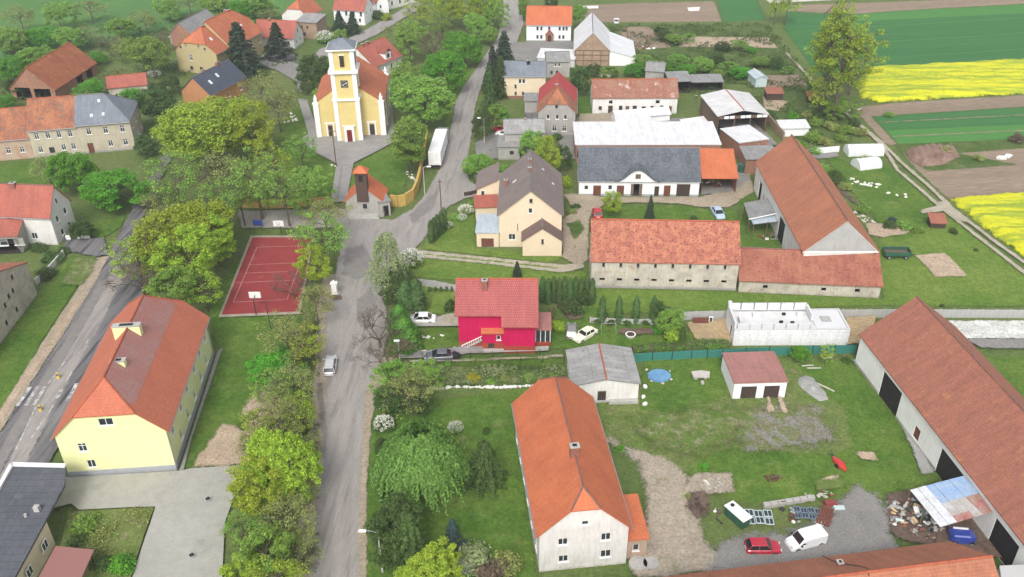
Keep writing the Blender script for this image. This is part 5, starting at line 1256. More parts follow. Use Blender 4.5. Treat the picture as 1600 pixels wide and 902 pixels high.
building('cottage', 'cottage with anthracite roof and orange gable partly behind yellow green trees', HS, (-71.5, 205.8, 69.0, 14.1, 8.2, 4.1, 7.7, 3, 3, .5, .5), 'x', (0, 0), 'w_orangey', 'r_dark', skylights=[(0, 3.2, 1.4, .7, 1.1), (0, 6.8, 2.0, .7, 1.1)], chim=[(4.4, 4.3, .7, .7, .7), (9.6, 4.1, .8, .7, .9)], cap='cap_g',
    F=row('win', 3, 2, 12, 1.2, .9, 1.2))
building('white_house', 'white house with dull red roof behind the smaller spruce at the upper left', HS, (-73.0, 256.3, -9.9, 11.7, 7.2, 3.4, 7.0, 3, 3, .5, .5), 'x', (0, 0), 'w_white', 'r_redtile', F=row('win', 3, 1.8, 10, 1.1, .8, 1.2), Rt=row('win', 2, 2, 5, 1.1, .8, 1.1)+[('dark', 3.6, 4.0, .7, .8)], chim=[(3.7, 3.5, .7, .6, .7)])
building('cottage', 'grey and orange hip roofed cottage above the red roofed white house', HS, fpx((443, 42), (483, 45), 9.5, 3.6, 7.6, 3, 2.5, .5, .5), 'y', (1, 1), 'w_white', 'r_orange2')
building('outbuilding', 'flat roofed grey stone outbuilding with small dark windows, top left of the church', SH, fpx((466, 60), (497, 62), 7, 4.9, 5.4), 'x', mono=True, wall='w_stone', roof='r_grey2', F=[('dark', 1.6, 3.0, .6, .9), ('dark', 3.4, 3.0, .6, .9), ('dark', 2.2, .8, .9, 1.1)], gutter=False)
building('white_house', 'white house with shuttered windows and brown red roof at the top by the side road', HS, (-54.3, 280.6, -14.3, 10.1, 7.5, 4.6, 7.9, 3, 3, .5, .5), 'x', (0, 0), 'w_white2', 'r_redtile', F=row('dark', 4, 1.8, 9, 2.8, .7, 1.3)+row('win', 3, 2.2, 8.5, .9, .8, 1.2), Rt=[('win', 2.2, 2.6, .7, 1.2), ('win', 5.4, 2.6, .7, 1.2), ('win', 3.8, 5.2, .6, .9)])
building('white_house', 'small white house just right of the shuttered one at the top edge', HS, fpx((590, 22), (608, 20), 8, 3.6, 6.6), 'y', (0, 0), 'w_white2', 'r_redtile', F=[('win', 1.2, 1.6, .7, 1.1)])
building('grey_house', 'pale grey roofed house at the top edge beside the side road', HS, fpx((606, 16), (650, 4), 8, 3.6, 6.8), 'x', (0, 0), 'w_white', 'r_whitegrey', F=row('dark', 3, 2, 9, 1.2, .8, 1.2), gutter=False)
building('red_roofed_house', 'house with red tiled roof and white dormer directly behind the church', HS, (-34.9, 226.5, 58.8, 11.3, 10.5, 3.7, 7.6, 3, 3, .5, .5), 'x', (0, 0), 'w_white', 'r_redtile', F=row('win', 4, 2, 9.6, 1.2, .8, 1.4), chim=[(2.4, 5.2, .7, .6, .8), (4.2, 5.2, .7, .6, .8)])
dm = empty('dormer', (0, 0, 0)); dm.parent = [o for o in COL.objects if o.name.startswith('red_roofed_house')][0]; dm.location = (6.2, .2, 3.8)
m_ = MB(); m_.box(-1.2, 1.2, 0, 3.2, 0, 2.0); m_.build('wall', T('w_white2'), dm)
m_ = MB(); m_.slab([(-1.5, -.25, 1.9), (0, -.25, 3.0), (0, 4.2, 3.0), (-1.5, 3.0, 1.9)], .1); m_.slab([(1.5, -.25, 1.9), (0, -.25, 3.0), (0, 4.2, 3.0), (1.5, 3.0, 1.9)], .1); m_.build('roof', T('r_redtile'), dm)
m_ = MB(); m_.box(-.5, .5, -.06, .02, .6, 1.7); m_.build('window', T('glass'), dm)
# --- right-hand village
building('white_house', 'broad white house with bright orange roof and small porch at the top of the road', HS, (5.0, 259.8, -3.8, 12.9, 12.6, 4.9, 8.4, 3, 3, .5, .5), 'x', (0, 0), 'w_white2', 'r_orange', F=[('win', u, 3.1, .75, 1.2) for u in (3.2, 4.3, 6.6, 9.6, 10.7, 11.6)]+[('win', u, .7, .75, 1.2) for u in (3.2, 4.3, 9.6, 10.7)], plinth=(.35, 'trim_grey'))
building('porch', 'little brown brick gabled porch on the front of the broad white house', 'porch', fpx((852.5, 66), (864.5, 66), 1.6, 2.1, 3.4), 'y', (0, 0), 'w_brick', 'r_redtile', F=[('door', 1.1, 0, 1.0, 2.0, 'wood_dark')], gutter=False, ov=.15)
building('barn', 'timber framed brick barn with huge white roof', BN, (17.5, 236.9, -4.0, 9.3, 19.5, 4.3, 9.0, 3, 3, .5, .5), 'y', (0, 0), 'w_stone', 'r_white', gutter=False, cap='cap_g', Rt=row('dark', 3, 3, 15, 1.5, 1.2, 1.0))
o_b = [o for o in COL.objects if o.name == 'barn'][0]
m_ = MB()
for x in (.1, 2.4, 4.65, 7, 9.2): m_.box(x-.09, x+.09, -.07, -.01, .05, 4.2)
for z in (1.5, 3.0, 4.25): m_.box(.02, 9.28, -.085, -.072, z-.09, z+.09)
m_.build('timber_frame', T('wood'), o_b)
bw_ = empty('barn_wing', at(951, 103), R(-4), 'white lean-to wing sweeping down on the right of the timber framed barn', BN)
m_ = MB(); m_.slab([(-.1, -.2, 4.1), (7.2, -.2, 2.2), (7.2, 15.5, 2.2), (-.1, 18.5, 4.1)], .14, uvdir=(Vector((0, 1, 0)), Vector((-.97, 0, .25)))); m_.build('roof', T('r_white'), bw_)
m_ = MB(); m_.face([(0, 0, 0), (7, 0, 0), (7, 0, 2.25), (0, 0, 4.07)]); m_.face([(7, 0, 0), (7, 15.2, 0), (7, 15.2, 2.25), (7, 0, 2.25)]); m_.face([(7, 15.2, 0), (0, 15.2, 0), (0, 15.2, 4.07), (7, 15.2, 2.25)]); m_.build('wall', T('w_white2'), bw_)
building('shed', 'low white flat roofed shed between the broad white house and the small grey house', SH, fpx((840, 103), (897, 106), 6, 2.2, 2.8), 'x', mono=True, wall='w_white2', roof='r_white', gutter=False)
building('grey_house', 'small grey plastered house with grey roof behind the cream house', HS, (9.7, 227.4, 2.7, 5.9, 6.4, 4.4, 5.7, 3, 3, .5, .5), 'x', (0, 0), 'w_grey', 'r_grey', F=[('win', 2.2, 2.9, .6, .9), ('win', 3.2, 2.9, .6, .9), ('dark', 1.2, .9, .6, .9), ('dark', 2.6, .9, .6, .9)], cap='cap_g')
building('cream_house', 'cream two storey house with blue grey roof beside the dark conifers', HS, (-1.3, 211.9, -1.5, 10.0, 9.0, 5.8, 7.9, 3, 3, .5, .5), 'x', (0, 0), 'w_cream', 'r_blue', F=[('win', 3.8, 3.9, .75, 1.1), ('win', 4.7, 3.9, .75, 1.1), ('dark', 2.7, 2.7, .5, .9), ('dark', 2.7, .9, .5, .9), ('dark', 4.5, .9, .5, .9)], plinth=(.8, 'w_brick'), chim=[(5.8, 3.6, .8, .7, 1.0, 'black')], cap='cap_g')
building('old_house', 'old stone house with orange front and crimson rear roof', HS, (6.2, 187.9, -4.0, 8.2, 15.5, 5.7, 9.4, 4.8, 3, .54, .5), 'y', (1, 0), 'w_grey', 'r_oldorange', F=[('dark', 4.0, 6.5, .6, .8), ('win', 2.2, 4.0, .7, 1.1), ('win', 4.2, 4.0, .7, 1.1), ('win', 6, 4.0, .7, 1.1), ('win', 3.6, 1.2, 1.0, 1.4), ('win', 5.8, 1.2, 1.0, 1.4)], chim=[(6.0, 3.9, .6, .5, .7)])
o_b = [o for o in COL.objects if o.name == 'old_house'][0]; sl = (9.4-5.7)/4.1; c_ = 1/math.sqrt(1+sl*sl)
m_ = MB()
for s_ in (0, 1):
    f_ = (lambda u, v: (8.2-v, u, 5.7+sl*v+.17)) if s_ else (lambda u, v: (v, u, 5.7+sl*v+.17))
    m_.slab([f_(7.2, 3.95), f_(6.2, 1.0), f_(5.6, -.3), f_(15.6, -.3), f_(15.6, 4.02), ], .02, uvdir=(Vector((0, 1, 0)), Vector((-c_ if s_ else c_, 0, sl*c_))))
m_.build('red_roofing', T('r_red'), o_b)['label'] = 'crimson sheeting over the rear half of the roof'
building('grey_house', 'grey house with low dark grey roof behind the taupe roofed house', HS, (-1.2, 177.4, 1.7, 8.3, 6.9, 5.2, 6.6, 3, 3, .5, .5), 'x', (0, 0), 'w_grey', 'r_grey2', chim=[(4.5, 3.3, .4, .4, .4)], cap='cap_g', F=[('dark', 6.5, 1.0, 1.0, 1.0)])
building('annexe', 'low grey flat roofed annexe in front of the grey house', SH, fpx((779, 250), (812, 250), 5.5, 3.0, 3.2), 'x', flat=True, wall='w_grey', roof='r_grey2', F=[('dark', 2.8, 1.2, .9, .8)], gutter=False)
building('annexe', 'tiny grey box shed between cream house and orange gabled house', SH, fpx((820, 178), (842, 178), 3.6, 3.2, 3.6), 'x', mono=True, wall='w_grey', roof='r_grey', gutter=False)
building('farmhouse', 'long white farm building with worn brown red roof and many doors', BN, (19.4, 201.0, -.8, 19.8, 8.1, 4.1, 6.9, 3, 3, .5, .5), 'x', (0, 0), 'w_white', 'r_farm', F=[('open', 4.2, 2.5, .8, .8), ('open', 15.2, 2.5, .9, .8), ('door', 4.2, 0, 1.1, 2.0, 'wood_dark'), ('dark', 1.8, 1.0, .8, .9), ('dark', 6.6, .6, .8, 1.4), ('door', 8.2, 0, .9, 1.9, 'wood'), ('dark', 9.9, .7, 1.0, 1.3), ('dark', 12, 1, .9, .8), ('dark', 14, .6, .8, 1.3), ('door', 16.2, 0, .8, 2.0, 'wood_dark'), ('door', 18.2, 0, .8, 1.8, 'wood_brown')], gutter=False)
b_ = building('sheeted_shed', 'low white plastic covered shed in front of the long white farm building', SH, fpx((962, 197), (1046, 190), 3.6, 1.9, 2.7), 'x', (0, 0), 'w_white2', 'r_white', gutter=False)
building('sheeted_shed', 'small white slab roofed store left in front of the plastic covered shed', SH, fpx((962, 205), (1015, 205), 3.4, 2.2, 2.5), 'x', mono=True, wall='w_white2', roof='r_white', gutter=False)
fl = fpx((899, 246), (1128, 246), 10.5, 3.9, 4.7)
building('long_shed', 'very long low shed with bright white sheet roof behind the slate roofed barn', SH, (at(900, 227, 3.9).x, at(900, 227, 3.9).y, -1.2, (at(1126, 227, 3.9)-at(900, 227, 3.9)).length, 10.8, 3.9, 4.6, 3, 3, .5, .5), 'x', mono=True, wall='w_brick', roof='r_white', gutter=False, ov=.1)
building('slate_barn', 'white barn with mottled slate roof, curved central dormer and brown doors', BN, (13.2, 157.4, -2.3, 23.1, 10.8, 3.4, 7.7, 3, 3, .5, .5), 'x', (0, 0), 'w_white2', 'r_slate',
    F=[('win', 1.4, 1.3, .8, .9), ('door', 3.5, 0, 1.5, 2.2, 'wood_brown'), ('win', 6.0, 1.3, .8, 1.0), ('door', 8.0, 0, 1.4, 2.2, 'wood_brown'), ('open', 11.1, 0, 1.1, 2.6, 'wood'), ('door', 15.0, 0, .9, 2.1, 'wood_dark'), ('door', 17.0, 0, 1.3, 2.3, 'wood_brown'), ('door', 20.1, 0, 2.6, 2.6, 'wood_dark')],
    plinth=(.45, 'trim_grey'), cap='cap_g', ov=.3)
o_b = [o for o in COL.objects if o.name == 'slate_barn'][0]; sl = (7.7-3.4)/5.4
dm = empty('eyebrow_dormer', (11.2, 0, 0)); dm.parent = o_b
n = 24; prof = [(-4.3+8.6*i/n, 3.3+2.35*(.5+.5*math.cos(PI*(-1+2*i/n)))**1.15) for i in range(n+1)]
m_ = MB(); m_.face([(x, -.33, z) for x, z in prof][::-1] + [(-4.3, -.33, 3.1), (4.3, -.33, 3.1)]); m_.build('wall', T('w_white2'), dm)
m_ = MB()
for (x0, z0), (x1, z1) in zip(prof[:-1], prof[1:]):
    y0 = max(.02, (z0+.16-3.4-.16)/sl+.25); y1 = max(.02, (z1+.16-3.4-.16)/sl+.25)
    m_.slab([(x0, -.6, z0), (x1, -.6, z1), (x1, y1+.35, z1+.02), (x0, y0+.35, z0+.02)], .14, uvdir=(Vector((1, 0, 0)), Vector((0, 1, 0))))
m_.build('roof', T('r_slate'), dm)
m_ = MB(); m_.box(-.5, .5, -.42, -.335, 3.9, 4.8); m_.build('shutter', T('wood'), dm)
building('lean_to', 'orange tiled lean-to shed open at the front joined to the slate roofed barn', SH, (at(1095, 304).x, at(1095, 304).y, -2, 6.6, 7.0, 3.6, 6.2, 3, 3, .5, .5), 'x', mono=True, wall='w_brick', roof='r_orange', open_walls='F', gutter=False)
building('grey_lean_to', 'grey flat roof between the lean-to and the long orange barn', SH, (at(1166, 249, 3.4).x, at(1166, 249, 3.4).y, 2, 6.5, 4.8, 3.4, 3.9, 3, 3, .5, .5), 'x', mono=True, wall='w_brick', roof='r_grey', gutter=False)
z_ = 3.6; a_ = at(1156, 224, z_); b_ = at(1200, 218, z_); d_ = b_-a_
building('white_canopy', 'white flat roofed store in front of the open hall', SH, (a_.x, a_.y, math.degrees(math.atan2(d_.y, d_.x)), d_.length, 8.2, z_, z_+.15, 3, 3, .5, .5), 'x', flat=True, wall='w_brick', roof='r_white', gutter=False, ov=.1)
building('open_hall', 'open fronted hall with pale grey double sheet roof and rusty edge', SH, (45.7, 186.8, 5.4, 11.3, 13.2, 4.6, 5.7, 3, 3, .5, .5), 'y', (0, 0), 'wood', 'r_whitegrey', open_walls='F', cap='cap_o', gutter=False, ov=.2)
m_ = MB(); hall = [o for o in COL.objects if o.name == 'open_hall'][0]
for x in (.2, 3.9, 7.5, 11.1):
    p_ = MB(); p_.box(x-.1, x+.1, .1, .3, 0, 4.6); p_.build('post', T('wood'), hall)
for i in range(9):
    p_ = MB(); p_.box(.2+i*1.24, 1.3+i*1.24, -.06, -.02, 3.9, 4.55); p_.build('plank', T('trim_white') if i % 3 else T('wood'), hall)
a_ = at(1192, 186); b_ = at(1222, 226)
panel_fence('brick_wall', [(1196, 190), (1224, 222)], 3, 2.2, .3, 'old brown brick yard wall running right of the open hall', 'wall', 'w_stone')
building('long_barn', 'long barn with faded orange roof running away, grey gable facing the viewer', BN, (46.9, 124.6, -1.1, 11.6, 34.6, 6.0, 11.3, 3, 3, .5, .5), 'y', (0, 0), 'w_white', 'r_long',
    Lf=[('open', 4.6, 0, 2.2, 3.8), ('open', 7.4, 0, 1.0, 2.6), ('gate', 21.2, 0, 3.6, 4.4, 'gate_shade')], F=[('dark', 5.8, 9.0, .4, .5)], cap='cap_d', gutter=False)  # the gate leaf is coloured near black as the shade inside the barn
o_b = [o for o in COL.objects if o.name == 'long_barn'][0]
m_ = MB(); m_.face([(.05, -.03, 5.75), (11.55, -.03, 5.75), (5.8, -.03, 11.05)]); m_.build('gable_render', T('w_concrete'), o_b); m_ = MB(); m_.box(-.3, 11.9, -.12, -.035, 5.55, 5.78); m_.build('gable_trim', T('trim_white'), o_b)
building('barn', 'old barn with mottled orange red roof and crumbling front with two rows of openings', BN, (12.8, 123.6, -3.4, 23.3, 9.8, 5.1, 9.8, 3, 3, .5, .5), 'x', (0, 0), 'w_old', 'r_oldred',
    F=[('dark', 1.9+2.75*i, 3.9, .42, .75) for i in range(8)]+[('open', 1.8+2.78*i, 1.35, .85, .5) for i in range(8)], Lf=[('dark', 3, 2, .6, .8)], cap='cap_o', gutter=False, plinth=(.5, 'w_grey'), ov=.25)
building('link_barn', 'low lower barn with brown red roof between the old barn and the grey gable', BN, (36.4, 121.7, -5.8, 21.9, 9.9, 2.4, 5.3, 3, 3, .5, .5), 'x', (0, 0), 'w_old', 'r_link', F=[('open', 4.1, .9, .75, .6), ('open', 13.2, .9, .75, .6), ('open', 18.4, .9, .75, .6)], cap='cap_d', gutter=False)
# canopy by the long barn
cn = empty('open_canopy', at(1170, 375), 0, 'small grey roofed open shelter leaning on the left side of the long orange barn', 'shelter'); o_ = cn.location
for zz, pts, mm in ((3.3, [(1170, 342), (1222, 331), (1209, 309), (1162, 318)], 'r_grey'), (2.9, [(1177, 351), (1226, 345), (1223, 334), (1173, 344)], 'r_metal')):
    m_ = MB(); m_.slab([tuple(at(p[0], p[1], zz)-o_) for p in pts], .1, uvdir=(Vector((1, 0, 0)), Vector((0, 1, 0)))); m_.build('roof', T(mm), cn)
m_ = MB(); q0 = at(1170, 343, 3.45)-o_; q1 = at(1222, 332, 3.45)-o_; m_.tube(q0, q1, .12, n=5); m_.build('gutter', T('trim_white'), cn)
for p_ in ((1171, 343), (1178, 351), (1164, 319), (1200, 345)):
    q = at(p_[0], p_[1], 3.3)-o_; m_ = MB(); m_.tube((q.x, q.y, 0), (q.x, q.y, 3.0), .09, n=6); m_.build('post', T('wood'), cn)
# beige house group
FBG = (-2.1, 137.4, -1.7, 10.8, 16.6, 6.4, 11.0, 3, 3, .5, .5)
building('beige_house', 'beige gable house with wide taupe roof facing the farm track', HS, FBG, 'y', (0, 0), 'w_cream', 'r_taupe', F=[('dark', 5.5, 8.6, .55, .75), ('win', 5.4, 6.6, .7, 1.0), ('win', 2.2, 1.4, 1.2, 1.2), ('dark', 3.2, 3.3, .15, 1.3)],
    Rt=row('win', 3, 3, 13, 2.0, 1, 1.3), skylights=[(0, 8.5, 2.2, .5, .8), (1, 12.3, 3.0, .4, .5), (1, 9.5, 1.2, .4, .5)], chim=[(8.2, 5.2, .55, .5, .7), (11.8, 5.2, .55, .5, .7), (9.6, .9, .6, .6, 1.3)], cap='cap_g', gutter=False, ov=.4, og=.35)
wg = empty('side_wing', at(760, 328), R(-1.7), 'side wing of the beige house with its taupe roof swept down to the left', HS); o_ = wg.location
s_ = (11.0-6.4)/5.4
def bl(u, v, z): return Vector((u, v, z))
m_ = MB(); x1 = -2.1-o_.x
zz = lambda x: 6.4+s_*0.62*(x) 
m_.slab([(x1-4.6, 0, 4.0), (x1-.3, 0, 6.1), (x1-.3, 8.2, 6.1), (x1-4.6, 8.2, 4.0)], .15, uvdir=(Vector((0, 1, 0)), Vector((.9, 0, .43)))); m_.build('roof', T('r_taupe'), wg)
m_ = MB(); m_.prism([(x1-4.3, .3), (x1-.02, .3), (x1-.02, 7.9), (x1-4.3, 7.9)], 0, 4.1); m_.face([(x1-4.3, .3, 4.1), (x1-.02, .3, 4.1), (x1-.02, .3, 6.1)]); m_.build('wall', T('w_cream'), wg)
for z0 in (2.9, .9):
    mf, ms, mp_ = _window_meshes(.7, 1.0, 'win'); fo = place('window', mf, wg, (x1-3.2, .16, z0)); place('sill', ms, fo); place('pane', mp_, fo)
building('porch', 'small gabled porch with brown roof in front of the beige house', 'porch', (1.9, 133.9, -1.1, 6.7, 3.5, 3.1, 5.5, 3, 3, .5, .5), 'y', (0, 0), 'w_cream', 'r_taupe2', F=[('dark', 3.4, 2.4, .4, 1.0)], gutter=False, cap='cap_g', ov=.25)
building('garage', 'lean-to garage with blue metal roof and brown door left of the beige house', 'garage', (-6.1, 137.5, -3.0, 3.9, 6.0, 2.8, 3.2, 3, 3, .5, .5), 'x', mono=True, wall='w_cream', roof='r_metal', F=[('door', 1.9, 0, 2.2, 1.7, 'wood_brown')], gutter=False, ov=.15)
building('store', 'little red roofed store behind the lean-to garage of the beige house', SH, fpx((744, 346), (779, 344), 3.2, 2.9, 3.4), 'x', mono=True, wall='w_cream', roof='r_redtile', gutter=False)
# --- pink house
FP = (-7.8, 107.0, -1.2, 11.1, 8.4, 6.3, 9.3, 3, 3, .5, .5)
pink = building('pink_house', 'magenta painted house with glazed red roof', HS, FP, 'x', (0, 0), 'w_pink', 'r_pink', F=[('dark', 9.3, .45, .35, .3), ('dark', 10, .45, .35, .3)], Rt=row('win', 2, 2.5, 6, 3.6, 1.1, 1.3), plinth=(1.25, 'w_redbase'), chim=[(3.8, 3.0, .75, .7, 1.5)], cap='cap_o', gutter=False, ov=.5, og=.45)
sl = (9.3-6.3)/4.2; c_ = 1/math.sqrt(1+sl*sl)
m_ = MB(); m_.slab([(6.25, -1.9, 6.3-1.9*sl), (11.55, -1.9, 6.3-1.9*sl), (11.55, -.5, 6.3-.5*sl), (6.25, -.5, 6.3-.5*sl)], .16, uvdir=(Vector((1, 0, 0)), Vector((0, c_, sl*c_)))); m_.build('roof_step', T('r_pink'), pink)
m_ = MB(); m_.prism([(6.6, -1.1), (11.08, -1.1), (11.08, -.003), (6.6, -.003)], 1.25, 5.3); m_.build('bay', T('w_pink'), pink); m_ = MB(); m_.prism([(6.55, -1.14), (11.12, -1.14), (11.12, -.06), (6.55, -.06)], 0, 1.248); m_.build('bay_plinth', T('w_redbase'), pink)
building('annexe', 'projecting entrance tower with orange roof on the front of the magenta house', 'porch', fpx((755, 549), (792, 549), 2.6, 3.3, 4.1), 'x', mono=True, wall='w_pink', roof='r_orange', F=[('door', 1.2, 0, .9, 1.4, 'wood_dark'), ('win', 2.3, 2.0, .6, .8)], plinth=(1.5, 'w_redbase'), gutter=False, ov=.3)
st = empty('staircase', at(722, 547), R(-1.2), 'pale concrete outside stairs climbing the front of the magenta house', 'staircase')
for i in range(9):
    m_ = MB(); m_.box(i*.33, (i+1)*.33+.02, 0, 1.0, 0 if i < 0 else i*.19, (i+1)*.19); m_.build('step', T('concrete'), st)
m_ = MB(); m_.slab([(-.05, -.13, .75), (3.0, -.13, 2.45), (3.0, -.02, 2.45), (-.05, -.02, .75)], .12); m_.slab([(-.05, -.12, 0), (3.0, -.12, 0), (3.0, -.03, 0), (-.05, -.03, 0)], .05)
for i in range(9): m_.box(.1+i*.33, .17+i*.33, -.11, -.04, .19*(i+1)-.1, .82+i*.187)
m_.build('balustrade', T('trim_white'), st)
vr = empty('verandah', at(836, 545), R(-1.2), 'glazed verandah with pale red roof on the right side of the magenta house', 'porch')
m_ = MB(); m_.slab([(0, .3, 3.0), (2.4, .3, 3.0), (2.4, 4.4, 3.4), (0, 4.4, 3.4)], .1, uvdir=(Vector((1, 0, 0)), Vector((0, 1, 0)))); m_.build('roof', T('r_brownflat'), vr)
m_ = MB(); m_.box(.05, 2.3, .4, 4.3, 0, .9); m_.build('wall', T('w_redbase'), vr)
for x in (.1, .8, 1.5, 2.2): m_ = MB(); m_.box(x-.05, x+.05, .42, .52, .902, 3.0); m_.build('post', T('trim_white'), vr)
m_ = MB(); m_.face([(.1, .47, .92), (2.2, .47, .92), (2.2, .47, 2.95), (.1, .47, 2.95)]); m_.face([(2.25, .47, .92), (2.25, 4.2, .92), (2.25, 4.2, 2.95), (2.25, .47, 2.95)]); m_.build('pane', T('glass'), vr)
# --- orange house and yard
FO = (2.6, 65.7, 6.2, 9.5, 21.7, 5.8, 10.4, 1.6, 1.5, .33, .35)
building('orange_roofed_house', 'big white house with new orange half hipped roof and single chimney in the foreground', HS, FO, 'y', (1, 1), 'w_white', 'r_orange',
    F=[('win', 4.8, 6.5, .75, .6), ('win', 2.5, 3.8, 1.05, 1.0), ('win', 7.1, 3.9, 1.05, 1.1), ('win', 2.6, 1.2, 1.05, 1.0), ('win', 7.2, 1.3, 1.15, 1.1)], Lf=row('win', 6, 2, 19.5, 3.8, 1, 1.2)+row('win', 6, 2, 19.5, 1.2, 1, 1.2), Rt=row('win', 5, 3, 19, 3.8, 1, 1.2), chim=[(6.6, 4.7, .95, .75, 1.25)], cap='cap_d', ov=.4, og=.3, th=.13)
building('porch', 'low side porch with orange roof on the right of the big white house', 'porch', (at(978, 874).x, at(978, 874).y, 6.2, 2.2, 5.6, 3.0, 3.7, 3, 3, .5, .5), 'x', mono=True, wall='w_peach', roof='r_orange', F=[('win', 1.0, 1.2, .7, 1.0)], gutter=False, ov=.2)
building('shed', 'white block shed with stained grey felt gable roof', SH, (8.0, 94.1, 2.2, 8.8, 7.8, 3.0, 3.9, 3, 3, .5, .5), 'y', (0, 0), 'w_white', 'r_grey2', F=[('door', 3.9, 0, 1.15, 1.9, 'wood_dark')], cap='cap_o', gutter=False, ov=.25, og=.2)
m_ = MB(); q = at(950, 622); m_.prism([(q.x, q.y-1.5), (q.x+3.9, q.y-1.4), (q.x+3.9, q.y+.1), (q.x, q.y)], 0, .55); tag(m_.build('concrete_ramp', T('concrete')), 'low concrete ramp in front of the grey felt roofed shed', 'ramp')
m_ = MB(); q = at(928, 630); m_.box(q.x, q.x+1.7, q.y, q.y+.9, 0, .3); tag(m_.build('doorstep', T('concrete')), 'square concrete doorstep at the shed door', 'step')
building('double_garage', 'double garage with pinkish brown flat roof and two dark doors', 'garage', (29.6, 94.6, 1.6, 7.1, 6.6, 2.75, 2.9, 3, 3, .5, .5), 'x', flat=True, wall='w_white2', roof='r_brownflat', F=[('door', 2.1, 0, 2.1, 2.1, 'wood_dark'), ('door', 5.2, 0, 2.1, 2.1, 'wood_dark')], gutter=False, ov=.15, og=.15)
FR = (48.7, 102.3, -83.5, 45.0, 13.7, 5.1, 10.5, 3, 3, .5, .5)
rb = building('great_barn', 'great long white barn with brown weathered roof and dark gateways along the right edge', BN, FR, 'x', (0, 0), 'w_lime', 'r_brown',
    F=[('gate', 9.6, 0, 4.9, 4.1, 'gate_shade'), ('door', 16.9, .7, 1.3, 1.8, 'wood_brown'), ('gate', 24.4, 0, 4.8, 3.8, 'gate_shade'), ('gate', 35.4, 0, 4.2, 3.8, 'gate_shade')], cap='cap_d', gutter=False, ov=.3, plinth=(.5, 'w_grey'))  # gate leaves carry the darkness of the open gateways in their colour
e_, r_ = 4.0, 7.9; E1 = at(1467, 851, e_); E0 = at(1050, 903, e_); d_ = (E1-E0).normalized(); nn = Vector((d_.y, -d_.x, 0)); hw_ = 5.4; A_ = E1-d_*48+nn*2*hw_
building('foreground_building', 'farm building with orange brown gabled roof cut off along the bottom edge', BN, (A_.x, A_.y, math.degrees(math.atan2(d_.y, d_.x)), 49.2, hw_*2, e_, r_, 3, 2.8, .5, 1.0), 'x', (0, 0), 'w_white', 'r_long', cap='cap_o', ov=.3, gutter=False, chim=[(35.4, 8.3, .5, .5, .5)])
m_ = MB(); pts_ = [(1284, 871), (1300, 879), (1320, 884), (1345, 888), (1356, 892), (1357, 903)]; zz_ = [4.6, 5.3, 6.0, 6.7, 7.3, 7.9]
pp_ = [at(p[0], p[1], z) for p, z in zip(pts_, zz_)]
for a, b in zip(pp_[:-1], pp_[1:]): m_.tube(a+Vector((0, 0, .25)), b+Vector((0, 0, .25)), .05, n=5)
tag(m_.build('overhead_cable', T('iron')), 'dark cable running down the orange brown roof at the bottom edge', 'cable')
wt = MB(); q = [at(1562, 884, 3.2), at(1640, 880, 3.2), at(1660, 960, 3.2), at(1572, 960, 3.2)]; wt.prism([(p.x, p.y) for p in q][::-1], 0, 3.2); tag(wt.build('flat_store', T('r_whitegrey')), 'white flat roofed store at the bottom right corner', SH)
# patchwork canopy against the great barn
cp = empty('patchwork_canopy', at(1500, 830), 0, 'canopy roofed with blue, white and rusty sheets beside the great barn', 'shelter'); o_ = cp.location
z0, z1 = 3.0, 4.0; A = at(1422, 766, z0); Bc = at(1505, 744, z1); Cc = at(1563, 797, z1); D = at(1469, 824, z0)
nu, nv = 7, 6; rg = random.Random(4)
for i in range(nu):
    for j in range(nv):
        def q(u, v): return (A.lerp(Bc, u).lerp(D.lerp(Cc, u), v))-o_
        u0, u1, v0, v1 = i/nu, (i+.97)/nu, j/nv, (j+1.02)/nv
        u, v = (i+.5)/nu, (j+.5)/nv
        if v < .5 and u > .3: cm = 'sh_blue'
        elif u < .25: cm = 'sh_white'
        elif v < .75 and u < .5: cm = 'sh_pale'
        else: cm = rg.choice(['sh_rust', 'sh_red', 'sh_pale', 'sh_rust'])
        if cm not in MT:
            for k_, c1_, c2_ in (('sh_blue', (.24, .36, .56), (.34, .42, .52)), ('sh_white', (.62, .64, .66), (.52, .53, .54)), ('sh_pale', (.46, .47, .48), (.38, .33, .30)), ('sh_rust', (.30, .16, .12), (.36, .26, .21)), ('sh_red', (.34, .10, .09), (.40, .27, .24))): MT[k_] = mat('sheet_'+k_[3:], c1_, c2_, scale=.9, rough=.6, bscale=4)
        m_ = MB(); h_ = rg.uniform(0, .03)+.02*(i % 2); m_.slab([q(u0, v0)+Vector((0, 0, h_)), q(u1, v0)+Vector((0, 0, h_)), q(u1, v1)+Vector((0, 0, h_+.02)), q(u0, v1)+Vector((0, 0, h_+.02))], .03); m_.build('roof_sheet', T(cm), cp)
for p_, zz in ((A, z0), (D, z0), (A.lerp(D, .5), z0)):
    m_ = MB(); m_.tube((p_.x-o_.x, p_.y-o_.y, 0), (p_.x-o_.x, p_.y-o_.y, zz), .1, n=6); m_.build('post', T('wood'), cp)
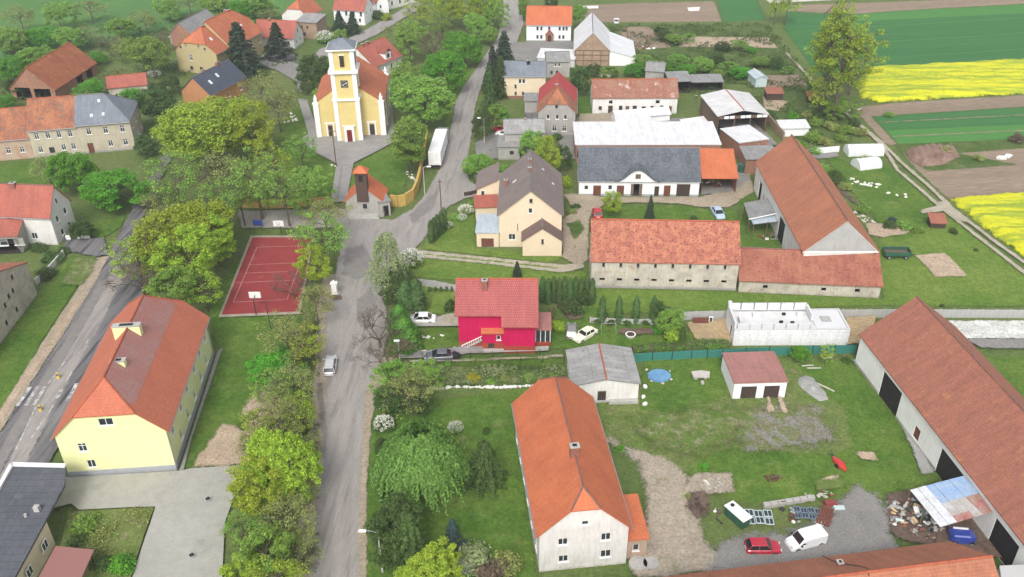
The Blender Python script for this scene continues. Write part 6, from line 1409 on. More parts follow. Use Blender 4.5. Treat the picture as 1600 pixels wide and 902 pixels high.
# --- white block building under construction
FW = (32.3, 107.0, -.6, 16.8, 5.5, 2.75, 2.75, 3, 3, .5, .5)
wb_ = building('unfinished_house', 'roofless white block house shell under construction with ring beam columns', HS, FW, 'x', flat=True, wall='w_block', roof='r_white', noroof=True, Lf=[('open', 3.2, 0, 1.3, 2.3)], gutter=False)
m_ = MB(); m_.box(.33, 16.45, .33, 5.2, 2.5, 2.6); m_.build('ceiling_slab', T('w_concrete2'), wb_)
m_ = MB(); m_.box(.02, 16.78, .02, .32, 2.752, 2.85); m_.box(.02, 16.78, 5.2, 5.48, 2.752, 2.85); m_.box(.02, .32, .33, 5.19, 2.752, 2.85); m_.box(16.46, 16.78, .33, 5.19, 2.752, 2.85); m_.build('ring_beam', T('trim_grey2'), wb_)
def blk(x0, x1, y0, y1, z0, z1, nm='wall_block', mt='w_block'): k = MB(); k.box(x0, x1, y0, y1, z0, z1); k.build(nm, T(mt), wb_)
Zb = 2.86
for i in range(6): blk(.04+i*1.98, 1.85+i*1.98, 5.2, 5.48, Zb, 3.95)
for i in range(6): blk(.42+i*1.75, 2.05+i*1.75, .03, .31, Zb, 3.72)
blk(10.95, 11.8, .03, .31, Zb, 3.35); blk(.03, .31, .4, 5.1, Zb, 3.7); blk(11.6, 11.9, 2.2, 5.15, Zb, 3.85); blk(-.02, .5, 5.05, 5.5, 3.96, 4.35)
blk(3.4, 4.5, 3.4, 4.1, 2.61, 3.2); blk(10, 10.8, 3.6, 4.2, 2.61, 3.2); blk(1.0, 1.3, 1.4, 2.8, 2.61, 3.5)
for q_ in ((7.9, 4.0), (8.6, 1.7), (7.0, 1.9)): blk(q_[0], q_[0]+.5, q_[1], q_[1]+.3, 2.61, 2.95, 'tool_box', 'black')
k = MB(); k.box(5.0, 8.4, 1.5, 1.62, 2.61, 2.7); k.build('plank', T('wood'), wb_)
k = MB(); k.box(13.2, 14.6, 1.9, 3.3, 2.61, 2.95); k.box(13.3, 14.5, 2.0, 3.2, 2.952, 3.0, 1); k.build('hatch', [T('trim_grey'), T('concrete')], wb_)
k = MB(); k.box(12.0, 16.4, .4, 5.1, 2.61, 2.82); k.build('roof_insulation', T('w_block'), wb_)
# --- church
FN = (-43.0, 187.9, 3.4, 15.1, 18.5, 7.9, 13.1, 3, 3, .5, .5)
ch = building('church', 'yellow and white village church with tall square tower and red roof', 'church', FN, 'y', (0, 0), 'w_church', 'r_orange2', F=[('door', 3.0, 0, 1.0, 2.9, 'wood_dark'), ('door', 12.2, 0, 1.1, 2.9, 'wood_dark')],
    Rt=row('win', 4, 3, 16, 3.2, 1.2, 3.0), cap='cap_o', gutter=False, ov=.3, og=.1)
def cbx(x0, x1, y0, y1, z0, z1, nm, mt='trim_white', par=ch, t=0):
    k = MB(); k.box(x0, x1, y0, y1, z0, z1, taper=t); return k.build(nm, T(mt), par)
for x0 in (-.15, 14.1): cbx(x0, x0+1.15, -.35, .6, 0, 8.0, 'pilaster')
for y0 in (5.5, 11.5, 17.5): cbx(14.95, 15.3, y0, y0+1.0, 0, 7.6, 'pilaster')
for x0 in (.9, 10.4): pass
for dx in (3.0, 12.2):
    for s_ in (-1, 1): cbx(dx+s_*.75-.17, dx+s_*.75+.17, -.12, -.01, 0, 3.3, 'door_surround')
    cbx(dx-1.1, dx+1.1, -.16, -.012, 3.302, 3.65, 'door_surround')
for x0, y0 in ((.45, .1), (14.65, .1), (14.7, 18.2)):   # pinnacles
    pn = empty('pinnacle', (x0, y0, 8.0)); pn.parent = ch
    k = MB(); k.box(-.7, .7, -.5, .5, 0, .25); k.build('base', T('trim_white'), pn)
    k = MB(); k.box(-.38, .38, -.35, .35, .25, 1.1, taper=.08); k.build('shaft', T('trim_white'), pn)
    k = MB(); k.tube((0, 0, 1.1), (0, 0, 1.3), .48, .3, n=10); k.tube((0, 0, 1.3), (0, 0, 2.1), .32, .06, n=10); k.build('spire', T('trim_white'), pn)
# tower as a part of the church: own empty so its pieces stay at sub-part level
tw, td = 5.5, 5.2; tx, ty = 4.75, -3.0
def tpart(nm, mt): return None
TWX = tx+tw/2; TWY = ty+td/2
k = MB(); k.box(tx, tx+tw, ty, ty+td, 0, 20.6, taper=.22); tower = k.build('tower', T('w_church'), ch)
def tb(x0, x1, y0, y1, z0, z1, nm='cornice', mt='trim_white', t=0): k = MB(); k.box(x0, x1, y0, y1, z0, z1, taper=t); return k.build(nm, T(mt), tower)
for z0, w_, h_ in ((9.6, .35, .45), (15.6, .5, .55), (20.45, .45, .3)): tb(tx-w_+.1, tx+tw+w_-.1, ty-w_+.1, ty+td+w_-.1, z0, z0+h_)
tb(tx-.15, tx+tw+.15, ty-.2, ty+td, 0, .5, 'base_plinth', 'trim_grey')
for z0, z1, ins in ((.5, 9.6, .0), (10.05, 15.6, .1), (16.15, 20.45, .16)):
    for s_ in (0, 1):
        x0 = tx-.06+ins if s_ == 0 else tx+tw-.9-ins+.06; tb(x0, x0+.9, ty-.12+ins, ty+.5, z0+.002, z1-.002, 'pilaster')
        tb(tx+tw-.3-ins, tx+tw+.08-ins, ty+.55+s_*3.2, ty+1.4+s_*3.2, z0+.002, z1-.002, 'pilaster')
tb(tx+1.65, tx+3.85, ty-.5, ty-.02, 0, 3.9, 'portal'); None
MT['door_red'] = plain('dark_red_door', (.16, .015, .015), .5)
tb(tx+2.2, tx+3.3, ty-.56, ty-.502, .3, 3.1, 'door', 'door_red'); tb(tx+1.35, tx+4.15, ty-.6, ty-.52, 3.92, 4.2, 'portal_cornice')
tb(tx+2.3, tx+3.2, ty+.02, ty+.24, 17.0, 19.4, 'belfry_opening', 'black'); 
for i in range(6): tb(tx+2.35, tx+3.15, ty-.02, ty+.1, 17.1+i*.38, 17.2+i*.38, 'louvre', 'wood')
tb(tx+2.15, tx+3.35, ty-.06, ty+.22, 19.42, 19.6, 'lintel')
tb(tx+tw-.28, tx+tw-.1, ty+2.1, ty+3.0, 17.0, 19.4, 'belfry_opening', 'black')
clk = MB(); M_ = Matrix.Translation((TWX, ty+.04, 13.3)) @ Matrix.Rotation(PI/2, 4, 'X')
k = MB(); k.box(TWX-.75, TWX+.75, ty-.02, ty+.2, 12.55, 14.05); ck = k.build('clock_face', T('iron'), tower)
k = MB()
for i in range(12):
    a = i*PI/6; k.box(-.05, .05, .52, .68, 0, .02, M=Matrix.Translation((TWX, ty-.03, 13.3)) @ Matrix.Rotation(PI/2, 4, 'X') @ Matrix.Rotation(a, 4, 'Z'))
for a, l_, w_ in ((-1.1, .62, .06), (2.2, .45, .08)): k.box(-w_, w_, -.1, l_, .02, .04, M=Matrix.Translation((TWX, ty-.03, 13.3)) @ Matrix.Rotation(PI/2, 4, 'X') @ Matrix.Rotation(a, 4, 'Z'))
k.build('clock_hands', T('clockgold') if 'clockgold' in MT else T('trim_white'), tower)
k = MB(); e_ = 20.76; x0, x1, y0, y1 = tx-.2, tx+tw+.2, ty-.2, ty+td+.2; ap = (TWX, TWY, 22.6)
for a, b in (((x0, y0), (x1, y0)), ((x1, y0), (x1, y1)), ((x1, y1), (x0, y1)), ((x0, y1), (x0, y0))):
    d = Vector((b[0]-a[0], b[1]-a[1], 0)).normalized(); k.slab([(a[0], a[1], e_), (b[0], b[1], e_), ap], .12, uvdir=(d, Vector((-d.y*.8, d.x*.8, .6))))
k.build('spire_roof', T('r_blue'), tower)
k = MB(); k.tube((TWX, TWY, 22.5), (TWX, TWY, 23.1), .4, .16, n=8); k.tube((TWX, TWY, 23.1), (TWX, TWY, 23.9), .03, n=5); k.box(TWX-.25, TWX+.25, TWY-.03, TWY+.03, 23.5, 23.56); k.build('cross', T('iron'), tower)
stp = empty('church_steps', (0, 0, 0), 0)
for i in range(3): k = MB(); k.box(tx-.3-.35*i, tx+tw+.3+.35*i, ty-1.0-.4*i, ty-.62+.0, .002*i, .36-.12*i); k.build('step', T('concrete'), ch)
bpy.data.objects.remove(stp)
# --- gate chapel
FC = (-30.7, 149.7, -1.5, 6.9, 5.6, 3.1, 6.1, 3, 3, .5, .5)
gc = building('gate_chapel', 'small old chapel with bright orange roof and dark brick bell turret by the road bend', 'chapel', FC, 'y', (0, 0), 'w_grey', 'r_orange', F=[('dark', 3.5, 1.6, .8, 1.0)], gutter=False, ov=.3, og=.1, plinth=(.6, 'concrete'))
k = MB(); k.box(2.25, 4.35, -.35, 1.1, 3.2, 8.8); k.build('bell_turret', T('turret') if 'turret' in MT else T('w_brick'), gc)['label'] = 'tall dark brick bell turret'
k = MB(); k.box(2.95, 3.7, -.40, -.352, 7.3, 8.5); k.build('bell_opening', T('black'), gc)
k = MB()
x0, x1, y0, y1 = 1.95, 4.7, -.75, 1.5; ap = (3.32, .38, 10.2)
for a, b in (((x0, y0), (x1, y0)), ((x1, y0), (x1, y1)), ((x1, y1), (x0, y1)), ((x0, y1), (x0, y0))): d = Vector((b[0]-a[0], b[1]-a[1], 0)).normalized(); k.slab([(a[0], a[1], 9.02), (b[0], b[1], 9.02), ap], .1, uvdir=(d, Vector((-d.y*.8, d.x*.8, .6))))
k.build('turret_roof', T('r_orange'), gc)
k = MB(); k.tube((3.32, .38, 10.2), (3.32, .38, 11.0), .04, n=5); k.box(3.1, 3.54, .36, .4, 10.6, 10.66); k.build('cross', T('iron'), gc)
for i in range(2): k = MB(); k.box(.4-.3*i, 5.9+.3*i, -1.0-.5*i, -.07-.5*i, 0, .5-.24*i); k.build('step', T('concrete'), gc)
building('gatehouse', 'little stone gatehouse with dark doorway joined to the orange roofed chapel', 'gatehouse', fpx((594, 340), (611, 337), 2.6, 3.0, 3.3), 'x', flat=True, wall='w_grey', roof='r_grey', F=[('open', 1.2, 0, 1.1, 2.2)], gutter=False, ov=.2)
# churchyard wall in yellow render
panel_fence('churchyard_wall', [(611, 322), (622, 324), (634, 321), (646, 313), (652, 300), (657, 280), (660, 260), (665, 238), (668, 222)], 2.0, 2.3, .35, 'yellow rendered churchyard wall curving from the chapel up to the truck', 'wall', 'w_yellow2', cap=True)
panel_fence('churchyard_wall', [(372, 324), (420, 326), (470, 324), (512, 321)], 2.5, 1.7, .3, 'faded yellow wall half hidden by trees left of the chapel', 'wall', 'w_yellow2', cap=True)
panel_fence('gate_pier', [(512, 321), (517, 321)], .8, 2.2, .6, 'yellow gate pier at the foot of the church path', 'wall', 'w_yellow2') 
# --- garden walls and fences
panel_fence('concrete_wall', [(1062, 500), (1135, 498)], 2.1, 1.45, .14, 'short stretch of grey panel wall left of the white block shell', 'wall', 'w_concrete', post=.2, postm='concrete')
panel_fence('concrete_wall', [(1272, 497), (1400, 496), (1620, 497), (1720, 497)], 2.1, 1.45, .14, 'long grey panel wall between lawn and great barn', 'wall', 'w_concrete', post=.2, postm='concrete')
panel_fence('concrete_wall', [(640, 445), (680, 450), (716, 457)], 2.1, 1.3, .14, 'grey panel wall left behind the magenta house', 'wall', 'w_concrete', post=.18, postm='concrete')
panel_fence('concrete_wall', [(922, 505), (975, 507), (1030, 508)], 2.1, 1.0, .12, 'grey low wall behind the four columnar thujas', 'wall', 'w_concrete', post=.18, postm='concrete')
MT['fence_green'] = mat('turquoise_fence_boards', (.045, .21, .17), (.035, .16, .13), scale=1.5, stretch=(1, 1, 4), rough=.7)
panel_fence('board_fence', [(988, 566), (1080, 561), (1128, 559), (1200, 556), (1337, 552)], 2.9, 1.5, .05, 'turquoise green board fence behind the garages', 'fence', 'fence_green', post=.12, postm='iron', boards=4)
wire_fence([(668, 574), (780, 571), (882, 566)], 3.0, 1.3, 'thin wire fence along the garden path in front of the magenta house')
wire_fence([(660, 562), (700, 561), (770, 559), (880, 554)], 3.4, 1.2, 'second thin wire fence along the drive of the magenta house')
panel_fence('picket_fence', [(726, 308), (738, 306), (750, 302), (757, 299)], .9, 1.0, .05, 'low dark fence at the corner of the beige house garden', 'fence', 'wood_dark', post=.12)
panel_fence('garden_wall', [(57, 446), (80, 424), (101, 400)], 1.6, 1.2, .2, 'low wall with dark green fence below the white house on the left', 'wall', 'w_white')
panel_fence('garden_gate', [(104, 377), (112, 377)], 1.4, 1.2, .08, 'white gate left of the two beside the white house', 'gate', 'trim_white')
panel_fence('garden_gate', [(122, 376), (142, 374)], 1.4, 1.0, .08, 'white gate right of the two beside the white house', 'gate', 'trim_white')
# ================================================================== VEHICLES
car('estate', (517, 576), (520, 557), 'p_silver', 'silver estate car driving up the left side of the main road')
car('sedan', (659, 503), (640, 503), 'p_white', 'white saloon parked on the short drive of the magenta house')
car('sedan', (688, 561), (670, 562), 'p_dark', 'dark grey saloon parked below the magenta house')
car('classic', (914, 528), (900, 536), 'p_cream', 'cream boxy old saloon on the lawn right of the magenta house')
car('hatch', (893, 522), (893, 510), 'p_grey', 'dusty grey derelict car behind the cream saloon')
car('hatch', (933, 337), (931, 327), 'p_red', 'bright red car standing behind the ridge of the old barn')
car('sedan', (1121, 337), (1127, 346), 'p_blue', 'pale blue car on the farm drive near the slate roofed barn')
car('hatch', (1191, 861), (1216, 861), 'p_crimson', 'crimson hatchback beside the white van in the yard')
car('van', (1257, 851), (1235, 857), 'p_white', 'white delivery van in the yard at the bottom right', cat='van')
car('hatch', (788, 213), (780, 212), 'p_white', 'small white car beside the grey annexe, seen from the road')
car('hatch', (782, 206), (776, 205), 'p_crimson', 'dark red car partly behind the small white car')
car('estate', (432, 97), (440, 98), 'p_black', 'black car, left of the two in the farmyard at the upper left')
car('estate', (451, 96), (443, 97), 'p_black', 'black car, right of the two in the farmyard at the upper left')
car('hatch', (963, 36), (963, 30), 'p_white', 'small white car at the edge of the brown field at the top')
semitrailer()
# farm trailer on the lawn
ft = empty('farm_trailer', at(1399, 402), R(-2), 'dark green farm trailer on the lawn right of the grey gable', 'trailer')
MT['green_paint'] = paint('dark_green_trailer_paint', (.018, .09, .06)); MT['blue_paint'] = paint('blue_machine_paint', (.02, .05, .30)); MT['red_paint'] = paint('red_machine_paint', (.5, .02, .015)); MT['dull_red'] = paint('dull_red_paint', (.22, .04, .035))
for nm, b in (('bed', (-2.2, 2.2, -1.0, 1.0, .7, .8)), ('side_board', (-2.2, 2.2, -1.02, -.96, .8, 1.5)), ('side_board', (-2.2, 2.2, .96, 1.02, .8, 1.5)), ('end_board', (-2.22, -2.16, -.95, .95, .8, 1.45)), ('end_board', (2.16, 2.22, -.95, .95, .8, 1.45))):
    m = MB(); m.box(*b); m.build(nm, T('green_paint'), ft)
m = MB(); m.box(-1.9, 1.9, -.8, .8, .81, 1.0); m.build('load', T('wood'), ft)
t_, r_ = _wheel(.38, .24)
for x in (-1.4, 1.4):
    for y in (-.9, .9): w = place('wheel', t_, ft, (x, y, .38)); place('rim', r_, w)
m = MB(); m.tube((2.2, 0, .6), (3.4, 0, .45), .06, n=5); m.build('drawbar', T('iron'), ft)
# black covered machine behind the dark saloon
m = MB(); rg = random.Random(8); m.rock((0, 0, .55), .95, rg, flat=.75); m.box(-.8, .8, -.4, .4, .1, .6); o = m.build('tarpaulin_bundle', T('black'), None, at(711, 561)); tag(o, 'black tarpaulin bundle at the tail of the dark grey saloon', 'bundle')
# green container with white top, racks and blocks in the yard
gc_ = empty('skip_container', at(1151, 813), R(-58), 'dark green container with white lid beside stacked window frames', 'container'); gc_.scale = (.84, .84, .9)
m = MB(); m.box(-1.7, 1.7, -.75, .75, .1, 1.5); m.build('body', T('green_paint'), gc_)
m = MB(); m.box(-1.85, 1.85, -.85, .85, 1.502, 1.62); m.build('lid', T('trim_white'), gc_)
for x in (-1.2, -.4, .4, 1.2):
    for s in (-1, 1): m = MB(); m.box(x-.05, x+.05, s*.78-.03, s*.78+.03, .1, 1.48); m.build('rib', T('green_paint'), gc_)
m = MB(); m.tube((-1.2, .1, 1.62), (-1.2, .1, 1.75), .28, .28, n=12); m.build('old_tyre', T('rubber'), gc_)
MT['frame_blue'] = plain('pale_blue_window_frames', (.50, .60, .60), .6); MT['frame_slate'] = plain('slate_blue_metal', (.18, .24, .31), .6)
def rack(c, rz, nx, ny, sx, sy, mt, label):
    r = empty('frame_stack', at(*c), rz, label, 'window frames')
    for i in range(nx):
        for j in range(ny):
            m = MB(); w, h = sx-.08, sy-.08
            for b in ((0, w, 0, .07, 0, .12), (0, w, h-.07, h, 0, .12), (0, .07, .071, h-.071, 0, .12), (w-.07, w, .071, h-.071, 0, .12), (w/2-.03, w/2+.03, .071, h-.071, 0, .1)): m.box(*b)
            m.build('frame', T(mt), r, ((i-nx/2)*sx, (j-ny/2)*sy, .35+.12*((i+j) % 2)), (0, 0, 0))
            g = MB(); g.box(.08, w-.08, .08, h-.08, .03, .05); g.build('pane', T('glass'), r, ((i-nx/2)*sx, (j-ny/2)*sy, .35+.12*((i+j) % 2)))
    for x in (-nx*sx/2+.1, nx*sx/2-.3):
        m = MB(); m.box(x, x+.15, -ny*sy/2, ny*sy/2, 0, .34); m.build('bearer', T('wood'), r)
rack((1186, 812), R(-4), 3, 2, 1.05, 1.1, 'frame_blue', 'pale blue window frames stacked right of the green container')
rack((1262, 806), R(-6), 4, 2, .8, .9, 'frame_slate', 'slate blue metal frames lying in the grass left of the brown pallet stack')
wp = empty('pallet_stack', at(1288, 812), R(62), 'tilted brown board stack standing upright at the end of the concrete block row', 'pallets')
for i in range(5): m = MB(); m.box(-1.5, 1.5, -.75+i*.31, -.48+i*.31, .55, .63); m.build('plank', T('wood_brown'), wp)
for x in (-1.6, 0, 1.6): m = MB(); m.box(x*.8-.08, x*.8+.08, -.75, .77, 0, .548); m.build('bearer', T('wood'), wp)
m = MB(); rg = random.Random(3); m.rock((0, 0, .3), .5, rg); m.box(-.6, .6, -.3, .3, .1, .5); tag(m.build('white_sack', T('trim_white'), None, at(1282, 822)), 'white sack at the foot of the brown board stack', 'sack')
m = MB(); m.box(-.9, .9, -.6, .6, .1, .9, taper=.2); m.tube((-.5, -.7, .35), (-.5, .7, .35), .35, n=10); m = MB(); m.box(-.8, .8, -.5, .5, .1, .6, taper=.15); tag(m.build('red_machine', T('dull_red'), None, at(1297, 790)), 'dull red machine hood behind the brown board stack', 'machine')
m = MB(); m.box(-.7, .7, -.35, .35, .0, .6, taper=.1); tag(m.build('blue_crate', T('frame_blue'), None, at(1310, 798)), 'pale blue crate right of the red machine hood', 'crate')
bl_ = empty('concrete_block_row', at(1198, 792), 0, 'row of pale concrete blocks at the back of the stored frames', 'blocks'); a, b = at(1198, 792), at(1272, 780)
for i in range(7):
    q = (b-a)*(i/6.5); m = MB(); m.box(-.42, .42, -.3, .3, 0, .5); m.build('block', T('concrete'), bl_, tuple(q), (0, 0, R(8+rg.uniform(-6, 6))))
junk((1280, 775), 1.6, .8, 12, 'little heap of concrete pieces at the right end of the block row', 5, ['concrete', 'stone', 'rust'], h=.5, size=.5, name='rubble_heap', cat='rubble')
junk((1232, 800), .7, 1.9, 16, 'narrow heap of rusty tools and brown stalks between the frame stacks', 6, ['rust', 'steel', 'iron', 'trim_white'], h=.5, size=.4, rz=.3)
junk((1121, 806), .5, 1.5, 8, 'dark scrap pieces and a white bag left of the green container', 7, ['iron', 'trim_white', 'wood'], h=.3, size=.4)
junk((1432, 812), 3.6, 3.2, 150, 'big scrap heap of bags, boards and metal in front of the patchwork canopy', 9, ['trim_white', 'concrete', 'rust', 'steel', 'wood_brown', 'green_paint', 'wood_pale', 'iron', 'frame_blue', 'clayc' if 'clayc' in MT else 'brickc'], h=1.3, size=.55)
junk((1530, 862), 2.6, 1.0, 24, 'dark scrap lying between canopy and orange brown roof', 10, ['iron', 'rust', 'wood'], h=.4, size=.4)
bt = empty('blue_machine', at(1500, 846), R(-8), 'blue covered machine parked under the patchwork canopy', 'machine')
m = MB(); _loft(m, [(-1.3, .6, .3, 1.1, .1), (-1.1, .75, .25, 1.5, .12), (.6, .78, .25, 1.55, .12), (1.3, .6, .35, 1.2, .15)]); m.build('cover', T('blue_paint'), bt)
m = MB(); m.box(-1.0, .6, .3, .5, 1.56, 1.66); m.build('white_board', T('trim_white'), bt)
for x in (-.9, .9):
    for y in (-.7, .7): w = place('wheel', t_, bt, (x, y, .36)); place('rim', r_, w)
# red implement on the grass
ri = empty('red_implement', at(1310, 728), R(110), 'small bright red garden implement lying on the grass', 'implement')
m = MB(); _loft(m, [(-1.3, .15, .25, .5, .05), (-.4, .45, .2, .8, .1), (.5, .4, .2, .7, .1), (1.2, .12, .3, .55, .04)]); m.build('body', T('red_paint'), ri)
for y in (-.5, .5): w = place('wheel', t_, ri, (-.2, y, .3)); w.scale = (.75, .75, .75)
m = MB(); m.tube((1.1, 0, .5), (2.0, .3, .9), .04, n=5); m.tube((1.1, 0, .5), (2.0, -.3, .9), .04, n=5); m.build('handle', T('iron'), ri)
# pond, stone table, gravel heap, rubble
MT['pool'] = mat('blue_pool_tarpaulin', (.11, .25, .44), (.15, .30, .47), scale=1.2, rough=.35, bscale=3)
pl = empty('paddling_pool', at(1030, 589), 0, 'small oval blue pool weighed down with stones on the grass', 'pool')
m = MB(); n = 20; ring = [(1.6*math.cos(2*PI*i/n)*(1+.07*math.sin(3*i)), 1.4*math.sin(2*PI*i/n)) for i in range(n)]; m.prism(ring, 0, .32); m.build('basin', T('pool'), pl)
for x, y in ((-1.6, 1.3), (1.6, .9), (.2, -1.8), (-1.3, -1.3), (1.5, -1.0)): m = MB(); m.rock((x, y, .3), .22, rg); m.build('stone', T('stone'), pl)
stb = empty('stone_table', at(1095, 592), 0, 'rough grey stone slab table between pool and double garage', 'table')
m = MB(); m.prism([(-1.2, -.5), (1.0, -.7), (1.3, .6), (.2, .9), (-1.3, .7)], .6, .8); m.build('tabletop', T('stone'), stb)
for x, y in ((-.7, 0), (.6, 0), (0, -1.2)): m = MB(); m.rock((x, y, .25), .42, rg, flat=1); m.build('stone', T('concrete'), stb)
tag(mound('gravel_heap', [(1246, 592), (1258, 587), (1272, 592), (1290, 614), (1295, 626), (1280, 629), (1262, 616), (1248, 604)], G['grav'], .8), 'long grey gravel heap right of the double garage', 'gravel heap')
for i, (x, y, lb) in enumerate(((1008, 607, 'white sack standing highest right of the felt roofed shed'), (1005, 623, 'white sack in the middle right of the felt roofed shed'), (1007, 634, 'white sack lowest right of the felt roofed shed'))):
    m = MB(); m.rock((0, 0, .3), .38, rg, flat=1.0); tag(m.build('white_sack', T('trim_white'), None, at(x, y)), lb, 'sack', 'white sacks by the grey felt shed')
for x, y, l, rz_, lb in ((1262, 572, 1.7, .1, 'pale board lying on grass above the gravel heap'), (1290, 606, 2.6, -.8, 'long grey board along the right flank of the gravel heap'), (1272, 576, 2.0, 0, 'grey board beside the small green tree behind the garage'), (1293, 560, 1.4, .1, 'flat stone slab near the turquoise fence')):
    m = MB(); m.box(-l/2, l/2, -.14, .14, 0, .1); tag(m.build('board', T('stone'), None, at(x, y), (0, 0, rz_)), lb, 'board')
junk((1115, 760), 1.9, 1.1, 34, 'ring of pale boulders round the rubble platform right of the dirt drive', 12, ['stone_w', 'stone', 'concrete'], name='boulder_heap', cat='boulders', h=.25, size=.6)
junk((1090, 795), 1.5, 1.6, 40, 'dark brushwood heap beside the dirt drive', 13, ['wood', 'wood_dark', 'bark'], name='brushwood_heap', cat='brushwood', h=.6, size=.5)
junk((1205, 748), 1.1, .6, 22, 'small brown brushwood pile alone on the grass', 14, ['wood', 'wood_dark', 'rust'], name='brushwood_heap', cat='brushwood', h=.35, size=.35)
# beside the orange house
wc = empty('concrete_well', at(1001, 884), 0, 'two round grey well covers at the corner of the big white house', 'well')
for x, r_c in ((-.3, 1.0), (1.1, .85)): m = MB(); m.tube((x, 0, 0), (x, 0, .45), r_c, r_c, n=20); m.build('cover', T('concrete'), wc)
for (x, y, l, w, rz_, lb) in ((1018, 838, 3.2, .8, 1.85, 'long concrete slab leading from the side porch'), (1040, 880, 1.4, 1.0, .4, 'square concrete slab at the lower end of the porch path'), (1027, 868, 1.0, .8, .3, 'small concrete slab between the long and the square one'), (1008, 712, 1.6, .7, 1.9, 'grey slab by the upper right wall of the big white house')):
    m = MB(); m.box(-l/2, l/2, -w/2, w/2, 0, .14); tag(m.build('concrete_slab', T('concrete'), None, at(x-25 if x > 1010 and x < 1020 else x-20, y), (0, 0, rz_)), lb, 'slab')
stones('stone_line', [(944, 688), (985, 703), (1025, 716), (1066, 742)], 70, .16, 'low row of small stones edging the dirt drive', 'stone edging', 'stone', .08)
stones('stone_wall', [(671, 608), (720, 605), (780, 606), (830, 603), (884, 602)], 90, .26, 'white field stones edging the vegetable garden', 'stone edging', 'stone_w', .12, 4)
stones('stone_wall', [(640, 549), (700, 549), (712, 543)], 22, .2, 'pale stones edging the lawn above the dark grey saloon', 'stone edging', 'stone_w', .08, 5)
stones('rockery', [(662, 528), (674, 528)], 9, .22, 'little rockery on the front lawn of the magenta house', 'rockery', 'stone_w', .5, 6)
stones('rockery', [(690, 525), (694, 525)], 4, .22, 'two or three white stones right of the rockery', 'stones', 'stone_w', .3, 7)
stones('rubble', [(1328, 282), (1375, 292)], 24, .35, 'white and grey rubble in the garden right of the long barn', 'rubble', 'stone_w', 1.2, 8)
stones('rubble', [(1385, 304), (1425, 308)], 8, .4, 'a few white stones near the twin wheel tracks', 'stones', 'stone_w', .7, 9)
stones('boulders', [(1555, 248), (1580, 246)], 6, .9, 'pale boulders at the edge of the ploughed field', 'boulders', 'stone_w', .8, 10)
stones('rubble', [(1340, 335), (1356, 345)], 18, .3, 'brown and white rubble just right of the long barn ridge', 'rubble', 'stone', .9, 11)
stones('gravestones', [(455, 178), (462, 190), (446, 192)], 16, .4, 'pale grave slabs and flowers in the churchyard left of the church', 'graves', 'stone_w', .8, 12)
stones('grave_lights', [(636, 270), (648, 282)], 12, .3, 'white grave ornaments by the yellow wall', 'graves', 'stone_w', .7, 13)
stones('stone_wall', [(700, 118), (712, 108), (706, 90), (680, 88)], 30, .28, 'pale tumbled stones among trees by the church road', 'stones', 'stone', .4, 14)
junk((1330, 170), 3, 2, 20, 'odds and ends in the weeds left of the poplar', 15, ['trim_white', 'stone', 'rust'], h=.4, size=.6)
junk((1095, 155), 3, 3, 22, 'white and rusty litter in the yard between farm building and open hall', 16, ['trim_white', 'rust', 'concrete', 'wood'], h=.4, size=.5)
junk((1110, 290), 2.4, 1.6, 55, 'firewood and white bags piled under and beside the orange lean-to', 17, ['trim_white', 'wood', 'wood_brown', 'rust', 'wood_pale'], h=.9, size=.55)
junk((1005, 76), 4, 1.2, 22, 'rusty and white clutter right of the big white roofed barn', 18, ['rust', 'trim_white', 'wood_brown'], h=.5, size=.7)
junk((945, 120), 2, 1.2, 12, 'pale log pile behind the long white farm building', 19, ['wood_pale', 'trim_white'], h=.6, size=.6, name='log_pile', cat='logs')
junk((1205, 372), 2.2, 1.4, 18, 'implements stored under the grey open shelter', 20, ['rust', 'wood', 'iron', 'steel'], h=.5, size=.7)
# small sheds
building('shed', 'dark wooden shed with grey roof at the right end of the long white farm building', SH, fpx((1045, 146), (1078, 145), 5, 3.0, 3.6), 'x', mono=True, wall='wood_dark', roof='r_grey', open_walls='F', gutter=False)
building('shed', 'low grey roofed open store behind the open hall, left part', SH, fpx((1080, 142), (1128, 141), 3.6, 2.2, 2.7), 'x', mono=True, wall='wood_dark', roof='r_grey', open_walls='F', gutter=False)
building('shed', 'small grey gabled store behind the long white farm building', SH, fpx((1008, 124), (1036, 126), 5, 2.4, 3.8), 'x', (0, 0), 'w_grey', 'r_grey', gutter=False)
building('shed', 'pale blue metal shed beside the bare vegetable plot', SH, fpx((1180, 138), (1197, 137), 5.5, 2.4, 3.0), 'y', (0, 0), 'sheetb', 'r_metal', gutter=False) if 'sheetb' in MT else building('shed', 'pale blue metal shed beside the bare vegetable plot', SH, fpx((1180, 138), (1197, 137), 5.5, 2.4, 3.0), 'y', (0, 0), 'frame_blue', 'r_metal', gutter=False)
building('shed', 'low brown wooden shed below the bare vegetable plot', SH, fpx((1197, 158), (1222, 158), 2.6, 1.9, 2.3), 'x', mono=True, wall='wood_dark', roof='r_link', gutter=False)
building('shed', 'long white low shed roof above the ridge end of the long barn', SH, fpx((1219, 214), (1262, 213), 3.2, 2.0, 2.4), 'x', mono=True, wall='w_white2', roof='r_white', gutter=False)
building('brown_hutch', 'tiny brown hutch among rubble left of the poplar', SH, fpx((1262, 162), (1276, 162), 2, 1.5, 1.9), 'x', mono=True, wall='wood_dark', roof='r_link', gutter=False)
building('hut', 'little brown roofed hut by the track junction on the right', SH, fpx((1453, 357), (1476, 358), 2.2, 1.2, 1.7), 'x', mono=True, wall='wood_dark', roof='r_link', gutter=False)
MT['foil'] = mat('greenhouse_foil', (.72, .74, .75), (.60, .62, .62), scale=.8, rough=.4, bscale=3)
